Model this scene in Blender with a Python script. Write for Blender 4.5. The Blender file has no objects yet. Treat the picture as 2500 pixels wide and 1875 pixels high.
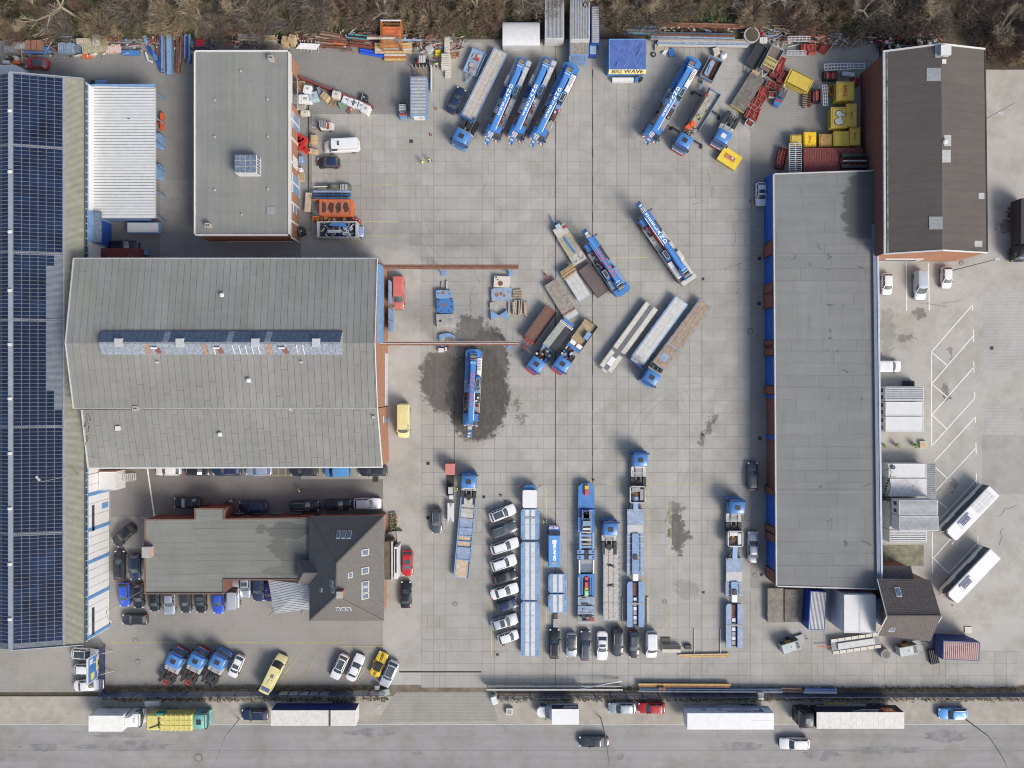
import bpy,math,random
from mathutils import Vector,Matrix
from math import radians as rad,sin,cos,pi
R=random.Random(11)
sc=bpy.context.scene
S,H,CX,CY=.068,132.,1250.,937.5
cam=bpy.data.objects.new('camera',bpy.data.cameras.new('camera'))
sc.collection.objects.link(cam)
cam.location=(0,0,H)
cam.data.sensor_width=36
cam.data.lens=18*H/(CX*S)
cam.data.clip_end=2000
sc.camera=cam
SUN_EL,SUN_AZ=40.,(0.72,-0.69)
w=bpy.data.worlds.new("World");sc.world=w;w.use_nodes=True
nt=w.node_tree;nt.nodes.clear()
sky=nt.nodes.new('ShaderNodeTexSky');sky.sky_type='NISHITA';sky.sun_disc=False
sky.sun_elevation=rad(SUN_EL);sky.sun_rotation=math.atan2(SUN_AZ[0],SUN_AZ[1])
sky.air_density=1.0;sky.dust_density=3.5;sky.ozone_density=1.0
bg=nt.nodes.new('ShaderNodeBackground');bg.inputs[1].default_value=.135
wo=nt.nodes.new('ShaderNodeOutputWorld')
nt.links.new(sky.outputs[0],bg.inputs[0]);nt.links.new(bg.outputs[0],wo.inputs[0])
sl=bpy.data.lights.new('sun','SUN');sl.energy=2.5;sl.angle=rad(22);sl.color=(1,.95,.87)
so=bpy.data.objects.new('sun',sl);sc.collection.objects.link(so)
d=Vector((SUN_AZ[0]*cos(rad(SUN_EL)),SUN_AZ[1]*cos(rad(SUN_EL)),sin(rad(SUN_EL))))
so.rotation_euler=d.to_track_quat('Z','Y').to_euler()
sc.view_settings.view_transform='Standard';sc.view_settings.look='None'
sc.view_settings.gamma=1;sc.view_settings.use_curve_mapping=False
sc.view_settings.exposure=0.31;sc.cycles.filter_width=1.05
C=sc.collection
def W(px,py,h=0.):
 k=S*(H-h)/H
 return((px-CX)*k,(CY-py)*k)
def P(px,py,h=0.):
 x,y=W(px,py,h);return Vector((x,y,h))
def Z(r,c,x,y):
 return([0,620,1240,1860][c]+x/3.456,{0:0,1:460,3:920,4:1395}[r]+y/3.456)
def PH(r,c,x,y,h=0.):
 return P(*Z(r,c,x,y),h)
_M={}
class NB:
 def __init__(s,m):s.m=m;m.use_nodes=True;s.nt=m.node_tree;s.b=s.nt.nodes['Principled BSDF']
 def n(s,t,**k):
  x=s.nt.nodes.new(t)
  for a,v in k.items():setattr(x,a,v)
  return x
 def l(s,a,b):s.nt.links.new(a,b)
 def pos(s):
  if not hasattr(s,'_p'):s._p=s.n('ShaderNodeNewGeometry').outputs['Position']
  return s._p
 def obj(s):
  if not hasattr(s,'_o'):s._o=s.n('ShaderNodeTexCoord').outputs['Object']
  return s._o
 def noise(s,v,sc_,det=4,rough=.6):
  x=s.n('ShaderNodeTexNoise');x.inputs['Scale'].default_value=sc_;x.inputs['Detail'].default_value=det
  x.inputs['Roughness'].default_value=rough;s.l(v,x.inputs['Vector']);return x.outputs['Fac']
 def rng(s,v,a,b,c=0.,d=1.):
  x=s.n('ShaderNodeMapRange');x.inputs[1].default_value=a;x.inputs[2].default_value=b
  x.inputs[3].default_value=c;x.inputs[4].default_value=d;s.l(v,x.inputs[0]);return x.outputs[0]
 def mul(s,a,b,op='MULTIPLY'):
  x=s.n('ShaderNodeMath',operation=op)
  for i,q in enumerate((a,b)):
   if isinstance(q,(int,float)):x.inputs[i].default_value=q
   else:s.l(q,x.inputs[i])
  return x.outputs[0]
 def mix(s,f,a,b,bt='MIX'):
  x=s.n('ShaderNodeMix',data_type='RGBA',blend_type=bt)
  for i,q in((0,f),(6,a),(7,b)):
   if isinstance(q,(int,float)):x.inputs[i].default_value=q
   elif isinstance(q,(tuple,list)):x.inputs[i].default_value=(*q[:3],1)
   else:s.l(q,x.inputs[i])
  return x.outputs[2]
 def vscale(s,v,k):
  x=s.n('ShaderNodeVectorMath',operation='MULTIPLY');s.l(v,x.inputs[0]);x.inputs[1].default_value=k;return x.outputs[0]
 def bump(s,h,dist=.02,st=.6):
  x=s.n('ShaderNodeBump');x.inputs['Strength'].default_value=st;x.inputs['Distance'].default_value=dist
  s.l(h,x.inputs['Height']);s.l(x.outputs[0],s.b.inputs['Normal'])
def M(name,col=(.5,.5,.5),rough=.6,metal=0.,var=.18,nsc=1.3,dirt=0.,dcol=(.12,.10,.08),world=False,bump=0.,coat=0.,fine=0.):
 if name in _M:return _M[name]
 m=bpy.data.materials.new(name);_M[name]=m
 b=NB(m);v=b.pos()if world else b.obj()
 f=b.rng(b.noise(v,nsc),.3,.7)
 c=b.mix(f,[x*(1-var)for x in col],[min(1,x*(1+var))for x in col])
 if dirt:
  g=b.rng(b.noise(v,nsc*2.6,6,.7),.5,.72,0,dirt)
  c=b.mix(g,c,dcol)
 if fine:
  g=b.rng(b.noise(v,30,3,.8),.3,.7,1-fine,1+fine)
  c2=b.n('ShaderNodeVectorMath',operation='SCALE');b.l(c,c2.inputs[0]);b.l(g,c2.inputs['Scale']);c=c2.outputs[0]
 b.l(c,b.b.inputs['Base Color'])
 b.b.inputs['Roughness'].default_value=rough;b.b.inputs['Metallic'].default_value=metal
 if coat:b.b.inputs['Coat Weight'].default_value=coat;b.b.inputs['Coat Roughness'].default_value=.08
 if bump:b.bump(b.noise(v,14,5,.7),bump)
 return m
class MB:
 def __init__(s):s.v=[];s.f=[];s.m=[];s.mats=[];s.T=None
 def add(s,vs,fs,m):
  o=len(s.v)
  if s.T:vs=[s.T@Vector(p)for p in vs]
  s.v+=[tuple(p)for p in vs]
  if m not in s.mats:s.mats.append(m)
  i=s.mats.index(m)
  for f in fs:s.f.append([o+k for k in f]);s.m.append(i)
  return s
 def prism(s,poly,z0,z1,m,top=None):
  n=len(poly);t=top or poly
  vs=[(p[0],p[1],z0)for p in poly]+[(p[0],p[1],z1)for p in t]
  a=sum(poly[i][0]*poly[(i+1)%n][1]-poly[(i+1)%n][0]*poly[i][1]for i in range(n))
  fs=[list(range(n))[::-1],list(range(n,2*n))]+[[i,(i+1)%n,n+(i+1)%n,n+i]for i in range(n)]
  if a<0:fs=[f[::-1]for f in fs]
  return s.add(vs,fs,m)
 def box(s,x0,y0,z0,x1,y1,z1,m,ch=0.,tp=0.):
  if x0>x1:x0,x1=x1,x0
  if y0>y1:y0,y1=y1,y0
  if z0>z1:z0,z1=z1,z0
  def rp(i):
   a,b,c,e=x0+i,y0+i,x1-i,y1-i
   if not ch:return[(a,b),(c,b),(c,e),(a,e)]
   return[(a+ch,b),(c-ch,b),(c,b+ch),(c,e-ch),(c-ch,e),(a+ch,e),(a,e-ch),(a,b+ch)]
  if tp:
   s.prism(rp(0),z0,z1-tp,m);return s.prism(rp(0),z1-tp,z1,m,rp(tp))
  return s.prism(rp(0),z0,z1,m)
 def hexa(s,q0,q1,m):
  return s.add(list(q0)+list(q1),[[3,2,1,0],[4,5,6,7],[0,1,5,4],[1,2,6,5],[2,3,7,6],[3,0,4,7]],m)
 def bar(s,a,b,wd,hg,m):
  a,b=Vector(a),Vector(b);d=(b-a)
  if d.length<1e-6:return s
  d.normalize();up=Vector((0,0,1))if abs(d.z)<.95 else Vector((1,0,0))
  sd=d.cross(up).normalized()*wd/2;u=sd.cross(d).normalized()*hg/2
  q=[-sd-u,sd-u,sd+u,-sd+u]
  return s.hexa([a+x for x in q],[b+x for x in q],m)
 def cyl(s,a,b,r,n,m,r2=None):
  a,b=Vector(a),Vector(b);d=(b-a).normalized();r2=r if r2 is None else r2
  up=Vector((0,0,1))if abs(d.z)<.95 else Vector((1,0,0))
  x=d.cross(up).normalized();y=d.cross(x)
  vs=[a+(x*cos(2*pi*i/n)+y*sin(2*pi*i/n))*r for i in range(n)]
  vs+=[b+(x*cos(2*pi*i/n)+y*sin(2*pi*i/n))*r2 for i in range(n)]
  fs=[list(range(n)),list(range(2*n-1,n-1,-1))]+[[i,n+i,n+(i+1)%n,(i+1)%n]for i in range(n)]
  return s.add(vs,fs,m)
 def tube(s,pts,r,n,m):
  for a,b in zip(pts,pts[1:]):s.cyl(a,b,r,n,m)
  return s
 def blob(s,c,rx,ry,rz,m,n=7,k=4,j=.15,rr=R):
  vs=[(c[0],c[1],c[2]+rz)]
  for a in range(1,k):
   for b in range(n):
    t=pi*a/k;q=2*pi*b/n;e=1+rr.uniform(-j,j)
    vs.append((c[0]+rx*sin(t)*cos(q)*e,c[1]+ry*sin(t)*sin(q)*e,c[2]+rz*cos(t)*e))
  vs.append((c[0],c[1],c[2]-rz));L=len(vs)-1;fs=[]
  for b in range(n):
   fs.append([0,1+b,1+(b+1)%n]);fs.append([L,L-n+(b+1)%n,L-n+b])
   for a in range(k-2):
    p=1+a*n;fs.append([p+b,p+n+b,p+n+(b+1)%n,p+(b+1)%n])
  return s.add(vs,fs,m)
 def mesh(s,name,smooth=0):
  me=bpy.data.meshes.new(name);me.from_pydata(s.v,[],s.f)
  for m in s.mats:me.materials.append(m)
  me.polygons.foreach_set('material_index',s.m)
  if smooth:
   me.polygons.foreach_set('use_smooth',[True]*len(s.f));me.set_sharp_from_angle(angle=rad(smooth))
  me.update();return me
def link(name,me,parent=None,loc=(0,0,0),rz=0.,label=None,kind=None):
 o=bpy.data.objects.new(name,me);C.objects.link(o);o.location=loc
 if rz:o.rotation_euler=(0,0,rz)
 if parent:o.parent=parent
 if label:o['label']=label
 if kind:o['kind']=kind
 return o
def put(name,mb,parent=None,smooth=0,label=None,kind=None,loc=(0,0,0),rz=0.):
 return link(name,mb.mesh(name,smooth),parent,loc,rz,label,kind)
def tag(o,label,cat,group=None):
 o['label']=label;o['category']=cat
 if group:o['group']=group
 return o
G0=.03
def thing(name,label,cat,x=0.,y=0.,z=0.,ang=0.,group=None):
 o=bpy.data.objects.new(name,None);C.objects.link(o);o.empty_display_size=.3
 o.location=(x,y,z);o.rotation_euler=(0,0,rad(ang))
 return tag(o,label,cat,group)
class T:
 """a reusable thing: parts [name, mesh, loc, rz, subparts, label]"""
 def __init__(s):s.p=[]
 def part(s,name,mb,smooth=0,loc=(0,0,0),rz=0.,label=None,of=None):
  q=[name,mb.mesh(name,smooth)if isinstance(mb,MB)else mb,loc,rz,[],label]
  (of[4]if of else s.p).append(q);return q
 def sub(s,of,name,mb,smooth=0,loc=(0,0,0),rz=0.):return s.part(name,mb,smooth,loc,rz,None,of)
def inst(t,name,label,cat,x,y,ang,z=G0,group=None):
 e=thing(name,label,cat,x,y,z,ang,group)
 for n,me,loc,rz,sub,lb in t.p:
  o=link(n,me,e,loc,rz,lb)
  for q in sub:link(q[0],q[1],o,q[2],q[3])
 return e
def clip(poly,v,lim,sgn):
 out=[];n=len(poly)
 for i in range(n):
  a,b=poly[i],poly[(i+1)%n];da,db=(a.dot(v)-lim)*sgn,(b.dot(v)-lim)*sgn
  if da>=0:out.append(a)
  if(da>=0)!=(db>=0):out.append(a.lerp(b,da/(da-db)))
 return out
def normal(poly):
 n=Vector((0,0,0))
 for i in range(len(poly)):n+=poly[i].cross(poly[(i+1)%len(poly)])
 n.normalize();return n if n.z>=0 else-n
def bands(poly,dirv,step,gap=.02,off=0.):
 n=normal(poly);v=(dirv-n*dirv.dot(n)).normalized()
 t0=min(p.dot(v)for p in poly)+off;t1=max(p.dot(v)for p in poly);k=0
 while t0+k*step<t1-.01:
  a=t0+k*step;b=a+step-gap
  q=clip(clip(poly,v,a,1),v,b,-1)
  if len(q)>2:yield q,a,b,v,n
  k+=1
def plate(mb,q,n,m,lo,hi=None,v=None,a=0,b=1,base=0.):
 """polygon q raised by lo (at a) .. hi (at b) with a skirt"""
 hi=lo if hi is None else hi;L=len(q)
 if q[0].cross(q[1]).length<0:q=q[::-1]
 nn=Vector((0,0,0))
 for i in range(L):nn+=q[i].cross(q[(i+1)%L])
 if nn.dot(n)<0:q=q[::-1]
 top=[p+n*(lo if v is None else lo+(hi-lo)*(p.dot(v)-a)/max(1e-6,b-a))for p in q]
 bot=[p-n*base for p in q]
 mb.add(bot+top,[list(range(L,2*L))]+[[i,(i+1)%L,L+(i+1)%L,L+i]for i in range(L)],m)
def text_mesh(s,size,m,depth=.01,ls=1.):
 cu=bpy.data.curves.new('lettering','FONT');cu.body=s;cu.size=size;cu.extrude=depth
 cu.align_x='CENTER';cu.align_y='CENTER';cu.resolution_u=2;cu.space_line=ls;cu.offset=size*.02
 o=bpy.data.objects.new('lettering',cu);C.objects.link(o)
 me=bpy.data.meshes.new_from_object(o.evaluated_get(bpy.context.evaluated_depsgraph_get()))
 me.name='lettering';me.materials.clear();me.materials.append(m)
 bpy.data.objects.remove(o);return me
def put_text(s,size,m,parent,loc,rot=(0,0,0),sx=1.,ls=1.):
 o=link('lettering',text_mesh(s,size,m,ls=ls),parent,loc);o.rotation_euler=rot;o.scale=(sx,1,1);return o
GLASS=M('window_glass',(.055,.07,.075),.05,var=.4,nsc=2)
GLASS.node_tree.nodes['Principled BSDF'].inputs['IOR'].default_value=1.9
TYRE=M('tyre_rubber',(.025,.025,.027),.85)
RIM=M('wheel_metal',(.35,.36,.38),.4,.6)
DARK=M('dark_plastic',(.03,.032,.036),.6)
CHROME=M('bare_metal',(.5,.51,.53),.35,.8)
HEADL=M('lamp_glass',(.65,.68,.7),.15)
TAILL=M('tail_lamp_red',(.45,.02,.02),.25)
BLUE=M('crane_blue',(.06,.19,.46),.4,var=.16,nsc=.9,dirt=.25,dcol=(.10,.16,.30),coat=.2)
BLUE2=M('light_blue_paint',(.175,.29,.48),.5,var=.15,dirt=.3,dcol=(.2,.24,.3),coat=.1)
BLUED=M('deep_blue_paint',(.02,.07,.28),.45,var=.15,dirt=.3)
BLUEW=M('worn_blue_steel',(.24,.31,.43),.6,var=.25,dirt=.55,dcol=(.17,.17,.18))
WHITE=M('white_paint',(.66,.67,.68),.45,var=.05,dirt=.12,dcol=(.5,.48,.44))
WHITED=M('dirty_white_sheet',(.72,.71,.68),.5,var=.08,nsc=.8,dirt=.45,dcol=(.42,.40,.36))
BEIGE=M('beige_panel',(.52,.50,.44),.6,var=.12,dirt=.3,dcol=(.3,.28,.24))
GREY=M('grey_steel',(.27,.28,.29),.55,var=.15,dirt=.35)
GREYL=M('light_grey_steel',(.44,.45,.46),.5,var=.1,dirt=.3,dcol=(.25,.25,.25))
RED=M('red_paint',(.36,.045,.04),.45,var=.2,dirt=.25)
RUST=M('rusty_steel',(.17,.075,.045),.85,var=.35,nsc=2,dirt=.4,dcol=(.06,.04,.035))
RUSTB=M('brown_beam_steel',(.22,.11,.07),.8,var=.3,nsc=2,dirt=.4,dcol=(.12,.07,.05))
ORANGE=M('orange_paint',(.55,.14,.05),.6,var=.2,dirt=.35,dcol=(.2,.06,.03))
YEL=M('yellow_paint',(.52,.39,.065),.55,var=.15,nsc=1,dirt=.35,dcol=(.32,.22,.07))
WOODL=M('fresh_timber',(.50,.37,.22),.8,var=.25,nsc=3)
WOOD=M('weathered_timber',(.26,.20,.14),.85,var=.35,nsc=3,dirt=.3)
PLANKG=M('grey_deck_plank',(.40,.38,.34),.8,var=.2,nsc=2.5,dirt=.5,dcol=(.28,.23,.17))
PLANKR=M('red_brown_plank',(.15,.085,.065),.85,var=.3,nsc=3,dirt=.4)
CONC=M('raw_concrete',(.36,.355,.335),.9,var=.2,nsc=1.2,dirt=.5,dcol=(.2,.2,.17),world=True,fine=.12)
HIVIS=M('hi_vis_fabric',(.62,.80,.08),.7,var=.1)
CLOTH=M('dark_clothing',(.03,.035,.05),.9)
SKIN=M('skin',(.45,.27,.19),.6)
PLAST=M('white_plastic_film',(.62,.64,.66),.35,var=.15,nsc=4)
GREEN=M('dark_green_leaf',(.05,.085,.025),.6,var=.5,nsc=4)
def ell(b,pv,cx,cy,rx,ry,rot,soft=.12):
 a=b.n('ShaderNodeVectorMath',operation='SUBTRACT');b.l(pv,a.inputs[0]);a.inputs[1].default_value=(cx,cy,0)
 r=b.n('ShaderNodeVectorRotate',rotation_type='Z_AXIS');b.l(a.outputs[0],r.inputs['Vector']);r.inputs['Angle'].default_value=-rot
 q=b.vscale(r.outputs[0],(1/rx,1/ry,0));l_=b.n('ShaderNodeVectorMath',operation='LENGTH');b.l(q,l_.inputs[0])
 return b.rng(l_.outputs['Value'],1,1-soft)
WET=[(1165,960,78,122,0,.80),(1085,935,58,80,0.3,.66),(1190,880,52,85,0,.72),(1135,845,60,40,0,.5),(1150,800,34,30,0,.6),(1652,1300,20,56,.1,.75),(1650,1240,20,12,0,.5),(1668,1310,22,16,0,.7),(1725,1050,7,46,-.5,.6),(1262,985,14,9,0,.45),(1268,1022,16,11,0,.45),(2245,762,17,12,0,.55),(2212,825,20,9,.2,.5),(2320,860,6,16,.1,.5),(2310,960,8,22,.1,.6),(2460,555,30,14,-.3,.55),(2460,520,8,8,0,.6),(2325,1185,12,12,0,.6),(1815,1240,60,200,0,.0),(860,480,80,120,0,.12),(1680,1440,30,22,0,.25),(2165,810,20,60,0,.3)]
def concrete(name,base,cell=None,wet=True,streak=0):
 m=bpy.data.materials.new(name);b=NB(m);p=b.pos()
 big=b.rng(b.noise(p,.045,3),.35,.65);med=b.rng(b.noise(p,.5,6,.65),.32,.68)
 c=b.mix(big,[x*.90 for x in base],[base[0]*1.04,base[1]*1.035,base[2]*1.02])
 c=b.mix(b.mul(med,.5),c,[x*.80 for x in base])
 grime=b.rng(b.noise(b.vscale(p,(1,1,1)),.16,8,.72),.46,.72,0,.75)
 c=b.mix(grime,c,(base[0]*.55,base[1]*.53,base[2]*.44))
 fine=b.noise(p,9,5,.8);c=b.mix(b.rng(fine,.42,.8,0,.30),c,[x*.66 for x in base])
 if streak:c=b.mix(b.rng(b.noise(b.vscale(p,(.03,.9,1)),.9,5,.65),.4,.68,0,streak),c,[x*.62 for x in base]);c=b.mix(b.rng(b.noise(b.vscale(p,(.25,1,1)),.6,8,.75),.55,.72,0,streak),c,[x*.5 for x in base])
 for(cx,cy,r0)in((1455,1080,16),(1700,1100,11),(1180,500,12)):
  x,y=W(cx,cy);a=b.n('ShaderNodeVectorMath',operation='SUBTRACT');b.l(p,a.inputs[0]);a.inputs[1].default_value=(x,y,0)
  l_=b.n('ShaderNodeVectorMath',operation='LENGTH');b.l(a.outputs[0],l_.inputs[0])
  s_=b.mul(b.mul(l_.outputs['Value'],5.2),0.,'ADD');s_=b.mul(s_,0.,'SINE')
  k=b.mul(b.rng(s_,.75,1.),b.rng(b.mul(b.mul(l_.outputs['Value'],r0,'SUBTRACT'),0,'ABSOLUTE'),3.5,1.))
  k=b.mul(k,b.rng(b.noise(p,.12,3),.46,.6,0,.45));c=b.mix(k,c,[x*.55 for x in base])
 if cell:
  q=b.vscale(p,(1/cell[0],1/cell[1],1));a=b.n('ShaderNodeVectorMath',operation='SUBTRACT');b.l(q,a.inputs[0])
  a.inputs[1].default_value=(cell[2]/cell[0],cell[3]/cell[1],.0)
  fl=b.n('ShaderNodeVectorMath',operation='FLOOR');b.l(a.outputs[0],fl.inputs[0])
  fz=b.vscale(fl.outputs[0],(1,1,0));wn=b.n('ShaderNodeTexWhiteNoise',noise_dimensions='3D');b.l(fz,wn.inputs['Vector'])
  c=b.mix(b.rng(wn.outputs['Value'],0,1,0,.45),c,(base[0]*.70,base[1]*.715,base[2]*.68))
 if wet:
  nz=b.n('ShaderNodeTexNoise');nz.inputs['Scale'].default_value=.9;nz.inputs['Detail'].default_value=8;nz.inputs['Roughness'].default_value=.72;b.l(p,nz.inputs['Vector'])
  o=b.n('ShaderNodeVectorMath',operation='SUBTRACT');b.l(nz.outputs['Color'],o.inputs[0]);o.inputs[1].default_value=(.5,.5,.5)
  sm=b.n('ShaderNodeVectorMath',operation='MULTIPLY_ADD');b.l(o.outputs[0],sm.inputs[0]);sm.inputs[1].default_value=(5.5,5.5,0);b.l(p,sm.inputs[2])
  tot=None
  for(px,py,rx,ry,ro,st)in WET:
   if st<=0:continue
   x,y=W(px,py);e=b.mul(ell(b,sm.outputs[0],x,y,rx*S*1.05,ry*S*1.05,ro),st)
   tot=e if tot is None else b.mul(tot,e,'MAXIMUM')
  tot=b.mul(tot,b.rng(b.noise(b.vscale(p,(1,.5,1)),1.6,6,.75),.25,.55,.85,1.12));c=b.mix(tot,c,(.040,.033,.024));b.l(b.rng(tot,0,.6,.85,.45),b.b.inputs['Roughness'])
 else:b.b.inputs['Roughness'].default_value=.88
 b.l(c,b.b.inputs['Base Color']);b.bump(fine,.01,.5);return m
GC=(.385,.375,.355)
X0,PX_,Y0_,PY_=999.,29.75,482.6,29.17
CW,CHh=PX_*S,PY_*S
ox,oy=W(X0,Y0_)
SLAB=concrete('concrete_slab_surface',GC,(CW,CHh,ox,oy-CHh*100))
LOT=concrete('poured_concrete_surface',(.40,.39,.365))
ASPH=concrete('old_asphalt',(.295,.292,.29),wet=False,streak=.45)
def pavers(name,col,sz=.24,mort=.02,dark=.75):
 m=bpy.data.materials.new(name);b=NB(m);p=b.pos()
 br=b.n('ShaderNodeTexBrick');b.l(p,br.inputs['Vector']);br.inputs['Scale'].default_value=1
 br.inputs['Brick Width'].default_value=sz*1.5;br.inputs['Row Height'].default_value=sz;br.inputs['Mortar Size'].default_value=mort
 br.inputs['Mortar Smooth'].default_value=.5
 br.inputs['Color1'].default_value=(*[x*1.03 for x in col],1);br.inputs['Color2'].default_value=(*[x*.93 for x in col],1)
 br.inputs['Mortar'].default_value=(*[x*dark for x in col],1)
 g=b.rng(b.noise(p,.09,6,.65),.45,.68,0,.55);c=b.mix(g,br.outputs['Color'],[x*.5 for x in col])
 g2=b.rng(b.noise(p,.35,5,.7),.5,.75,0,.4);c=b.mix(g2,c,(col[0]*.62,col[1]*.66,col[2]*.42));c=b.mix(b.rng(b.noise(p,5,4,.8),.4,.7,0,.4),c,[x*.7 for x in col])
 b.l(c,b.b.inputs['Base Color']);b.b.inputs['Roughness'].default_value=.9;b.bump(br.outputs['Fac'],-.01,.4);return m
PAVE=pavers('grey_block_paving',(.30,.29,.268),.26,.03)
PAVED=pavers('old_dark_block_paving',(.245,.24,.23),.26,.03)
COBB=pavers('light_cobbles',(.33,.32,.29),.24,.035,.6)
def sheet(name,poly,z,m,kind='structure',th=.0):
 mb=MB();pts=[P(*p)for p in poly]
 if th:mb.prism([(p.x,p.y)for p in pts],z-th,z,m)
 else:
  a=sum(pts[i].x*pts[(i+1)%len(pts)].y-pts[(i+1)%len(pts)].x*pts[i].y for i in range(len(pts)))
  if a<0:pts=pts[::-1]
  mb.add([(p.x,p.y,z)for p in pts],[list(range(len(pts)))],m)
 o=put(name,mb);o['kind']=kind;return o
SOIL=M('earth_and_leaf_litter',(.075,.062,.045),.95,var=.4,nsc=.5,dirt=.6,dcol=(.035,.04,.02),world=True,bump=.05,fine=.35)
VERGE=M('trodden_verge_soil',(.16,.14,.105),.95,var=.35,nsc=.6,dirt=.6,dcol=(.05,.06,.03),world=True,bump=.04,fine=.3)
PATH=M('sandy_footway',(.33,.31,.27),.95,var=.15,nsc=.4,dirt=.5,dcol=(.22,.20,.16),world=True,bump=.02,fine=.15)
def rect(x0,y0,x1,y1):return[(x0,y0),(x1,y0),(x1,y1),(x0,y1)]
g=MB();g.add([(-700,-700,-.10),(700,-700,-.10),(700,700,-.10),(-700,700,-.10)],[[0,1,2,3]],SOIL);put('ground',g,kind='structure')
sheet('block_paving',rect(-300,96,2146,1690),-.012,PAVE)
sheet('back_lane_paving',rect(-300,96,960,640),-.006,PAVED)
sheet('side_lane_asphalt',rect(390,440,735,655),0.,ASPH)
sheet('alley_asphalt',[(270,1140),(1000,1140),(1000,1262),(270,1262)],-.004,concrete('dark_alley_surface',(.20,.195,.185),wet=False))
sheet('wash_yard_concrete',rect(735,565,1033,1170),.001,LOT)
sheet('gate_area_concrete',rect(935,1165,1033,1690),0.004,LOT)
sheet('car_park_concrete',rect(2140,170,2800,1620),0.0,LOT)
sheet('car_park_block_paving',[(2400,710),(2560,710),(2560,905),(2400,905)],.006,pavers('light_hex_paving',(.41,.405,.39),.24,.03,.7))
sheet('worn_paving_patch',[(2404,990),(2490,990),(2490,1060),(2404,1060)],.006,pavers('light_hex_paving_b',(.41,.405,.39),.24,.03,.7))
sheet('concrete_patch',rect(2398,1062,2800,1206),.005,concrete('grey_screed',(.35,.34,.33),wet=False))
sheet('corner_concrete',rect(1832,1436,2142,1602),.004,SLAB)
sheet('south_lane_concrete',rect(1031,1600,2800,1684),.005,SLAB)
sheet('verge_strip',rect(250,1672,2800,1712),.02,VERGE,'structure')
sheet('footway',rect(-300,1700,2800,1769),.03,PATH)
sheet('gate_cobbles',[(966,1690),(1200,1690),(1216,1760),(920,1764)],.04,COBB)
sheet('road',rect(-300,1766,2800,2100),-.08,ASPH)
k_=MB()
kx0,_=W(-300,0);kx1,_=W(2800,0);_,ky=W(0,1767)
K=M('kerb_stone',(.42,.41,.38),.85,var=.12,world=True,fine=.1)
x=kx0
while x<kx1:k_.box(x,ky-.16,-.14,x+.98,ky,.045,K);x+=1.0
put('kerb',k_,kind='structure')
g=MB()
for yy in(1833,1873):
 _,y=W(0,yy);g.add([(kx0,y-.02,-.074),(kx1,y-.02,-.074),(kx1,y+.03,-.074),(kx0,y+.03,-.074)],[[0,1,2,3]],M('tar_seam',(.16,.16,.16),.9))
put('road_seam',g,kind='structure')
TAR=M('patch_asphalt',(.13,.13,.135),.85,var=.2,nsc=.8,world=True,fine=.2)
def patch(name,px,py,rx,ry,m,z,n=22,jag=.25,rot=0,seed=0):
 rr=random.Random(seed or int(px*7+py));pts=[]
 for i in range(n):
  t=2*pi*i/n;e=1+rr.uniform(-jag,jag);x,y=rx*cos(t)*e,ry*sin(t)*e
  pts.append((px+x*cos(rot)-y*sin(rot),py+x*sin(rot)+y*cos(rot)))
 return sheet(name,pts,z,m)
ROADP=M('worn_asphalt_patch',(.195,.195,.20),.88,var=.3,nsc=.6,world=True,fine=.25)
for a in((100,1825,46,11),(212,1824,34,6),(330,1822,85,13),(290,1796,60,6),(905,1788,58,9),(1810,1822,52,10),(2010,1842,46,14),(2160,1832,100,9),(2310,1798,50,14),(1515,1848,9,9),(1020,1840,14,5),(0,1850,10,8)):
 patch('asphalt_patch',*a,ROADP,-.0745)
BED=M('joint_dirt',(.075,.07,.06),.95,world=True)
yard=sheet('yard_pavement',[(999,103.4),(1832,103.4),(1832,1678.6),(1028.75,1678.6),(1028.75,599.3),(999,599.3),(999,570.1),(761,570.1),(761,278.4),(999,278.4)],.006,BED)
def in_yard(px,py):
 return(999<px<1832 and 104<py<1670 and not(px<1029 and py>600))or(762<px<999 and 280<py<567)or(1832<px<2140 and 1440<py<1670)or(2139<px<2500 and 1600<py<1670)
cells=[]
for i in range(-8,51):
 for j in range(-13,41):
  px,py=X0+(i+.5)*PX_,Y0_+(j+.5)*PY_
  if in_yard(px,py):cells.append((i,j,px,py))
cells.sort(key=lambda c:(abs(c[2]-1560)+abs(c[3]-940))if c[2]>1470 or c[3]<560 else 900+abs(c[2]-1300))
sm=MB();sm.box(-CW/2+.013,-CHh/2+.013,-.03,CW/2-.013,CHh/2-.013,0,SLAB);slab_me=sm.mesh('concrete_slab')
rest=MB();rr=random.Random(5)
for n_,(i,j,px,py)in enumerate(cells):
 x,y=W(px,py);dz=G0+rr.uniform(-.006,.004)
 gx=.05 if i in(12,15)else .013
 if n_<298:link('concrete_slab',slab_me,yard,(x,y,dz))
 else:
  x0,y0,x1,y1=x-CW/2+gx,y-CHh/2+.013,x+CW/2-.013,y+CHh/2-.013
  if rr.random()<.12:
   xm=(x0+x1)/2
   for a,b_ in((x0,xm-.015),(xm+.015,x1)):rest.add([(a,y0,0),(b_,y0,0),(b_,y1,0),(a,y1,0),(a,y0,dz),(b_,y0,dz),(b_,y1,dz),(a,y1,dz)],[[4,5,6,7],[0,1,5,4],[1,2,6,5],[2,3,7,6],[3,0,4,7]],SLAB)
  else:rest.add([(x0,y0,0),(x1,y0,0),(x1,y1,0),(x0,y1,0),(x0,y0,dz),(x1,y0,dz),(x1,y1,dz),(x0,y1,dz)],[[4,5,6,7],[0,1,5,4],[1,2,6,5],[2,3,7,6],[3,0,4,7]],SLAB)
put('concrete_slabs',rest,yard,kind='stuff')
CRK=M('open_joint',(.03,.028,.025),.95)
g=MB()
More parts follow.
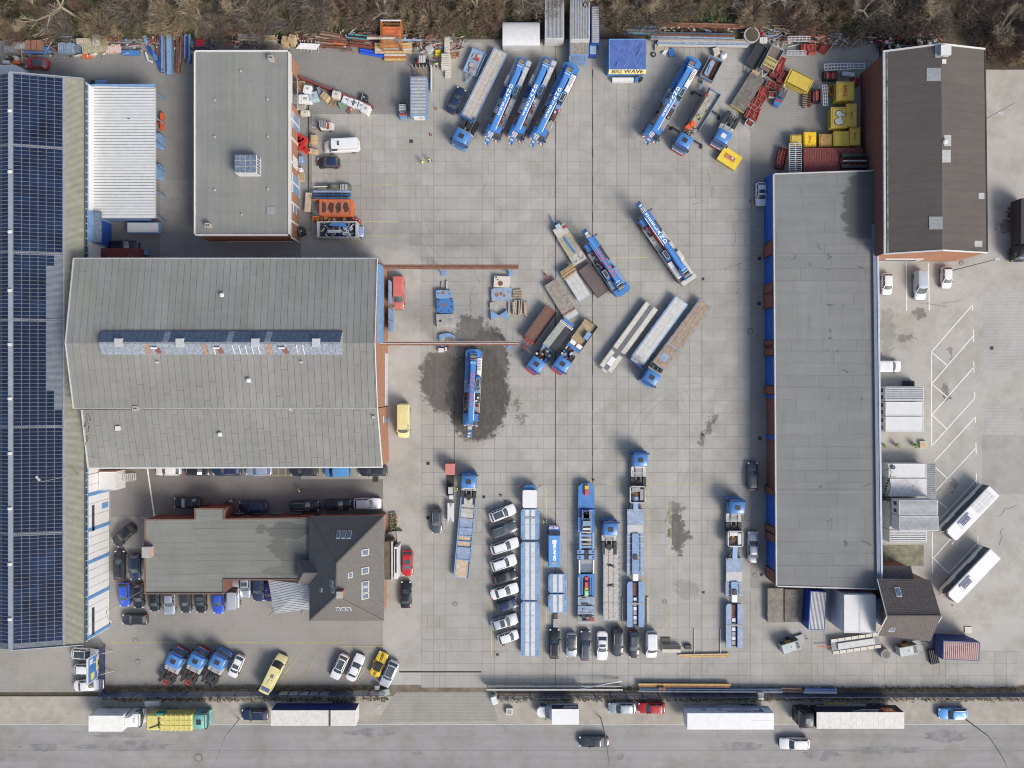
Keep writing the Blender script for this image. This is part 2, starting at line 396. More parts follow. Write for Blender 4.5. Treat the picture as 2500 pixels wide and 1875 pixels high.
for pxx,ya,yb in((1355.7,150,1340),(1447,170,1180),(1714,330,1640),(1109,960,1180)):
 x,y1=W(pxx,ya);_,y0=W(pxx,yb);rr=random.Random(int(pxx));y=y0
 wd=.10 if pxx<1500 else .03
 while y<y1:
  s_=wd*rr.uniform(.5,1.25);g.box(x-s_/2,y,.02,x+s_/2,min(y+1.5,y1),.0365,CRK);y+=1.5
x,y=W(975,1640);g.box(x,y-.11,.02,x+13.6,y+.11,.039,CRK)
put('drain_channel',g,kind='structure')
g=MB();rr=random.Random(3)
for(px,py,L,a0)in((1735,480,80,1.6),(1690,500,40,.2),(1790,600,60,1.2),(1800,720,90,1.5),(1570,270,50,2.7),(1500,270,30,1.2),(2230,1240,30,.3),(2300,740,60,.1),(1175,470,30,1.),(1770,660,70,.3),(2430,1260,70,.4),(2440,1330,50,1.4),(2245,740,80,.1),(330,1240,40,.5),(1150,760,80,1.5),(1172,690,60,1.6),(2470,640,60,2.)):
 x,y=W(px,py);a=a0;n_=int(L*S/.35)
 for q in range(n_):
  a=a0+rr.uniform(-.9,.9);nx,ny=x+.35*cos(a),y+.35*sin(a)
  g.bar((x,y,G0+.004),(nx,ny,G0+.004),.035*rr.uniform(.5,1.3),.006,CRK);x,y=nx,ny
put('surface_cracks',g,kind='stuff')
WLINE=M('white_road_paint',(.74,.74,.72),.7,var=.08,dirt=.3,dcol=(.45,.44,.42));YLINE=M('faded_yellow_paint',(.52,.46,.18),.8,var=.2,nsc=.6,dirt=.75,dcol=(.36,.35,.3))
def line(mb,p,q,wd,m,z=.038):
 a,b_=P(*p),P(*q);d_=(b_-a).normalized();n_=Vector((-d_.y,d_.x,0))*wd/2
 mb.add([(a-n_)[:2]+(z,),(b_-n_)[:2]+(z,),(b_+n_)[:2]+(z,),(a+n_)[:2]+(z,)],[[0,1,2,3]],m)
g=MB();q=lambda r,c,x,y:Z(r,c,x,y)
for a,b_ in((q(1,3,1220,630),q(1,3,1223,1035)),(q(1,3,1407,630),q(1,3,1412,1030)),(q(1,3,1779,970),q(1,3,1779,1030)),(q(1,3,1779,980),q(1,3,1430,1380)),(q(1,3,1430,1380),q(3,3,1432,585)),(q(1,3,1430,1380),q(1,3,1560,1490)),(q(1,3,1784,1190),q(1,3,1786,1293)),(q(1,3,1784,1245),q(1,3,1432,1650)),(q(1,3,1432,1650),q(3,3,1565,170)),(q(1,3,1788,1455),q(1,3,1790,1555)),(q(1,3,1790,1505),q(3,3,1435,320)),(q(3,3,1435,320),q(3,3,1560,440)),(q(3,3,1795,125),q(3,3,1797,180)),(q(3,3,1797,180),q(3,3,1432,585)),(q(3,3,1802,335),q(3,3,1802,385)),(q(3,3,1800,340),q(3,3,1460,710)),(q(3,3,1806,550),q(3,3,1808,650)),(q(3,3,1806,600),q(3,3,1470,960)),(q(3,3,1465,765),q(3,3,1565,855)),(q(3,3,1810,815),q(3,3,1812,915)),(q(3,3,1810,870),q(3,3,1500,1205)),(q(3,3,1490,1050),q(3,3,1575,1120)),(q(3,3,1438,1310),q(3,3,1440,1659)),(q(3,3,1823,1345),q(3,3,1826,1440)),(q(3,3,1825,1395),q(3,3,1578,1655)),(q(3,3,1590,1370),q(3,3,1448,1530)),(q(3,3,1448,1530),q(3,3,1575,1655))):
 line(g,a,b_,.14,WLINE,.012)
for a,b_ in(((360,1144),(377.6,1266)),):line(g,a,b_,.22,WLINE,.012)
put('painted_bay_lines',g,kind='structure')
g=MB()
for a,b_ in((q(3,1,0,835),q(3,1,1100,835)),(q(3,1,205,765),q(3,1,205,833)),(q(3,1,268,765),q(3,1,268,833)),(q(3,1,550,765),q(3,1,550,833)),(q(3,1,1080,1030),q(3,1,1128,1120)),((270,1569),(845,1569)),((830,1577),(940,1577)),((736,1590),(684,1660)),((775,1595),(738,1660)),((905,1610),(872,1660)),(q(1,2,320,430),q(1,2,320,960)),(q(1,2,880,582),q(1,2,1190,582)),((1334,1480),(1334,1600)),((1334,1190),(1334,1290)),((1455,1190),(1455,1530)),((1582,1190),(1582,1540)),((1638,1190),(1638,1600)),((1480,1182),(1740,1182)),((1200,1230),(1200,1600)),((882,541),(975,541)),((882,576),(975,576)),((885,452),(985,452)),((1845,560),(1880,560)),((1845,607),(1880,607)),((980,1388),(1010,1388))):
 line(g,a,b_,.09,YLINE,.0385)
put('faded_yellow_lines',g,kind='structure')
IRON=M('cast_iron',(.09,.085,.08),.7,var=.3)
def manhole(px,py,r=.42,sq=False,z=G0+.002,lb=''):
 x,y=W(px,py);mb=MB()
 if sq:mb.box(-r,-r,0,r,r,.012,IRON);mb.box(-r*.8,-r*.8,.012,r*.8,r*.8,.018,M('grate_slots',(.03,.03,.03),.8))
 else:
  mb.cyl((0,0,.0),(0,0,.012),r,20,IRON);mb.cyl((0,0,.012),(0,0,.02),r*.8,20,M('concrete_lid',(.25,.245,.23),.8))
 o=put('gully_grate' if sq else 'manhole_cover',mb,loc=(x,y,z));tag(o,lb,'drain cover');return o
for a in((1854,631,.3,1,'square iron gully grate in the yard nearest the brick gate pier'),(1716,681,.24,1,'square gully grate beside the rear of the five-axle crane with beige counterweight'),(1853,741,.3,1,'square gully grate below the upper brick pier of the workshop'),(1831,809,.5,0,'round manhole cover in the yard west of the long workshop'),(1715,1061,.22,1,'square grate at the end of the dark oil trail'),(1855,1070,.28,1,'square gully grate beside the open workshop door'),(1004,345,.3,1,'dark square grate near the blue container on wheels'),(917,1170,.5,1,'square shaft cover behind the dark estate at the hall corner'),(1045,1131,.28,1,'square gully grate north of the fuel point hut'),(1181,1213,.25,1,'gully grate right of the low loader tractor cab'),(1045,1264,.28,1,'gully grate left of the dark grey estate by the fuel point'),(1622,1469,.4,0,'round manhole cover in the empty bay right of the white beam'),(1717,1446,.22,1,'small gully grate in the empty bay with the yellow line'),(1843,1404,.36,0,'round manhole cover by the foot of the long workshop'),(1859,1403,.26,1,'square grate right beside a round manhole at the workshop end'),(331,1563,.4,0,'round manhole cover in the cobbled car park, upper of two'),(337,1615,.4,0,'round manhole cover in the cobbled car park, lower of two'),(334,1265,.32,0,'light round manhole cover west of the flat roofed office'),(345,1271,.3,0,'dark round manhole cover touching the light one'),(1110,1474,.4,0,'round manhole cover south of the low loader'),(2347,642,.4,0,'light round manhole cover under the tall lamp by the brick gable'),(2421,850,.28,1,'dark square grate in the car park hex paving')):
 manhole(*a[:3],bool(a[3]),lb=a[4])
manhole(484,1850,.65,False,-.07,'large round manhole cover in the road lane')
def bricks(name,a,b_,m_):
 m=bpy.data.materials.new(name);b=NB(m);t=b.n('ShaderNodeTexCoord');p=t.outputs['Object']
 sx=b.n('ShaderNodeSeparateXYZ');b.l(p,sx.inputs[0]);u=b.mul(sx.outputs[0],sx.outputs[1],'ADD');cb=b.n('ShaderNodeCombineXYZ');b.l(u,cb.inputs[0]);b.l(sx.outputs[2],cb.inputs[1])
 br=b.n('ShaderNodeTexBrick');b.l(cb.outputs[0],br.inputs['Vector']);br.inputs['Scale'].default_value=1;br.inputs['Brick Width'].default_value=.25;br.inputs['Row Height'].default_value=.083;br.inputs['Mortar Size'].default_value=.008
 for k,v in(('Color1',a),('Color2',b_),('Mortar',m_)):br.inputs[k].default_value=(*v,1)
 g=b.rng(b.noise(p,.5,6,.7),.45,.75,0,.5);c=b.mix(g,br.outputs['Color'],[q*.55 for q in a])
 b.l(c,b.b.inputs['Base Color']);b.b.inputs['Roughness'].default_value=.9;b.bump(br.outputs['Fac'],-.01,.5);return m
BRK=bricks('sunlit_orange_brick',(.40,.17,.09),(.33,.13,.075),(.34,.27,.21))  # warm light on sunlit walls is put into this brick colour
BRR=bricks('red_brick',(.22,.065,.045),(.17,.05,.04),(.2,.15,.13))
def felt(name,col,green=.0,wet=None):
 m=bpy.data.materials.new(name);b=NB(m);p=b.pos()
 c=b.mix(b.rng(b.noise(p,.07,4),.35,.65),[x*.86 for x in col],[x*1.08 for x in col])
 c=b.mix(b.rng(b.noise(b.vscale(p,(1,.12,1)),1.3,4,.6),.35,.75,0,.4),c,[x*.74 for x in col])
 c=b.mix(b.rng(b.noise(b.vscale(p,(.12,1,1)),1.1,4,.6),.42,.75,0,.3),c,[x*1.25 for x in col])
 if green:c=b.mix(b.rng(b.noise(b.vscale(p,(1,.2,1)),.25,6,.7),.45,.72,0,green),c,(col[0]*.62,col[1]*.72,col[2]*.42))
 if wet:
  nz=b.n('ShaderNodeTexNoise');nz.inputs['Scale'].default_value=.5;nz.inputs['Detail'].default_value=6;nz.inputs['Roughness'].default_value=.6;b.l(b.vscale(p,(.45,1.6,1)),nz.inputs['Vector'])
  o=b.n('ShaderNodeVectorMath',operation='SUBTRACT');b.l(nz.outputs['Color'],o.inputs[0]);o.inputs[1].default_value=(.5,.5,.5)
  sm=b.n('ShaderNodeVectorMath',operation='MULTIPLY_ADD');b.l(o.outputs[0],sm.inputs[0]);sm.inputs[1].default_value=(6,2.5,0);b.l(p,sm.inputs[2]);tot=None
  for(px,py,rx,ry,st,h)in wet:
   x,y=W(px,py,h);e=b.mul(ell(b,sm.outputs[0],x,y,rx*S,ry*S,0,.12),st);tot=e if tot is None else b.mul(tot,e,'MAXIMUM')
  c=b.mix(tot,c,(.05,.052,.052))
 oi=b.n('ShaderNodeObjectInfo');c=b.mix(b.rng(oi.outputs['Random'],0,1,0,.22),c,[x*.62 for x in col])
 fn=b.noise(p,16,3,.8);c=b.mix(b.rng(fn,.45,.8,0,.25),c,[x*.6 for x in col])
 b.l(c,b.b.inputs['Base Color']);b.b.inputs['Roughness'].default_value=.9;b.bump(fn,.012,.5);return m
FELT=felt('grey_green_roofing_felt',(.228,.232,.222),.25)
FELT2=felt('grey_roofing_felt',(.195,.20,.20),0,wet=[(2105,500,48,90,.75,4.8),(2120,450,45,60,.75,4.8)]+[(a,b_,c,c*1.2,.6,4.8)for a,b_,c in[(1942,627,4),(2020,626,5),(2024,660,4),(1983,648,3),(2098,652,3),(2024,747,4),(2056,747,4),(2024,805,4),(2024,824,4),(2021,858,4),(2057,856,4),(2058,906,5),(2064,1325,6),(2113,1325,6),(2030,1273,3),(2110,1183,5),(2108,975,4),(2022,972,3),(1994,1192,3),(2005,600,3)]])  # two large patches only darken the east edge; small ones are moisture spots
FELTO=felt('office_roofing_felt',(.21,.215,.20),.3,wet=[(705,1295,50,24,.55,5),(680,1335,22,34,.5,5),(720,1360,40,40,.4,5),(640,1290,14,12,.5,5),(690,1395,50,12,.35,5)])
FELTB=felt('brown_roofing_sheet',(.105,.092,.085),0)
ZINC=M('zinc_flashing',(.34,.37,.41),.5,.3,dirt=.3)
WTRIM=M('white_trim',(.58,.58,.57),.6,var=.06)
PANE=M('roof_pane_glass',(.12,.16,.22),.12,var=.5,nsc=3,dirt=.6,dcol=(.35,.36,.38))
WIN=M('dark_window',(.05,.06,.075),.1,var=.4,nsc=2)
def pv(poly,h=None):
 return[P(*p[:2],p[2]if len(p)>2 else h)for p in poly]
def felt_roof(par,poly,dirv,step,m,nm='felt_strip',lift=.012,split=0,seed=1,gap=.045):
 """strips of roofing felt laid side by side, each its own piece"""
 rr=random.Random(seed);n=normal(poly);sub_=MB()
 for q,a,b_,v,n in bands(poly,dirv,step,gap):
  if split:
   w_=n.cross(v).normalized();t0=min(p.dot(w_)for p in q)-rr.uniform(0,split);t1=max(p.dot(w_)for p in q)
   while t0<t1:
    q2=clip(clip(q,w_,t0,1),w_,t0+split-.025,-1)
    if len(q2)>2:mb=MB();plate(mb,q2,n,m,lift+rr.uniform(0,.015));put(nm,mb,par)
    t0+=split
  else:mb=MB();plate(mb,q,n,m,lift+rr.uniform(0,.012));put(nm,mb,par)
def root_at(name,label,cat,x,y,group=None):return thing(name,label,cat,x,y,0,0,group)
def local(par,pts):return[p-par.location for p in pts]
def vent(kind,px,py,h,label,r=.28):
 x,y=W(px,py,h+.6);mb=MB()
 if kind=='fan':
  mb.cyl((0,0,0),(0,0,.5),r*.7,14,GREYL);mb.cyl((0,0,.5),(0,0,.62),r,16,WTRIM);mb.cyl((0,0,.62),(0,0,.8),r,16,WTRIM,r*.6)
  mb.box(-r*1.1,-r*1.1,0,r*1.1,r*1.1,.15,GREYL)
 elif kind=='chimney':
  mb.box(-.35,-.3,0,.35,.3,1.0,M('pale_brick',(.42,.36,.3),.9,bump=.01));mb.box(-.4,-.35,1.0,.4,.35,1.1,CONC);mb.box(-.25,-.12,1.1,-.05,.12,1.12,DARK);mb.box(.05,-.12,1.1,.25,.12,1.12,DARK)
 elif kind=='pipe':mb.cyl((0,0,0),(0,0,.35),.09,10,GREYL);mb.cyl((0,0,.35),(0,0,.42),.14,10,GREYL)
 elif kind=='box':mb.box(-r,-r,0,r,r,.55,WTRIM);mb.box(-r-.06,-r-.06,.55,r+.06,r+.06,.62,WTRIM)
 else:mb.box(-r,-r,0,r,r,.14,GREY);mb.cyl((0,0,.14),(0,0,.5),r*.45,12,GREYL,r*.4);mb.cyl((-.0,0,.5),(-.22,.02,.55),.1,10,WTRIM)
 o=put({'fan':'roof_fan','chimney':'chimney','pipe':'vent_pipe','box':'roof_cowl'}.get(kind,'roof_vent'),mb,smooth=35,loc=(x,y,h));tag(o,label,'chimney' if kind=='chimney' else 'roof vent');return o
XE,ZE,XR=-66.85,8.4,-76.3
zs=lambda x:ZE+(XE-x)*.27 if x>XR else ZE+(XE-XR)*.27-(XR-x)*.27
yt=W(200,193,ZE)[1];yb=W(200,1573,ZE)[1]
CORR=M('olive_fibre_cement',(.235,.232,.19),.9,var=.15,nsc=.7,dirt=.5,dcol=(.16,.165,.09),fine=.2)
CORG=M('grey_corrugated_steel',(.15,.175,.21),.5,.2,var=.15,dirt=.3)
hall=root_at('solar_roof_hall','long hall with a corrugated roof covered in dark blue solar panels','building',XE,(yt+yb)/2)
hy=hall.location.y;lx=lambda x:x-XE
mb=MB();wd=20
mb.prism([(lx(XE)-.05,yb-hy),(lx(XE)-.05,yt-hy),(-19,yt-hy),(-19,yb-hy)],0,ZE-.25,WHITE)
put('wall',mb,hall)
def roofstrip(mb,xa,xb,y0,y1,m,lift=0.,pitch=.18,amp=.035):
 """corrugated sheet: waves run across the slope"""
 n=int((y1-y0)/pitch*2)
 vs=[];fs=[]
 for i in range(n+1):
  y=y0+(y1-y0)*i/n;dz=lift+(amp if i%2 else 0)
  vs+=[(lx(xa),y-hy,zs(xa)+dz),(lx(xb),y-hy,zs(xb)+dz)]
 for i in range(n):fs.append([2*i,2*i+1,2*i+3,2*i+2])
 if xa>xb:fs=[f[::-1]for f in fs]
 mb.add(vs,fs,m)
XP=-69.25
mb=MB();roofstrip(mb,XE+.3,XP,yb,yt,CORR);put('corrugated_roof',mb,hall)
mb=MB();roofstrip(mb,XP,XR,yb,yt,CORG);roofstrip(mb,XR,-86,yb,yt,CORG);put('corrugated_roof',mb,hall,label='blue grey corrugated sheets under the panels')
mb=MB();mb.prism([(lx(XP)+.12,yb-hy),(lx(XP)+.12,yt-hy),(lx(XP)-.12,yt-hy),(lx(XP)-.12,yb-hy)],zs(XP),zs(XP)+.12,ZINC);put('cable_tray',mb,hall)
mb=MB();mb.prism([(lx(XR)+.33,yb-hy),(lx(XR)+.33,yt-hy),(lx(XR)-.33,yt-hy),(lx(XR)-.33,yb-hy)],zs(XR),zs(XR)+.12,M('grey_ridge_cap',(.24,.27,.32),.6,var=.1));put('ridge_cap',mb,hall)
mb=MB();mb.box(lx(XE)+.2,yb-hy-.1,ZE-.3,lx(XE)+.42,yt-hy+.1,ZE-.05,M('dark_gutter',(.08,.085,.07),.7));put('gutter',mb,hall)
mb=MB()
for yy in(yb-.12,yt):mb.add([(lx(XE)+.3,yy-hy,ZE-.2),(lx(XR),yy-hy,zs(XR)-.2),(lx(XR),yy-hy,zs(XR)+.2),(lx(XE)+.3,yy-hy,ZE+.2)]+[(lx(XE)+.3,yy-hy+.12,ZE-.2),(lx(XR),yy-hy+.12,zs(XR)-.2),(lx(XR),yy-hy+.12,zs(XR)+.2),(lx(XE)+.3,yy-hy+.12,ZE+.2)],[[0,1,2,3],[7,6,5,4],[3,2,6,7],[0,4,5,1]],ZINC)
put('verge_trim',mb,hall)
mb=MB();rh=-.46
PANEL=M('solar_panel_glass',(.008,.018,.05),.2,var=.6,nsc=.35,dirt=.25,dcol=(.02,.035,.08))
FRAME=M('panel_frame',(.30,.30,.29),.5,.3,var=.1)
def panel_q(mb,x,y0,y1,wx):
 x1=x-wx
 for e,m_,zz in((0,FRAME,.13),(.022,PANEL,.14)):
  a,b_=x-e,x1+e
  mb.add([(a,y0+e,zs(a)-zs(x)+zz),(b_,y0+e,zs(b_)-zs(x)+zz),(b_,y1-e,zs(b_)-zs(x)+zz),(a,y1-e,zs(a)-zs(x)+zz)],[[0,3,2,1]],m_)
 return mb
pw,ph=1.085,.59
pe=panel_q(MB(),0+XP,-ph/2+.012,ph/2-.012,pw-.03);pem=None
cells=[];gaps=[W(0,v,9.8)[1]for v in(360,620.6,781.8,1041.5,1303)];y=yt-.5;
while y>yb+.8:
 if any(g_-ph/2<y<g_+ph/2+.02 for g_ in gaps):y-=.36
 if True:
  pyy=CY-y/(S*(H-9.8)/H)
  for c_ in range(6):
   if(c_==0 and 622<pyy<1006)or(c_==1 and 652<pyy<950):continue
   cells.append((c_,y))
  cells.append((7,y));cells.append((8,y))
 y-=ph
cells.sort(key=lambda c:(c[0]>5,abs(c[1]+8)))
loc_mb=MB();panel_q(loc_mb,XP,-ph/2+.012,ph/2-.012,pw-.03);loc_mb.v=[(a-XP,b_,c_)for a,b_,c_ in loc_mb.v];me_p=loc_mb.mesh('solar_panel')
rest=MB()
for i,(c_,y)in enumerate(cells):
 if c_<6:
  x=XP-.17-c_*pw
  if i<299:link('solar_panel',me_p,hall,(lx(x),y-hy,zs(x)))
  else:rest.add([(a+lx(x),b_+y-hy,c2+zs(x))for a,b_,c2 in loc_mb.v],[[0,3,2,1]],FRAME);rest.f.pop();rest.m.pop();rest.f+=[[len(rest.v)-8+k for k in f]for f in([0,3,2,1],[4,7,6,5])];rest.mats.append(PANEL)if PANEL not in rest.mats else 0;rest.m+=[rest.mats.index(FRAME),rest.mats.index(PANEL)]
 else:
  x=XR-.4-(c_-7)*1.3
  for e,m_,zz in((0,FRAME,.13),(.035,PANEL,.14)):
   a,b_=x-e,x-1.27+e
   rest.add([(lx(a),y-hy-ph/2+.012+e,zs(a)+zz),(lx(b_),y-hy-ph/2+.012+e,zs(b_)+zz),(lx(b_),y-hy+ph/2-.012-e,zs(b_)+zz),(lx(a),y-hy+ph/2-.012-e,zs(a)+zz)],[[0,3,2,1]],m_)
put('solar_panels',rest,hall,kind='stuff')
mb=MB()
for g_ in gaps:
 for k in range(2):mb.bar((lx(XP),g_-hy+.15*(k*2-1),zs(XP)+.15),(lx(XR),g_-hy+.15*(k*2-1),zs(XR)+.15),.05,.05,ZINC)
 for k in range(26):x=XP-k*.27;mb.bar((lx(x),g_-hy-.15,zs(x)+.15),(lx(x),g_-hy+.15,zs(x)+.15),.04,.04,ZINC)
put('walkway_grid',mb,hall)
for v in(271,419.5,566,709,841,973,1106.5,1241.5,1376.5,1511):
 mb=MB();mb.box(-.28,-.22,0,.28,.22,.3,WTRIM,tp=.06);y=W(0,v,11)[1];put('roof_hatch',mb,hall,loc=(lx(XR),y-hy,zs(XR)+.1))
def wy(px_y):return W(0,px_y,8)[1]-hy
y0w,y1w=yb-hy,yt-hy
mbw=MB()
nW=int((y1w-y0w)/1.15)
for i in range(nW):
 y=y0w+.1+i*1.15
 mb=MB();mb.box(.0,y+.06,7.0,.07,y+1.09,8.05,WIN);f=put('window',mb,hall)
 if i<6 or i>nW-6:continue
mb=MB()
for i in range(nW+1):
 y=y0w+.1+i*1.15;mb.box(0,y-.05,6.95,.1,y+.05,8.1,WTRIM)
put('window_mullions',mb,hall)
BLP=M('blue_pilaster_paint',(.10,.25,.52),.6)
def gy(px_y):return W(267,px_y,0)[1]-hy
for v in(1195,1277,1352,1435,1526):mb=MB();mb.box(0,gy(v)-.25,0,.12,gy(v)+.25,6.95,BLP);put('pilaster',mb,hall)
mb=MB();mb.box(0,y0w,6.75,.13,y1w,6.93,BLP);put('cornice_band',mb,hall)
vv=[1148,1172,1198+19,1245,1295,1315,1333,1372,1392,1412,1455,1478,1500,1530]
for a,b_ in zip(vv,vv[1:]):mb=MB();mb.box(0,gy(b_)+.03,.3,.05,gy(a)-.03,6.7,WHITE);put('wall_panel',mb,hall)
for(a,b_,z0,z1)in((1222,1282,4.9,5.6),(1462,1525,4.9,5.6)):
 mb=MB();mb.box(.05,gy(b_),z0,.12,gy(a),z1,WIN);put('window',mb,hall,label='long dark strip window')
mb=MB();mb.box(.05,gy(1236),.6,.14,gy(1224),2.6,M('blue_film_window',(.12,.3,.55),.3));put('poster_window',mb,hall)
mb=MB();mb.box(.05,gy(606),0,.35,gy(537),6.6,BLUE2);put('shopfront',mb,hall,label='blue painted bay of the hall wall')
mb=MB();mb.box(.35,gy(605),.1,.42,gy(548),5.3,M('deep_blue_gate',(.02,.09,.40),.45));gate=put('roller_gate',mb,hall)
mb=MB();rr=random.Random(4)
mb.box(.42,gy(598),4.7,.45,gy(594),5.1,WTRIM)
for k in range(26):y=gy(597)+k*.12;mb.box(.42,y,3.4+.12*sin(k),.45,y+.07,3.75+rr.uniform(-.08,.08),WTRIM)
put('gate_lettering',mb,hall)
mb=MB();mb.box(.2,gy(606),5.5,1.6,gy(536),5.7,PANE);put('glass_canopy',mb,hall)
h=4.8;a=pv(((215.6,210),(377.8,214),(377.8,531),(215.6,530)),h)
wk=root_at('white_roof_workshop','low blue workshop under a white ribbed metal roof','building',a[0].x,a[0].y);L=local(wk,a)
mb=MB();mb.prism([(p.x+(.1 if i in(0,3)else-2.4),p.y-(.1 if i<2 else-.15))for i,p in enumerate(L)],0,h-.12,BLUE2);put('wall',mb,wk)
for k in range(6):mb=MB();yy=L[2].y+.4+k*(L[1].y-L[2].y-.8)/5;mb.box(L[1].x-.4,yy-.08,0,L[1].x-.24,yy+.08,h-.12,BLUE2);put('post',mb,wk)
mb=MB();mb.prism([(p.x,p.y)for p in L],h-.12,h,GREY);rfo=put('roof',mb,wk)
WR=M('white_ribbed_metal',(.60,.61,.61),.4,.1,var=.06,dirt=.15,dcol=(.6,.6,.58))
for q,a_,b_,v,n in bands(L,Vector((0,1,0)),.47,.12):mb=MB();plate(mb,q,n,WR,.09);put('roof_rib',mb,wk)
mb=MB();mb.box(L[3].x,L[3].y-.1,h-.35,L[2].x,L[3].y,h+.1,WTRIM);mb.box(L[1].x,L[2].y,h-.3,L[1].x+.12,L[1].y,h+.05,GREYL);mb.box(L[0].x,L[1].y+.05,h-.3,L[1].x,L[0].y+.3,h+.02,BLUE2);put('edge_flashing',mb,wk)
mb=MB();xx,yy=W(315,290,h);mb.blob((xx-wk.location.x,yy-wk.location.y,h+.12),.25,.08,.06,DARK,6,3);tag(put('fallen_leaf_clump',mb,loc=wk.location),'tiny dark leaf clump lying on the white ribbed roof','leaves')
def flat_block(name,label,corners,h,walls,roofm,step,dirv,trim=WTRIM,par=.18,seed=1,split=0,tw=.22):
 a=pv(corners,h);r=root_at(name,label,'building',a[0].x,a[0].y);L=local(r,a)
 cx=sum(p.x for p in L)/len(L);cy=sum(p.y for p in L)/len(L)
 mb=MB();mb.prism([(p.x*1+(.08 if p.x<cx else-.08),p.y+(.08 if p.y<cy else-.08))for p in L],0,h-.02,walls);put('wall',mb,r)
 mb=MB();mb.prism([(p.x,p.y)for p in L],h-.02,h,roofm);put('roof',mb,r)
 mb=MB();n_=len(L)
 for i in range(n_):a_,b_=L[i].copy(),L[(i+1)%n_].copy();a_.z=b_.z=h+par/2-.1;dd=(b_-a_).normalized()*(tw/2);mb.bar(a_-dd,b_+dd-dd*0,tw,par+.2,trim)
 put('roof_edge',mb,r)
 felt_roof(r,L,dirv,step,roofm,split=split,seed=seed);return r,L
nb,L=flat_block('north_brick_block','flat roofed brick block with white edge trim and east window bands',((476,125),(706,125),(706,574),(476,574)),5.9,BRK,FELT,1.02,Vector((1,0,0)),split=9.5,seed=3)
ex,y0,y1=L[1].x-.08,L[2].y,L[1].y
for v0,v1,hh0,hh1,m_ in((190,235,1.2,4.2,WIN),(238,262,1.2,4.2,WIN),(280,318,0.1,3.6,BLUE2),(385,412,1.2,3.4,WTRIM),(430,475,.1,3.8,BLUE2),(500,522,1.5,3.4,BLUE2)):
 ya,yb_=W(0,v0,2)[1]-nb.location.y,W(0,v1,2)[1]-nb.location.y
 mb=MB();mb.box(ex,yb_,hh0,ex+.08,ya,hh1,m_);f=put('door' if m_ is BLUE2 else 'window',mb,nb)
 mb=MB()
 for z in(hh0-.1,hh1):mb.box(ex,yb_-.08,z,ex+.12,ya+.08,z+.1,WTRIM)
 link('window_frame',mb.mesh('window_frame'),f)
mb=MB();mb.box(ex,y0,4.6,ex+.1,y1,5.0,WTRIM)
for v in(300,345,402,450,500,545,585):y=W(0,v,2.5)[1]-nb.location.y;mb.box(ex,y-.16,0,ex+.13,y+.16,4.6,WTRIM)
put('white_wall_bands',mb,nb)
mb=MB();ya=L[2].y+.08;mb.box(L[3].x+3,ya-.18,.1,L[2].x-.2,ya-.1,.6,WTRIM);put('plinth_band',mb,nb)
sky1=MB();x,y=W(604,411,5.9);a0=P(573,378,8.1);b0=P(626,422,8.1)
sky1.box(a0.x,b0.y,5.9,b0.x,a0.y,8.1,WTRIM);s_=put('stair_head',sky1);tag(s_,'square white roof light house with glazed top on the brick block','roof light')
for i in range(4):
 for j in range(3):dx,dy=(b0.x-a0.x)/4,(a0.y-b0.y)/3;mb=MB();mb.box(a0.x+i*dx+.04,b0.y+j*dy+.04,8.1,a0.x+(i+1)*dx-.04,b0.y+(j+1)*dy-.04,8.16,PANE);put('pane',mb,s_)
for i in range(6):dy=(a0.y-b0.y)/6;mb=MB();mb.box(b0.x,b0.y+i*dy+.06,6.5,b0.x+.05,b0.y+(i+1)*dy-.06,7.8,PANE);put('pane',mb,s_)
vent('chimney',662,143,5.9,'stone chimney near the north east corner of the brick block');vent('chimney',509,551,5.9,'small twin-flue chimney at the south west corner of the brick block')
for i,(a_,lb)in enumerate((((587,172),'top'),((523,243),'upper left'),((523,333),'middle left'),((523,463),'lower left'),((652,241),'upper right'),((653,332),'middle right'),((589,523),'bottom'),((653,461),'lower right'))):vent('pipe',*a_,5.9,lb.capitalize()+' grey vent pipe on the felt roof of the brick block')
mb=MB();x,y=W(661,514,6);mb.box(-.6,-.55,0,.6,.55,.12,GREY);tag(put('roof_hatch',mb,loc=(x,y,5.92)),'closed square hatch low on the brick block roof','roof hatch')
X0h,X1h=W(160.6,0,13.)[0],W(915.7,0,13.)[0];yN,yR,yS=W(0,631,10.8)[1],W(0,837.6,13.)[1],W(0,997,10.8)[1]
mh=root_at('main_hall','large brick hall with a shallow felt gable roof and glazed ridge lantern','building',X0h,yR);w_=X1h-X0h;n_,s_=yN-yR,yS-yR
mb=MB();vs=[]
for x in(.1,w_-.1):vs+=[(x,s_+.1,0),(x,n_-.1,0),(x,n_-.1,10.75),(x,0,12.95),(x,s_+.1,10.75)]
mb.add(vs,[[4,3,2,1,0],[5,6,7,8,9],[0,1,6,5],[1,2,7,6],[2,3,8,7],[3,4,9,8],[4,0,5,9]],BRK);put('wall',mb,mh)
for nm,q in(('north',[Vector((0,0,13)),Vector((w_,0,13)),Vector((w_,n_,10.8)),Vector((0,n_,10.8))]),('south',[Vector((0,s_,10.8)),Vector((w_,s_,10.8)),Vector((w_,0,13)),Vector((0,0,13))])):
 felt_roof(mh,q,Vector((1,0,0)),1.0,FELT,lift=.03,split=12 if nm=='north' else 10.4,seed=7)
mb=MB()
for a_,b_ in(((0,n_,10.8),(w_,n_,10.8)),((0,s_,10.8),(w_,s_,10.8))):mb.bar((a_[0],a_[1],a_[2]-.02),(b_[0],b_[1],b_[2]-.02),.22,.2,M('grey_gutter',(.3,.31,.31),.6))
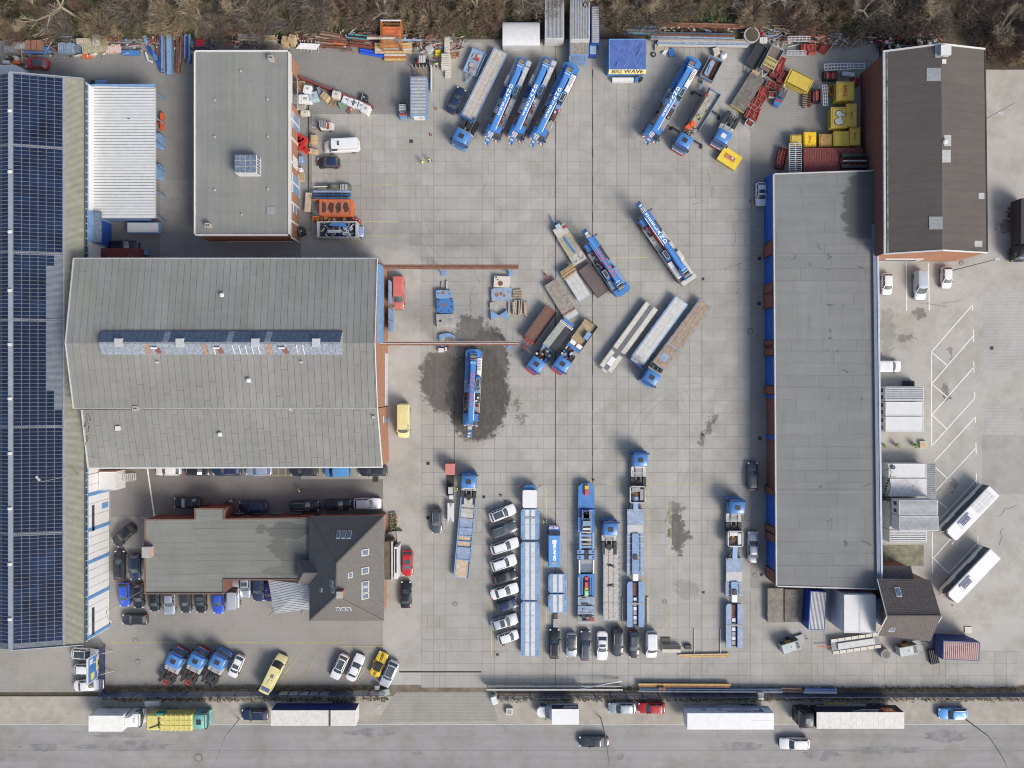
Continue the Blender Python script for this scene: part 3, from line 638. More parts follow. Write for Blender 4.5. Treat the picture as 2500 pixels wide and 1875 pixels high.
mb.bar((w_,s_,10.85),(w_,0,13.05),.12,.2,WTRIM);mb.bar((w_,0,13.05),(w_,n_,10.85),.12,.2,WTRIM);mb.bar((0,s_,10.85),(0,0,13.05),.18,.2,GREYL);mb.bar((0,0,13.05),(0,n_,10.85),.18,.2,GREYL)
put('roof_edge',mb,mh)
gx=w_-.1
for va,vb,z1 in((690,745,7.2),(757,812,7.2)):
 ya,yb_=W(0,va,1)[1]-yR,W(0,vb,1)[1]-yR
 for k in range(2):
  y_a,y_b=ya+(yb_-ya)*k/2,ya+(yb_-ya)*(k+1)/2;mb=MB();mb.box(gx+.8,y_b+.04,0,gx+.95,y_a-.04,z1-2.5,BLUE2)
  for z in(1.2,2.4,3.6):mb.box(gx+.95,y_b+.06,z,gx+.98,y_a-.06,z+.06,BLUEW)
  put('sliding_gate',mb,mh)
mb=MB();mb.box(gx,W(0,842,9)[1]-yR,7.2,gx+.12,n_-1.0,7.7,WTRIM);mb.box(gx,.2,7.7,gx+.5,n_-.8,10.2,M('blue_gable_cladding',(.13,.28,.50),.6));put('blue_gable_cladding',mb,mh)
mb=MB();mb.box(gx,W(0,990,3)[1]-yR,.3,gx+.1,W(0,862,3)[1]-yR,3.0,M('translucent_strip',(.5,.56,.6),.3));put('strip_window',mb,mh)
lx0,lx1=W(246,0,13.4)[0]-X0h,W(835.6,0,13.4)[0]-X0h;ln=1.7;lr=14.35;lb=12.75
lan=MB();lan.add([(lx0,-ln,lb),(lx1,-ln,lb),(lx1,ln,lb),(lx0,ln,lb),(lx0+.2,-.0,lr),(lx1-.2,0,lr),(lx0,-ln,lb+.3),(lx1,-ln,lb+.3),(lx1,ln,lb+.3),(lx0,ln,lb+.3)],[[0,1,7,6],[1,2,8,7],[2,3,9,8],[3,0,6,9],[6,7,5,4],[8,9,4,5],[7,8,5],[9,6,4]],ZINC)
lano=put('ridge_lantern',lan,mh);np_=38;rr=random.Random(8)
pane_m=[PANE,M('pale_pane',(.22,.25,.30),.25,var=.4,nsc=3,dirt=.5,dcol=(.4,.4,.4)),M('dark_pane',(.06,.09,.15),.1,var=.5,nsc=3,dirt=.4,dcol=(.3,.32,.36)),M('rust_streaked_pane',(.28,.2,.16),.5,var=.4,nsc=3)]
for sd in(-1,1):
 for i in range(np_):
  xa,xb=lx0+(lx1-lx0)*i/np_+.03,lx0+(lx1-lx0)*(i+1)/np_-.03;xa,xb=max(xa,lx0+.1),min(xb,lx1-.1)
  q=[Vector((xa,sd*ln,lb+.32)),Vector((xb,sd*ln,lb+.32)),Vector((xb,sd*.1,lr-.05)),Vector((xa,sd*.1,lr-.05))]
  n=normal(q);mb=MB();m_=pane_m[2]if sd>0 else pane_m[1]  # south slope takes the pale panes, north slope the dark ones
  if rr.random()<.12:m_=pane_m[1]
  if sd<0 and i in(7,16,26):m_=pane_m[3]
  plate(mb,q,n,m_,.05);link('pane',mb.mesh('pane'),lano)
mb=MB()
for i in(20,23,24,25,26,27,33,34):x=lx0+(lx1-lx0)*(i-2)/np_;mb.bar((x,-ln,lb+.42),(x,-.3,lr),.12,.04,WTRIM)
link('white_glazing_bars',mb.mesh('white_glazing_bars'),lano)
for v in(292,441,625,773):mb=MB();x=W(v,0,14)[0]-X0h;mb.box(x-.6,-.62,lr-.35,x+.6,.62,lr+.12,GREYL,tp=.04);link('lantern_cowl',mb.mesh('lantern_cowl'),lano)
for v in(378,530,690):mb=MB();x=W(v,0,14)[0]-X0h;mb.cyl((x-.5,-.75,lr-.1),(x+.4,-.8,lr-.1),.17,10,WTRIM);mb.bar((x+.3,-.9,lr-.4),(x+.5,-1.6,lb+.6),.7,.03,RUST);link('lantern_motor',mb.mesh('lantern_motor'),lano)
for k,px,py,hh,lb_ in(('fan',541,720,11.6,'round white roof fan north of the lantern'),('v',383,884,12.3,'dark vent on a square base, left of two south of the lantern'),('v',735,884,12.3,'dark vent on a square base, right of two south of the lantern'),('fan',606,928,11.6,'round white roof fan south of the lantern'),('chimney',333,997,10.0,'brick chimney at the joint between hall and annexe roof'),('box',287,1046,9.2,'small pale box cowl on the annexe roof'),('fan',536,1060,8.9,'white round cowl in the middle of the annexe roof'),('v',912,1018,9.9,'twin vent near the east end of the annexe roof'),('v',709,1000,10.1,'low curved vent at the hall eaves above the annexe')):
 vent(k,px,py,hh,lb_,.36 if k=='fan' else .3)
q=[P(200,1000,10.2),P(921.5,997.5,10.2),P(933.4,1140.5,7.6),P(215.6,1142.8,7.6)]
an=root_at('hall_annexe','lean-to annexe with a pale felt roof along the south side of the hall','building',q[0].x,q[0].y);L=local(an,q)
mb=MB();mb.add([(L[0].x+.1,L[0].y,0),(L[1].x-.1,L[1].y,0),(L[2].x-.1,L[2].y+.2,0),(L[3].x+.1,L[3].y+.2,0),(L[0].x+.1,L[0].y,10.15),(L[1].x-.1,L[1].y,10.15),(L[2].x-.1,L[2].y+.2,7.55),(L[3].x+.1,L[3].y+.2,7.55)],[[0,1,2,3],[7,6,5,4],[1,0,4,5],[2,1,5,6],[3,2,6,7],[0,3,7,4]],BRK);put('wall',mb,an)
felt_roof(an,L,Vector((1,0,0)),1.0,FELT,lift=.03,split=3.6,seed=9)
mb=MB();mb.bar(L[3],L[2],.2,.2,WTRIM);mb.bar(L[1],L[2],.16,.2,WTRIM);mb.bar(L[0],L[3],.25,.25,GREYL);put('roof_edge',mb,an)
for i,(va,vb,z0,z1)in enumerate(((1015,1085,3.8,4.6),(1022,1088,0,3.4),(1092,1118,0,3.2))):
 mb=MB();ex=L[1].x-.1;mb.box(ex,W(0,vb,2)[1]-an.location.y,z0,ex+.09,W(0,va,2)[1]-an.location.y,z1,BLUE2 if i else WTRIM);put('roller_door' if i else 'window',mb,an)
mb=MB();rr=random.Random(2)
for k in range(26):
 p0=P(212+rr.uniform(-3,3),1008+k*2.6,10-k*.045);mb.bar(p0,p0+Vector((rr.uniform(-.6,.6),rr.uniform(-1.2,.2),.12)),.05,.05,RUST)
tag(put('dry_vine',mb),'dead brown creeper on the west end of the annexe roof','creeper')
mb=MB();q=[P(148,632,8.6),P(177,632,8.6),P(166,830,8.6),P(180,992,8.6),P(148,992,8.6)]
mb.prism([(p.x,p.y)for p in q],8.3,8.5,M('mossy_valley',(.07,.07,.045),.95,var=.6,nsc=.7,dirt=.7,dcol=(.16,.17,.04),world=True));tag(put('valley_gutter',mb),'dark mossy valley gutter between the solar hall and the main hall','gutter')
for i,(yy,lb_)in enumerate(((651.5,'upper brown crane runway beam reaching out over the yard'),(838.7,'lower brown crane runway beam above the wash place'))):
 a_=P(926,yy,8);b_=P(1266,yy-.5+(i and 1),8);r=thing('runway_beam',lb_,'steel beam',a_.x,a_.y,0,0,'crane runway beams');L_=b_.x-a_.x;mb=MB()
 mb.box(-.3,-.28,7.95,L_,.28,8.05,RUSTB);mb.box(-.3,-.05,7.4,L_,.05,7.95,RUSTB);mb.box(-.3,-.26,7.3,L_,.26,7.4,RUSTB);put('girder',mb,r)
 mb=MB();mb.box(-.3,-.05,8.05,L_,.05,8.15,GREYL if i else RUST);put('rail',mb,r)
 mb=MB();mb.box(-.3,.3,7.9,L_,.36,8.0,WTRIM if i else RUST);put('conductor_bar',mb,r)
 for xx in(1083,1245):
  x=W(xx,0,0)[0]-a_.x;mb=MB();mb.box(x-.16,-.14,0,x+.16,-.1,7.3,BLUE2);mb.box(x-.16,.1,0,x+.16,.14,7.3,BLUE2);mb.box(x-.03,-.1,0,x+.03,.1,7.3,BLUE2);mb.box(x-.45,-.4,0,x+.45,.4,.12,BLUE2);put('column',mb,r)
cs=((354.5,1268.7),(477,1268),(477,1242),(548,1242),(548,1267.5),(757,1264),(757,1414.7),(547,1414.7),(547,1448.5),(354.5,1448.5))
a=pv(cs,5.);of=root_at('flat_roof_office','long low brick office with stepped flat roof beside the tiled villa','building',a[0].x,a[0].y);L=local(of,a)
mb=MB();mb.prism([(p.x*.998,p.y*.998)for p in L],0,4.95,BRR);put('wall',mb,of)
for q in([L[0],L[1],Vector((L[1].x,L[7].y,5)),L[7],L[8],L[9]],[L[2],L[3],L[4],L[7],Vector((L[1].x,L[7].y,5))],[L[4],L[5],L[6],L[7]]):
 q=[Vector((p.x,p.y,5.))for p in q];felt_roof(of,q,Vector((0,1,0)),1.02,FELTO,seed=5,split=8)
mb=MB();mb.prism([(p.x,p.y)for p in L],4.95,5.0,FELTO);put('roof',mb,of)
mb=MB()
for i in range(len(L)):
 if i==5:continue
 p_,q_=L[i],L[(i+1)%len(L)];p_=Vector((p_.x,p_.y,5.05));q_=Vector((q_.x,q_.y,5.05));dd=(q_-p_).normalized()*.11;mb.bar(p_-dd,q_-dd,.22,.3,M('brown_coping',(.16,.09,.07),.7))if i not in(1,3)else mb.bar(p_+dd,q_+dd*-1,.21,.29,M('brown_coping',(.16,.09,.07),.7))
put('roof_edge',mb,of)
for v in(500,580,625,670,720):x=W(v,0,2)[0]-of.location.x;y=W(0,1264,5)[1]-of.location.y;mb=MB();(mb.box(x-.7,y,1.2,x+.7,y+.1,2.3,WIN),mb.box(x-.8,y+.02,1.05,x+.8,y+.14,1.2,WTRIM))if v!=500 else mb.box(x-.7,y+1.7,1.2,x+.7,y+1.72+.1,2.3,WIN);put('window',mb,of)
mb=MB();x,y=W(361,1347,5.6);mb.box(-.65,-.8,0,.65,.8,1.2,M('pale_brick2',(.45,.3,.24),.9,bump=.01));mb.box(-.7,-.85,1.2,.7,.85,1.3,CONC);tag(put('chimney',mb,loc=(x,y,4.9)),'wide brick chimney on the west edge of the flat office','chimney')
TILE=M('anthracite_roof_tile',(.135,.13,.126),.75,var=.22,nsc=3,dirt=.4,dcol=(.14,.12,.09),fine=.3)
TILEL=TILE
def tiled(mb,q,m=TILE,step=.33,lift=.05,wave=.3):
 """courses of roof tiles: each course a row of separate pan tiles with its own edge"""
 n=normal(q);up=Vector((0,0,1));v=(up-n*up.dot(n)).normalized();u=n.cross(v).normalized();k=0;rr=random.Random(6)
 for c,a_,b_,vv,n in bands(q,v,step,0):
  k+=1;t0=min(p.dot(u)for p in c)-(wave/2 if k%2 else 0);t1=max(p.dot(u)for p in c)
  while t0<t1:
   c2=clip(clip(c,u,t0,1),u,t0+wave-.05,-1);t0+=wave
   if len(c2)>2:e=rr.uniform(0,.02);plate(mb,c2,n,m,.06+e,.025,v,a_,b_)
  plate(mb,c,n,m,lift*.35,.0,v,a_,b_)
he,hr=6.3,13.2
E=[P(756,1261,he),P(937,1260,he),P(936.8,1515,he),P(756,1515,he)];r1,r2=P(822.6,1374,hr),P(821,1456,hr)
vl=root_at('tiled_villa','two storey villa with a steep dark tiled hip roof and roof windows','building',E[0].x,E[0].y);o_=vl.location
mb=MB();ins=.55;EL=local(vl,E);mb.prism([(EL[0].x+ins,EL[0].y-ins),(EL[1].x-ins,EL[1].y-ins),(EL[2].x-ins,EL[2].y+ins),(EL[3].x+ins,EL[3].y+ins)],0,he,BRK);put('wall',mb,vl)
faces=[[E[3],E[2],r2],[E[2],E[1],r1,r2],[E[1],E[0],r1],[E[0],E[3],r2,r1]]
mb=MB();
for f in faces:fl=local(vl,f);plate(mb,fl,normal(fl),TILE,.0)
rf=put('roof',mb,vl)
for f in faces:mb=MB();tiled(mb,local(vl,f));o=link('roof_tiles',mb.mesh('roof_tiles'),rf);o['kind']='stuff'
mb=MB();RT=M('ridge_tile',(.13,.11,.095),.8,var=.3,nsc=4)
for a_,b_ in((r1,r2),(r1,E[0]),(r1,E[1]),(r2,E[2]),(r2,E[3])):
 a_,b_=a_-o_,b_-o_;n_=int((b_-a_).length/.42)
 for k in range(n_):mb.bar(a_.lerp(b_,k/n_)+Vector((0,0,.1)),a_.lerp(b_,(k+.93)/n_)+Vector((0,0,.1)),.24,.1,RT)
o=link('ridge_tiles',mb.mesh('ridge_tiles'),rf);o['kind']='stuff'
mb=MB()
for i in range(4):mb.bar(EL[i]-Vector((0,0,.08)),EL[(i+1)%4]-Vector((0,0,.08)),.14,.14,ZINC)
put('gutter',mb,vl)
def roofwin(par,face,px,py,wd,hg,rootloc,lb=None):
 n=normal(face);up=Vector((0,0,1));v=(up-n*up.dot(n)).normalized();u=v.cross(n).normalized()
 d_=Vector(((px-CX)*S,(CY-py)*S,-H));o=Vector((0,0,H));t=(face[0]-o).dot(n)/d_.dot(n);p=o+d_*t-rootloc
 q=[p-u*wd/2-v*hg/2,p+u*wd/2-v*hg/2,p+u*wd/2+v*hg/2,p-u*wd/2+v*hg/2]
 mb=MB();plate(mb,q,n,WTRIM,.16);w1=put('roof_window',mb,par);q2=[p+(c-p)*.78 for c in q];mb=MB();plate(mb,q2,n,PANE,.19);link('pane',mb.mesh('pane'),w1)
for px in(827,840,853):roofwin(vl,faces[2],px,1306.5,.62,1.55,o_)
for py,hh in((1348.5,1.2),(1393,1.2),(1425.5,1.0),(1440.5,1.0),(1455.5,1.0)):roofwin(vl,faces[1],890.5,py,hh*.85,1.45,o_)
roofwin(vl,faces[1],854,1404,.85,.9,o_)
for px in(826,839.5,852.5):roofwin(vl,faces[0],px,1485,.62,1.3,o_)
for py in(1424,1440):roofwin(vl,faces[3],811+(py-1424)*.2,py,.9,1.0,o_)
roofwin(vl,faces[3],785,1440,.6,.7,o_)
mb=MB();p=P(832,1449,13);mb.box(-.4,-.45,0,.4,.45,2.6,BRK);mb.box(-.45,-.5,2.6,.45,.5,2.72,CONC);mb.box(-1.0,-.3,.4,-.45,.3,1.6,GREYL);tag(put('chimney',mb,loc=(p.x,p.y,11.2)),'brick chimney stack by the villa ridge','chimney')
q=[P(727,1368,6.3),P(790,1368,6.3),P(800,1424,6.3),P(727,1424,6.3)];ra,rb=P(741,1399,8.6),P(806,1399,8.6)
mb=MB();wg=root_at('villa_west_wing','small tiled wing with a half hip joining the villa to the flat office','building',q[0].x,q[0].y);ol=wg.location
ql=local(wg,q);mb.prism([(ql[0].x+.3,ql[0].y-.3),(ql[1].x,ql[1].y-.3),(ql[2].x,ql[2].y+.3),(ql[3].x+.3,ql[3].y+.3)],0,6.3,BRK);put('wall',mb,wg)
fw=[[q[3],q[2],rb,ra],[q[1],q[0],ra,rb],[q[0],q[3],ra]];mb=MB()
for f in fw:fl=local(wg,f);plate(mb,fl,normal(fl),TILE,0)
rf=put('roof',mb,wg)
for f in fw:mb=MB();tiled(mb,local(wg,f));o=link('roof_tiles',mb.mesh('roof_tiles'),rf);o['kind']='stuff'
q=[P(654.7,1416,3.4),P(756,1416,3.4),P(756,1487,3.0),P(669.8,1497.7,3.0)];ap=P(752,1426,3.9)
cn=root_at('metal_canopy','light grey ribbed metal canopy in the corner between office and villa','canopy',q[0].x,q[0].y);LC=M('galvanised_ribbed_sheet',(.45,.47,.48),.4,.4,var=.1,dirt=.2)
for f,dv in(([q[0],ap,q[3]],Vector((1,0,0))),([q[3],ap,q[2]],Vector((0,1,0)))):
 fl=local(cn,f);mb=MB();plate(mb,fl,normal(fl),LC,.02,base=.05);put('sheet',mb,cn)
 for c,a_,b_,v,n in bands(fl,Vector((-.25,1,0))if dv.x else Vector((.15,1,0)),.42,.3):mb=MB();plate(mb,c,n,LC,.09);put('rib',mb,cn)
mb=MB();ex=E[1].x
for p in((669,1490),(745,1484),(663,1430)):c=P(*p,0)-cn.location;mb.cyl((c.x,c.y,0),(c.x,c.y,3),.07,8,GREY)
put('posts',mb,cn)
mb=MB();a_,b_=P(939,1322,4),P(957,1415,4);mb.box(0,b_.y-a_.y,0,b_.x-a_.x,0,4.,M('mossy_flat_roof',(.12,.105,.07),.95,var=.3,dirt=.5,dcol=(.09,.1,.04)));mb.box(b_.x-a_.x-.1,b_.y-a_.y,3.9,b_.x-a_.x+.15,.05,4.25,GREYL);mb.box(b_.x-a_.x+.25,b_.y-a_.y,0,b_.x-a_.x+.9,-1.,3.6,WTRIM);mb.box(b_.x-a_.x+.4,b_.y-a_.y+1,3.6,b_.x-a_.x+.7,-1.3,3.63,WIN)
tag(put('entrance_porch',mb,loc=(a_.x,a_.y,0)),'porch with brown mossy flat roof on the east face of the villa','porch')
mb=MB()
for k in range(7):t=rad(100-k*14);p=P(962,1330,0);mb.prism([(0,0),(-3.4*cos(t+.05),3.4*sin(t+.05)*.8),(-3.4*cos(t-.22),3.4*sin(t-.22)*.8)],0,.16*(7-k),CONC)
tag(put('curved_steps',mb,loc=(P(972,1322).x,P(972,1322).y-.8,0)),'fan of curved stone steps at the villa entrance','steps')
mb=MB();q=[P(*v)for v in((951,1252),(966,1250),(973,1262),(973,1298),(966,1304),(955,1304))];mb.prism([(p.x,p.y)for p in q],0,.35,CONC);rr=random.Random(3)
for k in range(140):t=rr.random();p=P(953+rr.random()*17,1256+rr.random()*44);mb.blob((p.x,p.y,.35+rr.random()*.3),.16,.16,.16,WOOD if rr.random()<.6 else GREEN,5,3,.4,rr)
tag(put('planted_bed',mb),'kerbed bed of brown winter shrubs by the villa corner','flower bed')
cs=((1888.4,425),(2139.5,416.5),(2150,1438),(1895.5,1431));lw,L=flat_block('long_workshop','very long flat roofed workshop with blue gates facing the yard',cs,4.8,BRR,FELT2,1.9,Vector((0,1,0)),par=.12,seed=12,split=5.2,tw=.2,trim=GREYL)
mb=MB();q_=[L[1]+Vector((-.15,-9,0)),L[1]+Vector((.03,-9,0)),L[2]+Vector((.03,.3,0)),L[2]+Vector((-.15,.3,0))];mb.prism([(p.x,p.y)for p in q_],0,4.7,GREYL);put('east_bounce_cover',mb,lw)  # unseen grey sheet added so red brick bounce stays off the containers
mb=MB();mb.hexa([L[1]+Vector((-.75,-8.6,-.1)),L[2]+Vector((-.75,0,-.1)),L[2]+Vector((.1,0,-.1)),L[1]+Vector((.1,-8.6,-.1))],[L[1]+Vector((-.75,-8.6,.42)),L[2]+Vector((-.75,0,.42)),L[2]+Vector((.1,0,.42)),L[1]+Vector((.1,-8.6,.42))],M('blue_grey_parapet',(.15,.18,.24),.6,var=.12,dirt=.2));put('parapet',mb,lw)
mb=MB();mb.bar(L[1]+Vector((-.0,-8.6,.47)),L[2]+Vector((-.0,0,.47)),.3,.08,M('pale_coping',(.42,.47,.55),.5,var=.1));put('coping',mb,lw)
for v in(620,947,1196):y=W(0,v,4.8)[1]-lw.location.y;mb=MB();t=(L[0].y-y)/(L[0].y-L[3].y);xa,xb=L[0].x+(L[3].x-L[0].x)*t,L[1].x+(L[2].x-L[1].x)*t;mb.box(xa+.2,y-.14,4.8,xb-1,y+.1,4.86,FELT2);put('roof_seam',mb,lw)
gates=((430,590,0),(600,625,1),(628,692,0),(694,716,1),(718,752,1),(755,830,0),(832,842,1),(852,868,1),(870,940,0),(943,962,1),(964,972,0),(1062,1072,0),(1190,1206,1),(1206,1280,0),(1282,1296,1),(1300,1318,1),(1320,1385,0),(1387,1410,1))
for a_,b_,k in gates:
 y0,y1=W(0,b_,2)[1]-lw.location.y,W(0,a_,2)[1]-lw.location.y;t=((L[0].y-(y0+y1)/2)/(L[0].y-L[3].y));x=L[0].x+(L[3].x-L[0].x)*t+.08
 mb=MB()
 if k:mb.box(x-.38,y0,0,x,y1,4.55,BRR);put('brick_pier',mb,lw)
 else:
  mb.box(x-.12,y0,0,x,y1,4.5,M('royal_blue_gate',(.025,.10,.42),.5,var=.08));f=put('gate',mb,lw);mb=MB()
  if y1-y0>3:mb.box(x-.16,(y0+y1)/2-.9,1.2,x-.12,(y0+y1)/2+.9,2.6,M('gate_frame_line',(.12,.22,.5),.5));mb.box(x-.18,(y0+y1)/2-.84,1.26,x-.13,(y0+y1)/2+.84,2.54,M('royal_blue_gate'));link('panel_frame',mb.mesh('panel_frame'),f)
  for z in(.9,1.8,2.7,3.6):mb=MB();mb.box(x-.15,y0+.02,z,x-.12,y1-.02,z+.05,BLUED);link('gate_rail',mb.mesh('gate_rail'),f)
q={'nw':P(2155,126,8.5),'nr':P(2297,108,11.2),'ne':P(2404,120,8.5),'sw':P(2157,620,8.5),'sr':P(2300,611,11.2),'se':P(2410,617,8.5)}
tb=root_at('tall_brick_hall','tall red brick hall with a dark brown gable roof','building',q['nw'].x,q['nw'].y);Q={k:v-tb.location for k,v in q.items()}
mb=MB();f0=lambda v:Vector((v.x,v.y,0));i_=Vector((.25,0,-.05));n1=[Q['sw']+i_+Vector((0,.2,0)),Q['se']-i_+Vector((0,.2,-.1)),Q['ne']-i_+Vector((0,-.2,-.1)),Q['nw']+i_-Vector((0,.2,0))]
vs=[f0(n1[0]),f0(n1[1]),f0(n1[2]),f0(n1[3])]+n1+[Q['sr']+Vector((0,.2,-.05)),Q['nr']-Vector((0,.2,.05))]
mb.add(vs,[[0,1,5,8,4],[2,3,7,9,6],[3,0,4,7],[1,2,6,5],[4,8,9,7],[8,5,6,9]],BRR);put('wall',mb,tb)
mb=MB();sy=n1[0].y-.05;mb.add([(n1[0].x,sy,0.1),(n1[1].x,sy,0.1),(n1[1].x,sy,n1[1].z),(Q['sr'].x,sy,Q['sr'].z-.1),(n1[0].x,sy,n1[0].z)],[[0,1,2,3,4]],BRK);put('south_gable',mb,tb)  # south face repeats the wall in the painted sunlit brick tone
for q4 in([Q['sw'],Q['sr'],Q['nr'],Q['nw']],[Q['sr'],Q['se'],Q['ne'],Q['nr']]):
 mb=MB();plate(mb,q4,normal(q4),FELTB,.02,base=.05);put('roof',mb,tb);felt_roof(tb,q4,Vector((0,1,0)),1.35,FELTB,'roof_sheet',lift=.03,seed=4)
mb=MB();mb.bar(Q['sw']+Vector((.15,0,.05)),Q['nw']+Vector((.15,0,.05)),.35,.3,M('silver_gutter',(.5,.53,.56),.4,.4));mb.bar(Q['sw']+Vector((1.0,0,.25)),Q['nw']+Vector((1.0,0,.25)),1.1,.05,M('mossy_gutter_strip',(.16,.16,.13),.95,var=.6,nsc=1.2,dirt=.8,dcol=(.04,.04,.03)));put('west_gutter',mb,tb)
mb=MB();mb.bar(Q['se'],Q['ne'],.2,.25,DARK);mb.bar(Q['sw'],Q['sr'],.2,.25,WTRIM);mb.bar(Q['sr'],Q['se'],.2,.25,WTRIM);mb.bar(Q['nw'],Q['nr'],.25,.3,WTRIM);mb.bar(Q['nr'],Q['ne'],.25,.3,WTRIM);put('roof_edge',mb,tb)
SHT=M('pale_roof_sheet',(.33,.34,.34),.6,var=.15,nsc=2)
wp,ep=[Q['sw'],Q['sr'],Q['nr'],Q['nw']],[Q['sr'],Q['se'],Q['ne'],Q['nr']]
def roofpatch(pl,pa,pb,nm,hh=.1,m=SHT):
 n=normal(pl);o=Vector((0,0,H));out=[]
 for(px,py)in((pa[0],pa[1]),(pb[0],pa[1]),(pb[0],pb[1]),(pa[0],pb[1])):
  d_=Vector(((px-CX)*S,(CY-py)*S,-H));t=(pl[0]+tb.location-o).dot(n)/d_.dot(n);out.append(o+d_*t-tb.location)
 mb=MB();plate(mb,out,n,m,hh);return put(nm,mb,tb)
roofpatch(wp,(2262,166),(2297,198),'pale_roof_sheet');roofpatch(wp,(2268,529),(2301,560),'pale_roof_sheet');roofpatch(ep,(2299,366),(2320,397),'pale_roof_sheet');roofpatch(ep,(2304,330),(2321,357),'pale_roof_sheet');roofpatch(ep,(2300,110),(2321,131),'pale_roof_sheet');roofpatch(ep,(2388,471),(2402,486),'pale_roof_sheet');roofpatch(ep,(2378,588),(2397,603),'pale_roof_sheet');roofpatch(wp,(2283,112),(2296,141),'pale_roof_sheet')
mb=MB();mb.box(-.7,-.7,0,.7,.7,1.2,M('pale_brick3',(.45,.42,.38),.9));mb.box(-.78,-.78,1.2,.78,.78,1.3,WTRIM);p=P(2311,121,12);tag(put('chimney',mb,loc=(p.x,p.y,10.6)),'pale square chimney head at the north end of the tall brick hall','chimney')
vent('fan',2308,345,10.7,'shiny round cowl on the ridge of the tall brick hall',.4);vent('box',2305,150,10.7,'small white box cowl near the north chimney of the tall hall',.26)
mb=MB();a_,b_=P(2142,640,0),P(2316,640,0);mb.box(a_.x,a_.y,0,a_.x+6.2,a_.y+1.6,3.0,WTRIM);mb.box(a_.x+.2,a_.y-.05,1.,a_.x+5.5,a_.y,2.2,WIN);mb.box(b_.x-3.2,a_.y+.2,0,b_.x,a_.y+1.6,3.4,BRK);tag(put('gable_front_extension',mb),'low white and brick extension at the south gable of the tall hall','building')
q=[P(2113,1413,6.2),P(2265.7,1414.7,6.2),P(2269.4,1565,6.2),P(2140.7,1551,6.2)];q[0]=P(2147,1413,6.2);ra,rb=P(2158,1501.5,9.6),P(2304,1508.4,9.6)
gh=root_at('tiled_gate_house','small house with dark tiled gable roof at the end of the long workshop','building',q[0].x,q[0].y);ql=local(gh,q)
yR_=(ra.y+rb.y)/2;xw,xe=q[3].x,q[1].x+.35
fs_=[[Vector((xw,q[3].y,6.2)),Vector((xe,q[2].y,6.2)),Vector((xe,yR_,9.4)),Vector((xw,yR_,9.4))],[Vector((xe,q[1].y,6.2)),Vector((xw,q[0].y,6.2)),Vector((xw,yR_,9.4)),Vector((xe,yR_,9.4))]]
mb=MB();xs=(xw+2.6-gh.location.x,xe-.25-gh.location.x);ys,yn=q[3].y+.3-gh.location.y,q[0].y-.3-gh.location.y
vs=[];
for x in xs:vs+=[(x,ys,0),(x,yn,0),(x,yn,6.2),(x,yR_-gh.location.y,9.3),(x,ys,6.2)]
mb.add(vs,[[4,3,2,1,0],[5,6,7,8,9],[0,1,6,5],[1,2,7,6],[2,3,8,7],[3,4,9,8],[4,0,5,9]],BRK);put('wall',mb,gh)
mb=MB()
for f in fs_:fl=local(gh,f);plate(mb,fl,normal(fl),TILE,0,base=.06)
rf=put('roof',mb,gh);TB=M('brown_roof_tile',(.115,.10,.095),.8,var=.3,nsc=3,dirt=.4,dcol=(.15,.12,.1),fine=.3)
for f in fs_:mb=MB();tiled(mb,local(gh,f),TB,.36,.06,.32);o=link('roof_tiles',mb.mesh('roof_tiles'),rf);o['kind']='stuff'
mb=MB()
for k in range(22):x=xw+(xe-xw)*k/22-gh.location.x;mb.bar((x,yR_-gh.location.y,9.5),(x+(xe-xw)/24,yR_-gh.location.y,9.5),.26,.12,RT)
o=link('ridge_tiles',mb.mesh('ridge_tiles'),rf);o['kind']='stuff'
mb=MB();mb.bar((xw-gh.location.x,ys-.35,6.2),(xe-gh.location.x,ys-.35,6.2),.14,.12,ZINC);mb.bar((xw-gh.location.x,ys-.3,6.3),(xw-gh.location.x,yR_-gh.location.y,9.55),.12,.12,WTRIM);mb.bar((xw-gh.location.x,yR_-gh.location.y,9.55),(xw-gh.location.x,yn+.3,6.3),.12,.12,WTRIM);mb.bar((xe-gh.location.x,ys-.3,6.3),(xe-gh.location.x,yR_-gh.location.y,9.55),.12,.12,WTRIM);put('verge_trim',mb,gh)
roofwin(gh,fs_[0],2178,1535,.9,1.2,gh.location);roofwin(gh,fs_[1],2192,1446,.85,1.5,gh.location)
mb=MB();a_=P(2151,1381,4);b_=P(2222,1413,4);f=[Vector((0,0,4.2)),Vector((b_.x-a_.x,0,4.2)),Vector((b_.x-a_.x,b_.y-a_.y-.4,5.4)),Vector((0,b_.y-a_.y-.4,5.4))]
mb.box(0.2,b_.y-a_.y,0,b_.x-a_.x-.2,-.2,4.1,BRR);lt=thing('gate_house_north_wing','low tiled wing behind the gate house, half hidden by the workshop','building',a_.x,a_.y);put('wall',mb,lt);mb=MB();tiled(mb,f[::-1],TB);o=put('roof_tiles',mb,lt);o['kind']='stuff'
mb=MB();q=rect(2152,1330,2255,1382);pts=[P(*v)for v in q];mb.prism([(p.x,p.y)for p in pts],0,.02,M('mossy_backyard',(.20,.19,.14),.95,var=.4,nsc=.8,dirt=.7,dcol=(.09,.11,.04),world=True));o=put('backyard',mb);o['kind']='structure'
from functools import lru_cache
def paint(name,col,metal=0.,rough=.3):return M('paint_'+name,col,rough,metal,var=.05,dirt=.12,dcol=tuple(min(1,c*.7+.06)for c in col),nsc=.8,coat=.5)
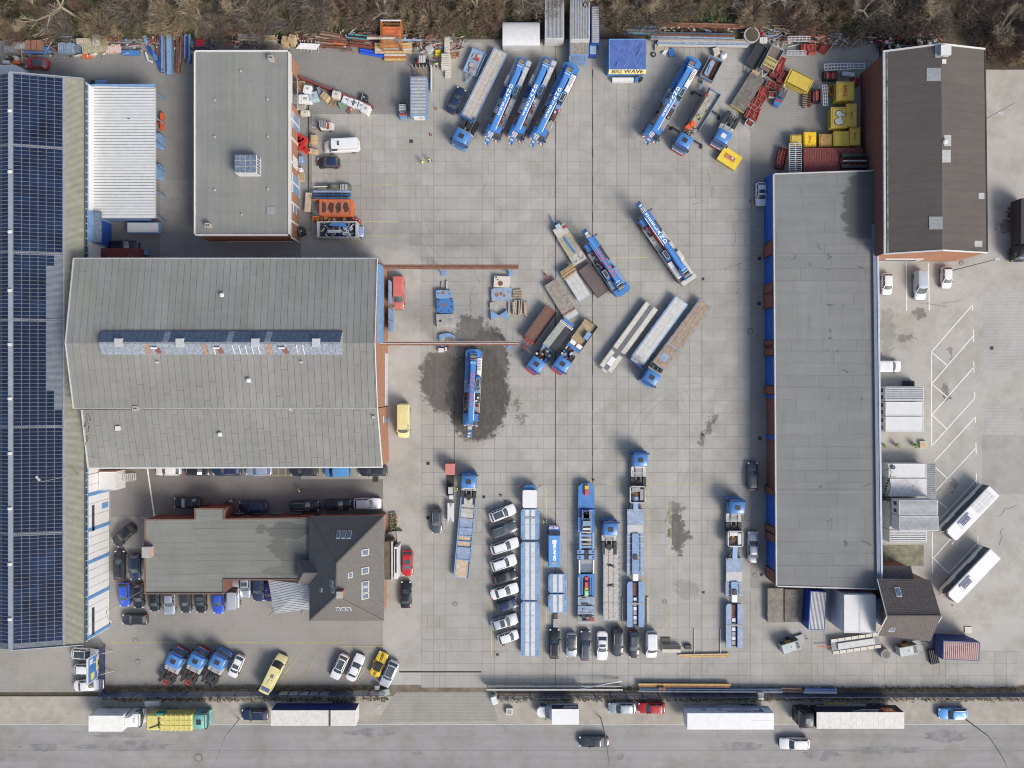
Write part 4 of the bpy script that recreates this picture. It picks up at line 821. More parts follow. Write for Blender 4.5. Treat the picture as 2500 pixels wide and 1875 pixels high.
PAINTS=dict(white=((.66,.67,.69),0),black=((.018,.02,.025),.2),darkblue=((.02,.035,.085),.2),grey=((.09,.10,.115),.5),silver=((.42,.45,.50),.55),lightsilver=((.55,.58,.62),.5),red=((.38,.015,.02),0),blue=((.03,.09,.50),.1),bluesky=((.10,.30,.62),.1),yellow=((.68,.48,.02),0),paleyellow=((.62,.57,.28),0),salmon=((.52,.14,.12),0),skysilver=((.33,.42,.60),.4),ice=((.50,.56,.62),.3),violet=((.03,.02,.12),.2),darkgrey=((.045,.05,.06),.4))
def PT(k):return paint(k,PAINTS[k][0],PAINTS[k][1])
CARS=dict(hatch=(4.1,1.76,1.48,.96,1.0,.24,.07,-.36,-.46,.72,1.0),small=(3.6,1.64,1.47,.98,1.02,.28,.12,-.36,-.47,.74,1.02),saloon=(4.75,1.82,1.43,.93,.96,.22,.05,-.23,-.36,.70,1.0),estate=(4.75,1.82,1.48,.95,.98,.22,.06,-.38,-.46,.72,1.0),suv=(4.7,1.88,1.70,1.10,1.12,.22,.08,-.38,-.46,.74,1.12),van=(4.9,1.92,1.95,1.05,1.12,.30,.14,-.46,-.49,.80,1.1),sports=(4.3,1.85,1.25,.86,.88,.12,-.02,-.14,-.24,.62,.92),bigvan=(5.9,2.0,2.55,1.15,1.35,.36,.25,-.47,-.49,.84,1.3))
def ring(xf,xr,hw,bf,br,n=5):
 """closed outline: front edge bulging by bf, rear by br"""
 pts=[]
 for k in range(n):t=1-2*k/(n-1);pts.append((xf-bf*t*t,hw*t))
 for k in range(1,4):pts.append((xf-bf+(xr+br-(xf-bf))*k/4,-hw*(1+.02)))
 for k in range(n):t=-1+2*k/(n-1);pts.append((xr+br*t*t,hw*t))
 for k in range(1,4):pts.append((xr+br+(xf-bf-(xr+br))*k/4,hw*1.02))
 return pts
@lru_cache(None)
def wheel_mesh(r,w):
 m=MB();m.cyl((0,-w/2,0),(0,w/2,0),r,14,TYRE);q=MB();q.cyl((0,-w/2-.01,0),(0,w/2+.01,0),r*.6,10,RIM);return m.mesh('wheel',40),q.mesh('rim',40)
def add_wheels(t,xs,hw,r=.32,w=.22,rim=True,cap=None):
 for x in xs:
  for s_ in(-1,1):
   a,b=wheel_mesh(r,w);q=t.part('wheel',a,loc=(x,s_*(hw-w/2),r))
   if rim:t.part('rim',b,of=q)
@lru_cache(None)
def car(kind,col,roof='',glassroof=False,lh=0.,rails=False):
 L,Wd,Hh,hz,bz,w0,w1,r1,r0,rf,tz=CARS[kind]
 if lh:L=lh
 p=PT(col);t=T();m=MB()
 st=[-.5,-.485,-.45,-.37,-.2,0,.2,.34,.42,.47,.492,.5];wf=[.72,.86,.95,.99,1,1,1,.99,.95,.86,.74,.60]
 def tzz(u):
  if u>w0:k=(u-w0)/(.5-w0);return hz-(hz-.68)*k**2.2
  if u<r0:return tz-.12*((r0-u)/(.5+r0+1e-3))**1.5
  return bz
 G=[]
 for u,f in zip(st,wf):
  x=u*L;w_=Wd/2*f;z=tzz(u);lo=.24 if abs(u)<.48 else .34
  half=[(w_*.93,lo),(w_,.48),(w_*1.0,z-.22),(w_*.95,z-.05),(w_*.82,z),(w_*.42,z+.025),(0,z+.032)]
  G.append([(x,a,b)for a,b in half]+[(x,-a,b)for a,b in half[-2::-1]])
 n=len(G[0]);vs=[v for g in G for v in g];fs=[]
 for i in range(len(G)-1):
  for j in range(n-1):fs.append([i*n+j,(i+1)*n+j,(i+1)*n+j+1,i*n+j+1])
 fs+=[list(range(n))[::-1],[(len(G)-1)*n+j for j in range(n)]]
 m.add(vs,[f[::-1]for f in fs[:-2]]+fs[-2:][::1],p)
 body=t.part('body',m,40)
 hw0=Wd/2*.86;hw1=Wd/2*rf;zr=Hh-.05
 B=ring(w0*L,r0*L,hw0,.16,.08);U=ring(w1*L,r1*L,hw1,.10,.06);N=len(B)
 rm=PT(roof)if roof else p
 quads=lambda idx:[(B[i],B[(i+1)%N],U[(i+1)%N],U[i])for i in idx]
 zb=bz-.02
 def gl(idx,name,mat_,inset=0):
  mb=MB()
  for(a,b,c,d)in quads(idx):mb.add([(*a,zb),(*b,zb),(*c,zr),(*d,zr)],[[0,1,2,3][::-1]],mat_)
  return t.part(name,mb,30)
 gl(range(0,4),'windscreen',GLASS);
 van=kind in('van','bigvan')
 gl(range(8,12),'rear_window',p if kind=='bigvan' else GLASS)
 if van:
  gl((4,),'side_window',GLASS);gl((15,),'side_window',GLASS);gl((5,6,7),'side_panel',p);gl((12,13,14),'side_panel',p)
 else:gl((4,5,6,7),'side_window',GLASS);gl((12,13,14,15),'side_window',GLASS)
 mb=MB()
 for i in(0,4,8,12)+((6,14)if not van else()):
  a,b=Vector((*B[i],zb)),Vector((*U[i],zr+.01));mb.bar(a,b,.10,.06,p)
 t.part('window_pillars',mb)
 mb=MB();k=.86;cx=(w1+r1)/2*L;I=[((x-cx)*k+cx,y*k)for x,y in U];K=[((x-cx)*.4+cx,y*.4)for x,y in U]
 vs=[(*q,zr)for q in U]+[(*q,Hh-.015)for q in I]+[(*q,Hh)for q in K];rr_=range(N)
 mb.add(vs,[[i,(i+1)%N,N+(i+1)%N,N+i][::-1]for i in rr_]+[[N+i,N+(i+1)%N,2*N+(i+1)%N,2*N+i][::-1]for i in rr_]+[[2*N+i for i in rr_][::-1]],rm)
 t.part('roof',mb,60)
 if glassroof:
  mb=MB();a_,b_=cx-(w1-r1)*L*.40,cx+(w1-r1)*L*(.42 if glassroof==2 else .34);h2=hw1*.82
  if glassroof==1:a_=cx-(w1-r1)*L*.02
  mb.box(a_,-h2,Hh-.03,b_,h2,Hh+.015,GLASS,tp=.01);t.part('sunroof',mb)
 if rails:
  for s_ in(-1,1):mb=MB();mb.bar((w1*L-.25,s_*hw1*.93,Hh+.02),(r1*L+.15,s_*hw1*.93,Hh+.02),.05,.05,CHROME);t.part('roof_rail',mb)
 add_wheels(t,(.315*L,-.30*L),Wd/2+.02,.32 if kind not in('van','bigvan','suv')else .35)
 for s_ in(-1,1):
  mb=MB();mb.box(.44*L,s_*Wd*.30,.62,.485*L,s_*Wd*.43,.78,HEADL);t.part('headlight',mb)
  mb=MB();mb.box(-.497*L,s_*Wd*.33,.75,-.462*L,s_*Wd*.44,.97,TAILL);t.part('tail_light',mb)
  mb=MB();mb.box(w0*L-.42,s_*Wd*.45,bz,w0*L-.27,s_*Wd*.56,bz+.12,p if col!='white' else DARK,tp=.03);t.part('mirror',mb)
 mb=MB();mb.box(.44*L,-.34*Wd,.3,.503*L,.34*Wd,.56,DARK);t.part('grille',mb)
 mb=MB();
 for s_ in(-1,1):mb.bar((w0*L-.07,s_*.1,hz+.03),(w0*L-.22,s_*.62,hz+.05),.03,.02,DARK)
 t.part('wipers',mb)
 if kind=='bigvan':
  mb=MB();mb.cyl((w1*L-1.2,.16,Hh),(w1*L-1.2,.16,Hh+.1),.17,14,DARK);mb.cyl((w1*L-1.2,-.22,Hh),(w1*L-1.2,-.22,Hh+.1),.17,14,DARK)
  if col=='white':t.part('roof_vents',mb)
 if kind in('van','bigvan'):
  mb=MB()
  for k in range(6):y=-hw1*.75+k*hw1*1.5/5;mb.box(r1*L+.3,y-.03,Hh-.02,w1*L-.5,y+.03,Hh+.012,rm)
  t.part('roof_ribs',mb)
 return t
def gpos(px,py,h):return W(px,py,h)
CARLIST=[(89.7,154.8,176,'hatch','red','',2,3.8,0,'red hatchback with a black roof panel parked behind the solar hall'),(1113.3,245.1,64,'saloon','darkblue','',0,4.6,0,'dark blue saloon parked slantwise beside the long flatbed truck'),(833.3,355,183,'bigvan','white','',0,5.9,0,'white panel van with two round roof vents east of the brick block'),(802.3,397,180,'hatch','black','darkblue',0,3.7,0,'black hatchback parked just below the white panel van'),(856.2,565.5,0,'saloon','skysilver','',0,4.5,0,'pale blue silver saloon beside the scrap skip'),(972.8,714,270,'van','salmon','',0,5.5,0,'faded salmon red van parked below the upper runway beam'),(984.5,1027,270,'bigvan','paleyellow','',0,5.7,0,'pale yellow van by the hall gate with folding roof top'),(1065.9,1271.6,270,'estate','grey','',0,4.1,1,'dark grey estate car beside the white tank at the fuel point'),(995,1375,270,'hatch','red','',1,4.3,0,'red car with a black sunroof in front of the villa'),(991.2,1451.4,90,'saloon','black','',0,4.4,0,'black car parked south of the red car at the villa'),(1226.8,1252.8,22,'estate','white','',2,4.5,0,'white car with a black glass roof, first in the slanted row by the blue trailer'),(1228.8,1293,20,'estate','grey','',2,4.6,1,'dark grey estate, second from the top of the slanted row'),(1232.5,1333,18,'estate','white','',0,4.8,1,'long white estate with roof rails, third in the slanted row'),(1229.8,1374,18,'suv','white','',0,4.3,1,'white crossover, fourth from the top of the slanted row'),(1232.6,1409,17,'hatch','black','',0,4.1,0,'black hatchback in the middle of the slanted row'),(1232,1443,17,'saloon','white','',0,4.7,0,'white coupe-like saloon between the black and the dark blue car'),(1237.7,1477,16,'small','darkblue','',0,3.6,0,'small dark blue car, third from the bottom of the slanted row'),(1231.8,1518,17,'suv','lightsilver','',1,4.5,0,'silver car with a small sunroof, last but one in the slanted row'),(1240.8,1555,17,'small','white','',0,3.5,0,'small white car at the bottom end of the slanted row'),(1353.7,1571.5,90,'estate','black','',0,4.9,1,'black estate with roof rails at the left end of the straight row'),(1394.8,1575,270,'hatch','silver','grey',0,4.0,0,'small silver hatchback with a grey glass roof in the straight row'),(1429.5,1575.8,90,'estate','grey','',0,4.9,1,'dark grey estate next to the white saloon in the straight row'),(1470,1576.7,270,'saloon','white','',1,4.8,0,'white saloon with a sunroof in the middle of the straight row'),(1507.7,1568.6,270,'suv','darkgrey','',0,4.7,1,'black off-roader with silver rails right of the white saloon'),(1547.6,1573,270,'hatch','black','',2,4.5,0,'black hatchback between the off-roader and the white van'),(1590.7,1575,270,'van','white','',0,4.4,0,'small white van at the right end of the straight row'),(1837.5,1163,90,'estate','grey','',0,4.7,0,'grey estate parked alone close to the long workshop'),(1838.4,1335,90,'saloon','silver','',0,5.1,0,'silver saloon beside the right hand low loader'),(1858,474,270,'hatch','white','',1,3.9,0,'white hatchback at the north west corner of the long workshop'),(1884,535,270,'small','white','',0,3.6,0,'white car almost hidden under the workshop eaves'),(410.9,1148,180,'hatch','white','',0,4.1,0,'white hatchback half under the annexe eaves, leftmost of that row'),(481.8,1148,0,'hatch','black','',0,4.0,0,'black hatchback second from the left under the annexe eaves'),(554,1148,180,'estate','darkblue','',0,4.7,1,'dark estate third from the left under the annexe eaves'),(632,1148,180,'hatch','skysilver','',0,4.3,0,'light blue silver car in the middle of the row under the annexe eaves'),(743,1149,180,'estate','darkgrey','',0,4.6,0,'dark grey car left of the blue van under the annexe eaves'),(823.5,1150,180,'van','bluesky','',0,4.5,0,'bright blue van under the annexe eaves'),(911,1149,180,'estate','darkgrey','',0,4.7,1,'black estate at the hall corner, rightmost under the annexe eaves'),(457.2,1227.3,180,'saloon','black','',0,4.5,0,'black car on the south side of the alley near the office extension'),(617.5,1237,180,'suv','darkblue','',0,4.7,0,'dark blue car between the motorbike and the black estates'),(743.8,1236,0,'estate','black','',0,4.8,1,'long black estate behind the flat office, left of a matching one'),(824.6,1233,0,'estate','black','',0,4.5,0,'black estate directly left of the white car in the alley'),(897.2,1229.6,0,'suv','white','',0,4.5,1,'white car with roof rails north of the villa roof'),(302.4,1306.3,224,'suv','black','',0,4.4,0,'black car parked askew west of the flat office'),(291.7,1380,90,'estate','black','',0,4.9,0,'black pickup-like car with an open door by the white hall wall'),(329.9,1384,270,'hatch','darkblue','',0,4.3,0,'dark blue hatchback close to the west wall of the flat office'),(303.8,1451.4,270,'hatch','blue','',0,4.0,0,'bright blue hatchback, leftmost of the row below the flat office'),(338.5,1454.3,270,'hatch','black','',0,4.1,0,'black hatchback right beside the leftmost blue one'),(377.6,1464,270,'small','black','',0,3.9,0,'small black car half under the office roof edge, third in its row'),(414,1467,270,'saloon','silver','',0,4.5,0,'steel grey saloon between two black cars below the flat office'),(453.7,1465,270,'hatch','darkgrey','',0,4.2,0,'dark grey hatchback right of the steel grey saloon'),(491,1465,270,'hatch','black','',1,4.2,0,'black hatchback immediately left of the second blue car'),(533.3,1466,270,'saloon','blue','',0,4.4,0,'bright blue saloon near the step in the office roof'),(569.4,1453,90,'van','lightsilver','',0,4.7,0,'tall silver van right of the bright blue saloon'),(599,1429,270,'hatch','silver','',1,4.1,0,'silver hatchback half under the recessed office eaves'),(631.2,1435,270,'suv','darkblue','',0,4.5,0,'dark car beside the metal canopy'),(657.6,1442,270,'small','violet','',0,3.6,0,'dark violet car mostly hidden under the metal canopy'),(329.3,1512.2,180,'estate','darkgrey','',0,4.2,1,'black car standing crosswise below the office row'),(577.3,1626.5,245,'small','white','',1,3.9,0,'small white car right of the three tractor units'),(828.9,1628,245,'hatch','white','',2,4.4,0,'white car with a long black glass roof beside the white coupe'),(868,1629.4,66,'saloon','white','',0,4.6,0,'white car with blue tinted windscreen next to the yellow sports car'),(949.9,1645.3,246,'suv','lightsilver','',2,4.6,0,'silver car with black glass roof at the gate'),(208.3,1596.7,356,'estate','white','',2,4.6,0,'white estate with black glass roof north of the billboard'),(210.9,1633.7,358,'small','white','',0,3.9,0,'white car in the middle of three beside the billboard'),(217,1672.8,3,'saloon','white','',0,4.8,0,'white saloon with blue tinted glass, lowest of three beside the billboard'),(622,1744.5,180,'estate','darkblue','',0,4.4,1,'dark blue estate parked on the road left of the blue-sided trailer'),(1518.4,1728.3,180,'hatch','silver','',0,4.5,0,'silver hatchback parked in front of the red car on the road'),(1591,1728.3,180,'hatch','red','',0,4.5,0,'red hatchback parked at the roadside behind the silver one'),(1449.8,1810.8,180,'saloon','darkgrey','',0,4.9,0,'black car driving in the road lane'),(1940.4,1816,180,'estate','white','',0,5.0,0,'white estate driving in the road lane'),(2326.4,1742.2,180,'estate','bluesky','',0,4.8,1,'metallic blue estate parked on the road at the right'),(2165.3,693,270,'small','white','',0,3.6,0,'small white car with a red lamp at its left rear, nearest the workshop parapet'),(2310.5,677.6,270,'small','white','',0,3.6,0,'small white car under the tall lamp by the orange gable'),(2248.3,695.8,270,'van','ice','',0,4.9,0,'pale blue ribbed-roof van between two small white cars'),(2164,894,0,'van','white','',0,5.1,0,'white van poking out from the workshop parapet'),(302,601,0,'suv','black','',0,4.7,0,'black car between the blue gate and the brown container'),]
for(px,py,an_,kd,co,ro,gr,ln_,ra_,lb)in CARLIST:
 hh=CARS[kd][2]*.55;x,y=W(px,py,hh)
 e=inst(car(kd,co,ro,gr,ln_,bool(ra_)),{'van':'parked_van','bigvan':'parked_van'}.get(kd,'parked_car'),lb,'van' if 'van' in kd else 'car',x,y,an_,z=-.05 if py>1775 else G0+.01)
t=car('sports','yellow','',0,4.2,False);x,y=W(925.8,1620.7,.6);e=inst(t,'sports_car','yellow open sports car with two black stripes and a round tail','sports car',x,y,66)
mb=MB();mb.box(-1.0,-.6,.9,.35,.6,1.27,M('black_cabin',(.02,.02,.022),.5));put('open_cabin',mb,e)
for s_ in(-.16,.08):mb=MB();mb.box(.6,s_,.885,2.0,s_+.08,.94,DARK);mb.box(-2.0,s_,.93,-1.0,s_+.08,.97,DARK);put('black_stripe',mb,e)
t=car('bigvan','paleyellow','',0,6.5,False);x,y=W(667.7,1645.3,1.4);e=inst(t,'parked_van','long yellow van with roof boxes standing over the kerb of the car park','van',x,y,64)
for(a,b_,c,d_,m_)in((-.2,-.35,.35,.1,M('grey_box',(.15,.16,.18))),(-1.5,-.6,-.6,.1,PT('paleyellow')),(-2.6,-.75,-2.0,-.1,M('blue_solar_pad',(.10,.12,.25),.3)),(-2.6,.0,-2.0,.6,M('blue_solar_pad',(.1,.12,.25),.3))):mb=MB();mb.box(a,b_,2.54,c,d_,2.66,m_);put('roof_box',mb,e)
STR=M('red_white_warning_stripe',(.6,.6,.6),.5)
def stripes(mb,x,y0,y1,z0,z1,n=10):
 for i in range(n):a,b_=y0+(y1-y0)*i/n,y0+(y1-y0)*(i+1)/n;mb.hexa([(x,a,z0),(x+.12,a,z0),(x+.12,b_,z0),(x,b_,z0)],[(x,a,z1),(x+.12,a,z1),(x+.12,b_,z1),(x,b_,z1)],WTRIM if i%2 else RED)
def cab(t,x0,ln,w,h,m,bumper='',roofh=None,visor=None,deflector=True):
 """driver cab, front at x0+ln"""
 x1=x0+ln;hw=w/2;mb=MB()
 sect=[(x0,.55,h-.12),(x0+ln*.12,.5,h),(x1-.75,.5,h+.02),(x1-.42,.5,h-.12)]
 vs=[];
 for(x,lo,hi)in sect:vs+=[(x,-hw,lo),(x,-hw,hi-.55),(x,-hw+.10,hi-.12),(x,-hw+.3,hi),(x,hw-.3,hi),(x,hw-.10,hi-.12),(x,hw,hi-.55),(x,hw,lo)]
 fs=[]
 for i in range(3):
  for j in range(8):a,b_=i*8+j,i*8+(j+1)%8;fs.append([a,b_,b_+8,a+8][::-1])
 fs+=[[j for j in range(8)][::-1][::-1],[24+j for j in range(8)][::-1]]
 mb.add(vs,[f[::-1]for f in fs],m)
 mb.prism([(x1-.42,-hw),(x1-.08,-hw+.04),(x1,-hw+.35),(x1+.03,0),(x1,hw-.35),(x1-.08,hw-.04),(x1-.42,hw)],.45,h-1.55,m)
 body=t.part('cab',mb,35)
 mb=MB();a,b_=h-1.55,h-.3
 for s0,s1 in((-hw+.03,0),(0,hw-.03)):mb.add([(x1-.03-(abs(s0)>.1)*.14,s0,a),(x1-.03-(abs(s1)>.1)*.14,s1,a),(x1-.44,s1*.93,b_+.12),(x1-.44,s0*.93,b_+.12)],[[0,1,2,3]],GLASS)
 t.part('windscreen',mb)
 mb=MB();mb.hexa([(x1-.3,-hw+.12,h-.26),(x1-.05,-hw+.2,h-.34),(x1-.05,hw-.2,h-.34),(x1-.3,hw-.12,h-.26)],[(x1-.3,-hw+.12,h-.2),(x1-.05,-hw+.2,h-.28),(x1-.05,hw-.2,h-.28),(x1-.3,hw-.12,h-.2)],visor or BLUED);t.part('sun_visor',mb)
 if roofh is not None:mb=MB();mb.box(x0+ln*.26,-.42,h,x0+ln*.26+.75,.42,h+.07,roofh,ch=.08);t.part('roof_hatch',mb)
 for s_ in(-1,1):
  mb=MB();mb.box(x1-.5,s_*(hw+.04),h-1.5,x1-.3,s_*(hw+.3),h-.75,DARK);t.part('mirror',mb)
  mb=MB();mb.box(x0+ln*.45,s_*hw,h-1.4,x1-.6,s_*(hw+.012),h-.7,GLASS);t.part('side_window',mb)
  mb=MB();mb.box(x1-.1,s_*hw*.55,.6,x1+.03,s_*hw*.88,.85,HEADL);t.part('headlight',mb)
 mb=MB()
 if bumper=='stripe':
  mb.prism([(x1-.3,-hw-.02),(x1+.12,-hw+.1),(x1+.2,-hw+.4),(x1+.2,hw-.4),(x1+.12,hw-.1),(x1-.3,hw+.02)],.35,.95,RED)
  for i in range(9):y=-hw+.2+i*(w-.4)/9;mb.add([(x1-.05,y,.962),(x1+.19,y+.06,.962),(x1+.19,y+.2,.962),(x1-.05,y+.14,.962)],[[0,1,2,3]],WTRIM)
 elif bumper=='red':mb.prism([(x1-.2,-hw+.1),(x1+.3,-hw+.35),(x1+.42,0),(x1+.3,hw-.35),(x1-.2,hw-.1)],.4,1.0,RED)
 else:mb.prism([(x1-.3,-hw),(x1+.06,-hw+.1),(x1+.1,0),(x1+.06,hw-.1),(x1-.3,hw)],.3,.8,m)
 t.part('bumper',mb)
 mb=MB();mb.box(x1-.9,-hw*.7,h+.02,x1-.84,hw*.7,h+.1,CHROME);
 for k in range(4):mb.cyl((x1-.87,-hw*.6+k*hw*.4,h+.1),(x1-.87,-hw*.6+k*hw*.4,h+.2),.09,8,HEADL)
 if deflector==2:t.part('light_bar',mb)
 return body
@lru_cache(None)
def tractor(style='plain',Lt=6.4,frame='grey',h=3.2,hatchm=0):
 t=T();m=BLUE if style!='black' else M('black_truck_paint',(.018,.02,.028),.4);x1=Lt/2
 cab(t,x1-2.3,2.3,2.5,h,m,'stripe' if 'stripe' in style else('red' if style=='redbumper' else ''),[DARK,WTRIM][hatchm],None)
 fm={'grey':GREY,'red':M('red_chassis',(.30,.05,.04),.6),'black':DARK}[frame]
 mb=MB();mb.box(-x1,.35,.7,x1-1,.47,1.0,fm);mb.box(-x1,-.47,.7,x1-1,-.35,1.0,fm)
 for x in(-x1+.1,-x1+1.3,-x1+2.4):mb.box(x,-.4,.75,x+.15,.4,.95,fm)
 t.part('chassis',mb)
 mb=MB();mb.cyl((-x1+1.25,0,1.05),(-x1+1.25,0,1.15),.48,14,DARK);mb.box(-x1+.7,-.4,1.0,-x1+1.8,.4,1.06,DARK);mb.box(-x1+.4,-.12,1.02,-x1+.8,.12,1.12,fm);t.part('fifth_wheel',mb)
 if style in('stripe','plain','redbumper','stripe2'):mb=MB();mb.box(-x1-.1,-.5,.6,-x1+.3,.5,1.0,fm);t.part('rear_beam',mb)
 mb=MB();mb.box(-x1+2.35,-.5,.9,x1-2.4,.5,1.12,GREY if style!='black' else DARK);mb.box(x1-2.75,-1.1,1.0,x1-2.45,1.1,1.4,WTRIM if style!='black' else DARK)
 for k in range(4):mb.box(-x1+2.4+k*.2,-.9,1.12,-x1+2.46+k*.2,.9,1.16,GREYL)
 t.part('catwalk',mb)
 for s_ in(-1,1):
  mb=MB();mb.box(-x1+2.3,s_*.7,.5,x1-2.6,s_*1.2,.98,GREYL);t.part('fuel_tank',mb)
  mb=MB();mb.box(-x1+.05,s_*.72,1.08,-x1+2.2,s_*1.24,1.14,DARK);t.part('mudguard',mb)
 for x in(x1-1.4,):
  a,b_=wheel_mesh(.5,.32)
  for s_ in(-1,1):q_=t.part('wheel',a,loc=(x,s_*1.08,.5));t.part('rim',b_,of=q_)
 for x in(-x1+.6,-x1+1.75):
  a,b_=wheel_mesh(.5,.5)
  for s_ in(-1,1):q_=t.part('wheel',a,loc=(x,s_*.98,.5));t.part('rim',b_,of=q_)
 mb=MB();mb.box(x1-2.5,-1.1,1.1,x1-2.38,1.1,h-.5,M('cab_back_panel',(.35,.38,.42),.5));mb.cyl((x1-2.6,.9,1),(x1-2.6,.9,h-.1),.08,8,CHROME);t.part('air_stack',mb)
 return t
def deck(t,L,w,z,base,planks,npl,cross=(),rails=None,th=.28,edge=.14,joints=None,pm2=None,seed=1):
 """load deck: steel frame plus separate boards lying lengthwise"""
 mb=MB();mb.box(-L/2,-w/2,z-th,L/2,w/2,z,base);fr=t.part('frame',mb)
 iw=(w-2*edge)/npl;rr=random.Random(seed);segs=[-L/2+.12]+list(joints or[])+[L/2-.12]
 for i in range(npl):
  for a,b_ in zip(segs,segs[1:]):
   mm=planks if not pm2 or i not in pm2[1]else pm2[0]
   if mm is None:continue
   mb=MB();mb.box(a+.025,-w/2+edge+i*iw+.02,z,b_-.025,-w/2+edge+(i+1)*iw-.02,z+.04+rr.uniform(0,.012),mm);t.part('deck_board',mb,of=fr)
 return fr
def stakes(t,L,w,z,m,n=10):
 mb=MB()
 for i in range(n):
  x=-L/2+.5+(L-1)*i/(n-1)
  for s_ in(-1,1):mb.box(x-.1,s_*(w/2-.02),z-.2,x+.1,s_*(w/2+.08),z+.03,m)
 t.part('stake_pockets',mb)
def axles(t,xs,w=2.5,r=.48,mat_=None):
 a,b_=wheel_mesh(r,.45)
 for x in xs:
  for s_ in(-1,1):q_=t.part('wheel',a,loc=(x,s_*(w/2-.27),r));t.part('rim',b_,of=q_)
def mid(a,b,h):
 """world centre, length and heading for the pixel axis a(rear) -> b(front)"""
 A,B=P(*a,h),P(*b,h);d_=B-A;return(A.x+B.x)/2,(A.y+B.y)/2,d_.length,math.degrees(math.atan2(d_.y,d_.x))
x,y,L_,an_=mid(Z(1,2,1218,985),Z(1,2,820,1530),1.2);t=T()
deck(t,L_,2.5,1.15,GREY,M('cream_deck_panel',(.52,.50,.44),.7,var=.12,dirt=.3,dcol=(.35,.33,.28)),3,joints=[-L_/2+2.1,-L_/2+4.8,-L_/2+8.3,-L_/2+9.6,-L_/2+11.6],pm2=(M('dark_centre_channel',(.13,.135,.15),.7,dirt=.3),(1,)),edge=.1)
mb=MB();mb.box(L_/2-3.9,-1.2,1.19,L_/2-3.3,1.2,1.225,M('dark_centre_channel'));mb.box(L_/2-2.5,-.42,1.2,L_/2-.95,.40,1.27,WHITE);t.part('cross_plate',mb);mb=MB();mb.box(L_/2,-.5,.8,L_/2+.35,.5,1.15,GREYL);t.part('drawbar',mb)
axles(t,(-3.8,-2.5,-1.2));inst(t,'flatbed_trailer','flatbed trailer with cream panels and a dark centre channel, leftmost of three parallel','trailer',x,y,an_,group='long flatbed trailers in the yard centre')
x,y,L_,an_=mid(Z(1,2,1470,940),Z(1,2,1070,1485),1.35);t=T()
deck(t,L_,2.55,1.3,BLUE2,M('pale_deck_board',(.50,.50,.48),.7,var=.12,dirt=.35,dcol=(.36,.30,.24)),3,joints=[-L_/2+3.1,-L_/2+6.3,-L_/2+9.5],edge=.2);stakes(t,L_,2.55,1.3,BLUE2,9)
mb=MB();mb.box(L_/2-.1,-1.27,1.1,L_/2,1.27,2.6,BLUED);mb.box(L_/2-.8,-1.27,1.3,L_/2-.1,-1.2,2.0,BLUED);mb.box(L_/2-.8,1.2,1.3,L_/2-.1,1.27,2.0,BLUED);t.part('headboard',mb);mb=MB();rr=random.Random(1)
for k in range(12):mb.bar((L_/2-.9-rr.random()*.8,rr.uniform(-1,.8),1.4),(L_/2-.5-rr.random()*.6,rr.uniform(-1,1),1.45),.06,.06,GREYL)
t.part('lashing_gear',mb);axles(t,(-4.2,-2.9,-1.6));inst(t,'flatbed_trailer','pale flatbed semitrailer with blue edges and a deep blue headboard, middle of three','trailer',x,y,an_,group='long flatbed trailers in the yard centre')
x,y,L_,an_=mid(Z(1,2,1676,966),Z(1,2,1272,1500),1.35);t=T()
deck(t,L_,2.55,1.3,BLUEW,M('rusty_brown_board',(.30,.23,.17),.85,var=.3,nsc=1.8,dirt=.6,dcol=(.38,.35,.3)),4,joints=[-L_/2+2.5,-L_/2+5.2,-L_/2+9.3],edge=.1);stakes(t,L_,2.55,1.3,BLUEW,9)
mb=MB();mb.box(L_/2-4.1,-1.27,1.3,L_/2-3.9,1.27,1.5,BLUEW);mb.box(L_/2-2.4,-.8,1.35,L_/2-1.1,.5,1.38,BLUEW);t.part('cross_beam',mb);axles(t,(-4.2,-2.9,-1.6))
inst(t,'flatbed_trailer','rust brown planked semitrailer coupled to a blue tractor, rightmost of three','trailer',x,y,an_,group='long flatbed trailers in the yard centre')
x,y,L_,an_=mid(Z(1,2,1305,1440),Z(1,2,1175,1640),2.2);inst(tractor('plain',5.2,'grey',3.3),'tractor_unit','blue tractor unit under the rust brown semitrailer in the yard centre','truck',x,y,an_+0)
x,y,L_,an_=mid(Z(0,1,2085,425),Z(0,1,1795,1010),1.35);t=T();dirt_pl=M('worn_timber_board',(.46,.42,.37),.8,var=.18,nsc=1.5,dirt=.5,dcol=(.3,.26,.22))
deck(t,L_,2.55,1.3,BLUE2,dirt_pl,3,joints=[-L_/2+2.6,-L_/2+6.2,-L_/2+9.6],edge=.2);stakes(t,L_,2.55,1.3,BLUE2,8)
mb=MB();mb.box(L_/2-.08,-1.27,1.0,L_/2,1.27,2.5,BLUE);mb.box(L_/2-.8,-1.27,1.3,L_/2-.08,-1.2,1.9,BLUE);mb.box(L_/2-.8,1.2,1.3,L_/2-.08,1.27,1.9,BLUE);t.part('headboard',mb);axles(t,(-4.0,-2.7,-1.4))
inst(t,'flatbed_trailer','long planked flatbed with blue edges left of the three parked cranes','trailer',x,y,an_)
x,y,L_,an_=mid(Z(0,1,1845,985),Z(0,1,1720,1225),2.2);inst(tractor('plain',5.2,'grey',3.25),'tractor_unit','blue tractor unit under the long planked flatbed near the cranes','truck',x,y,an_)
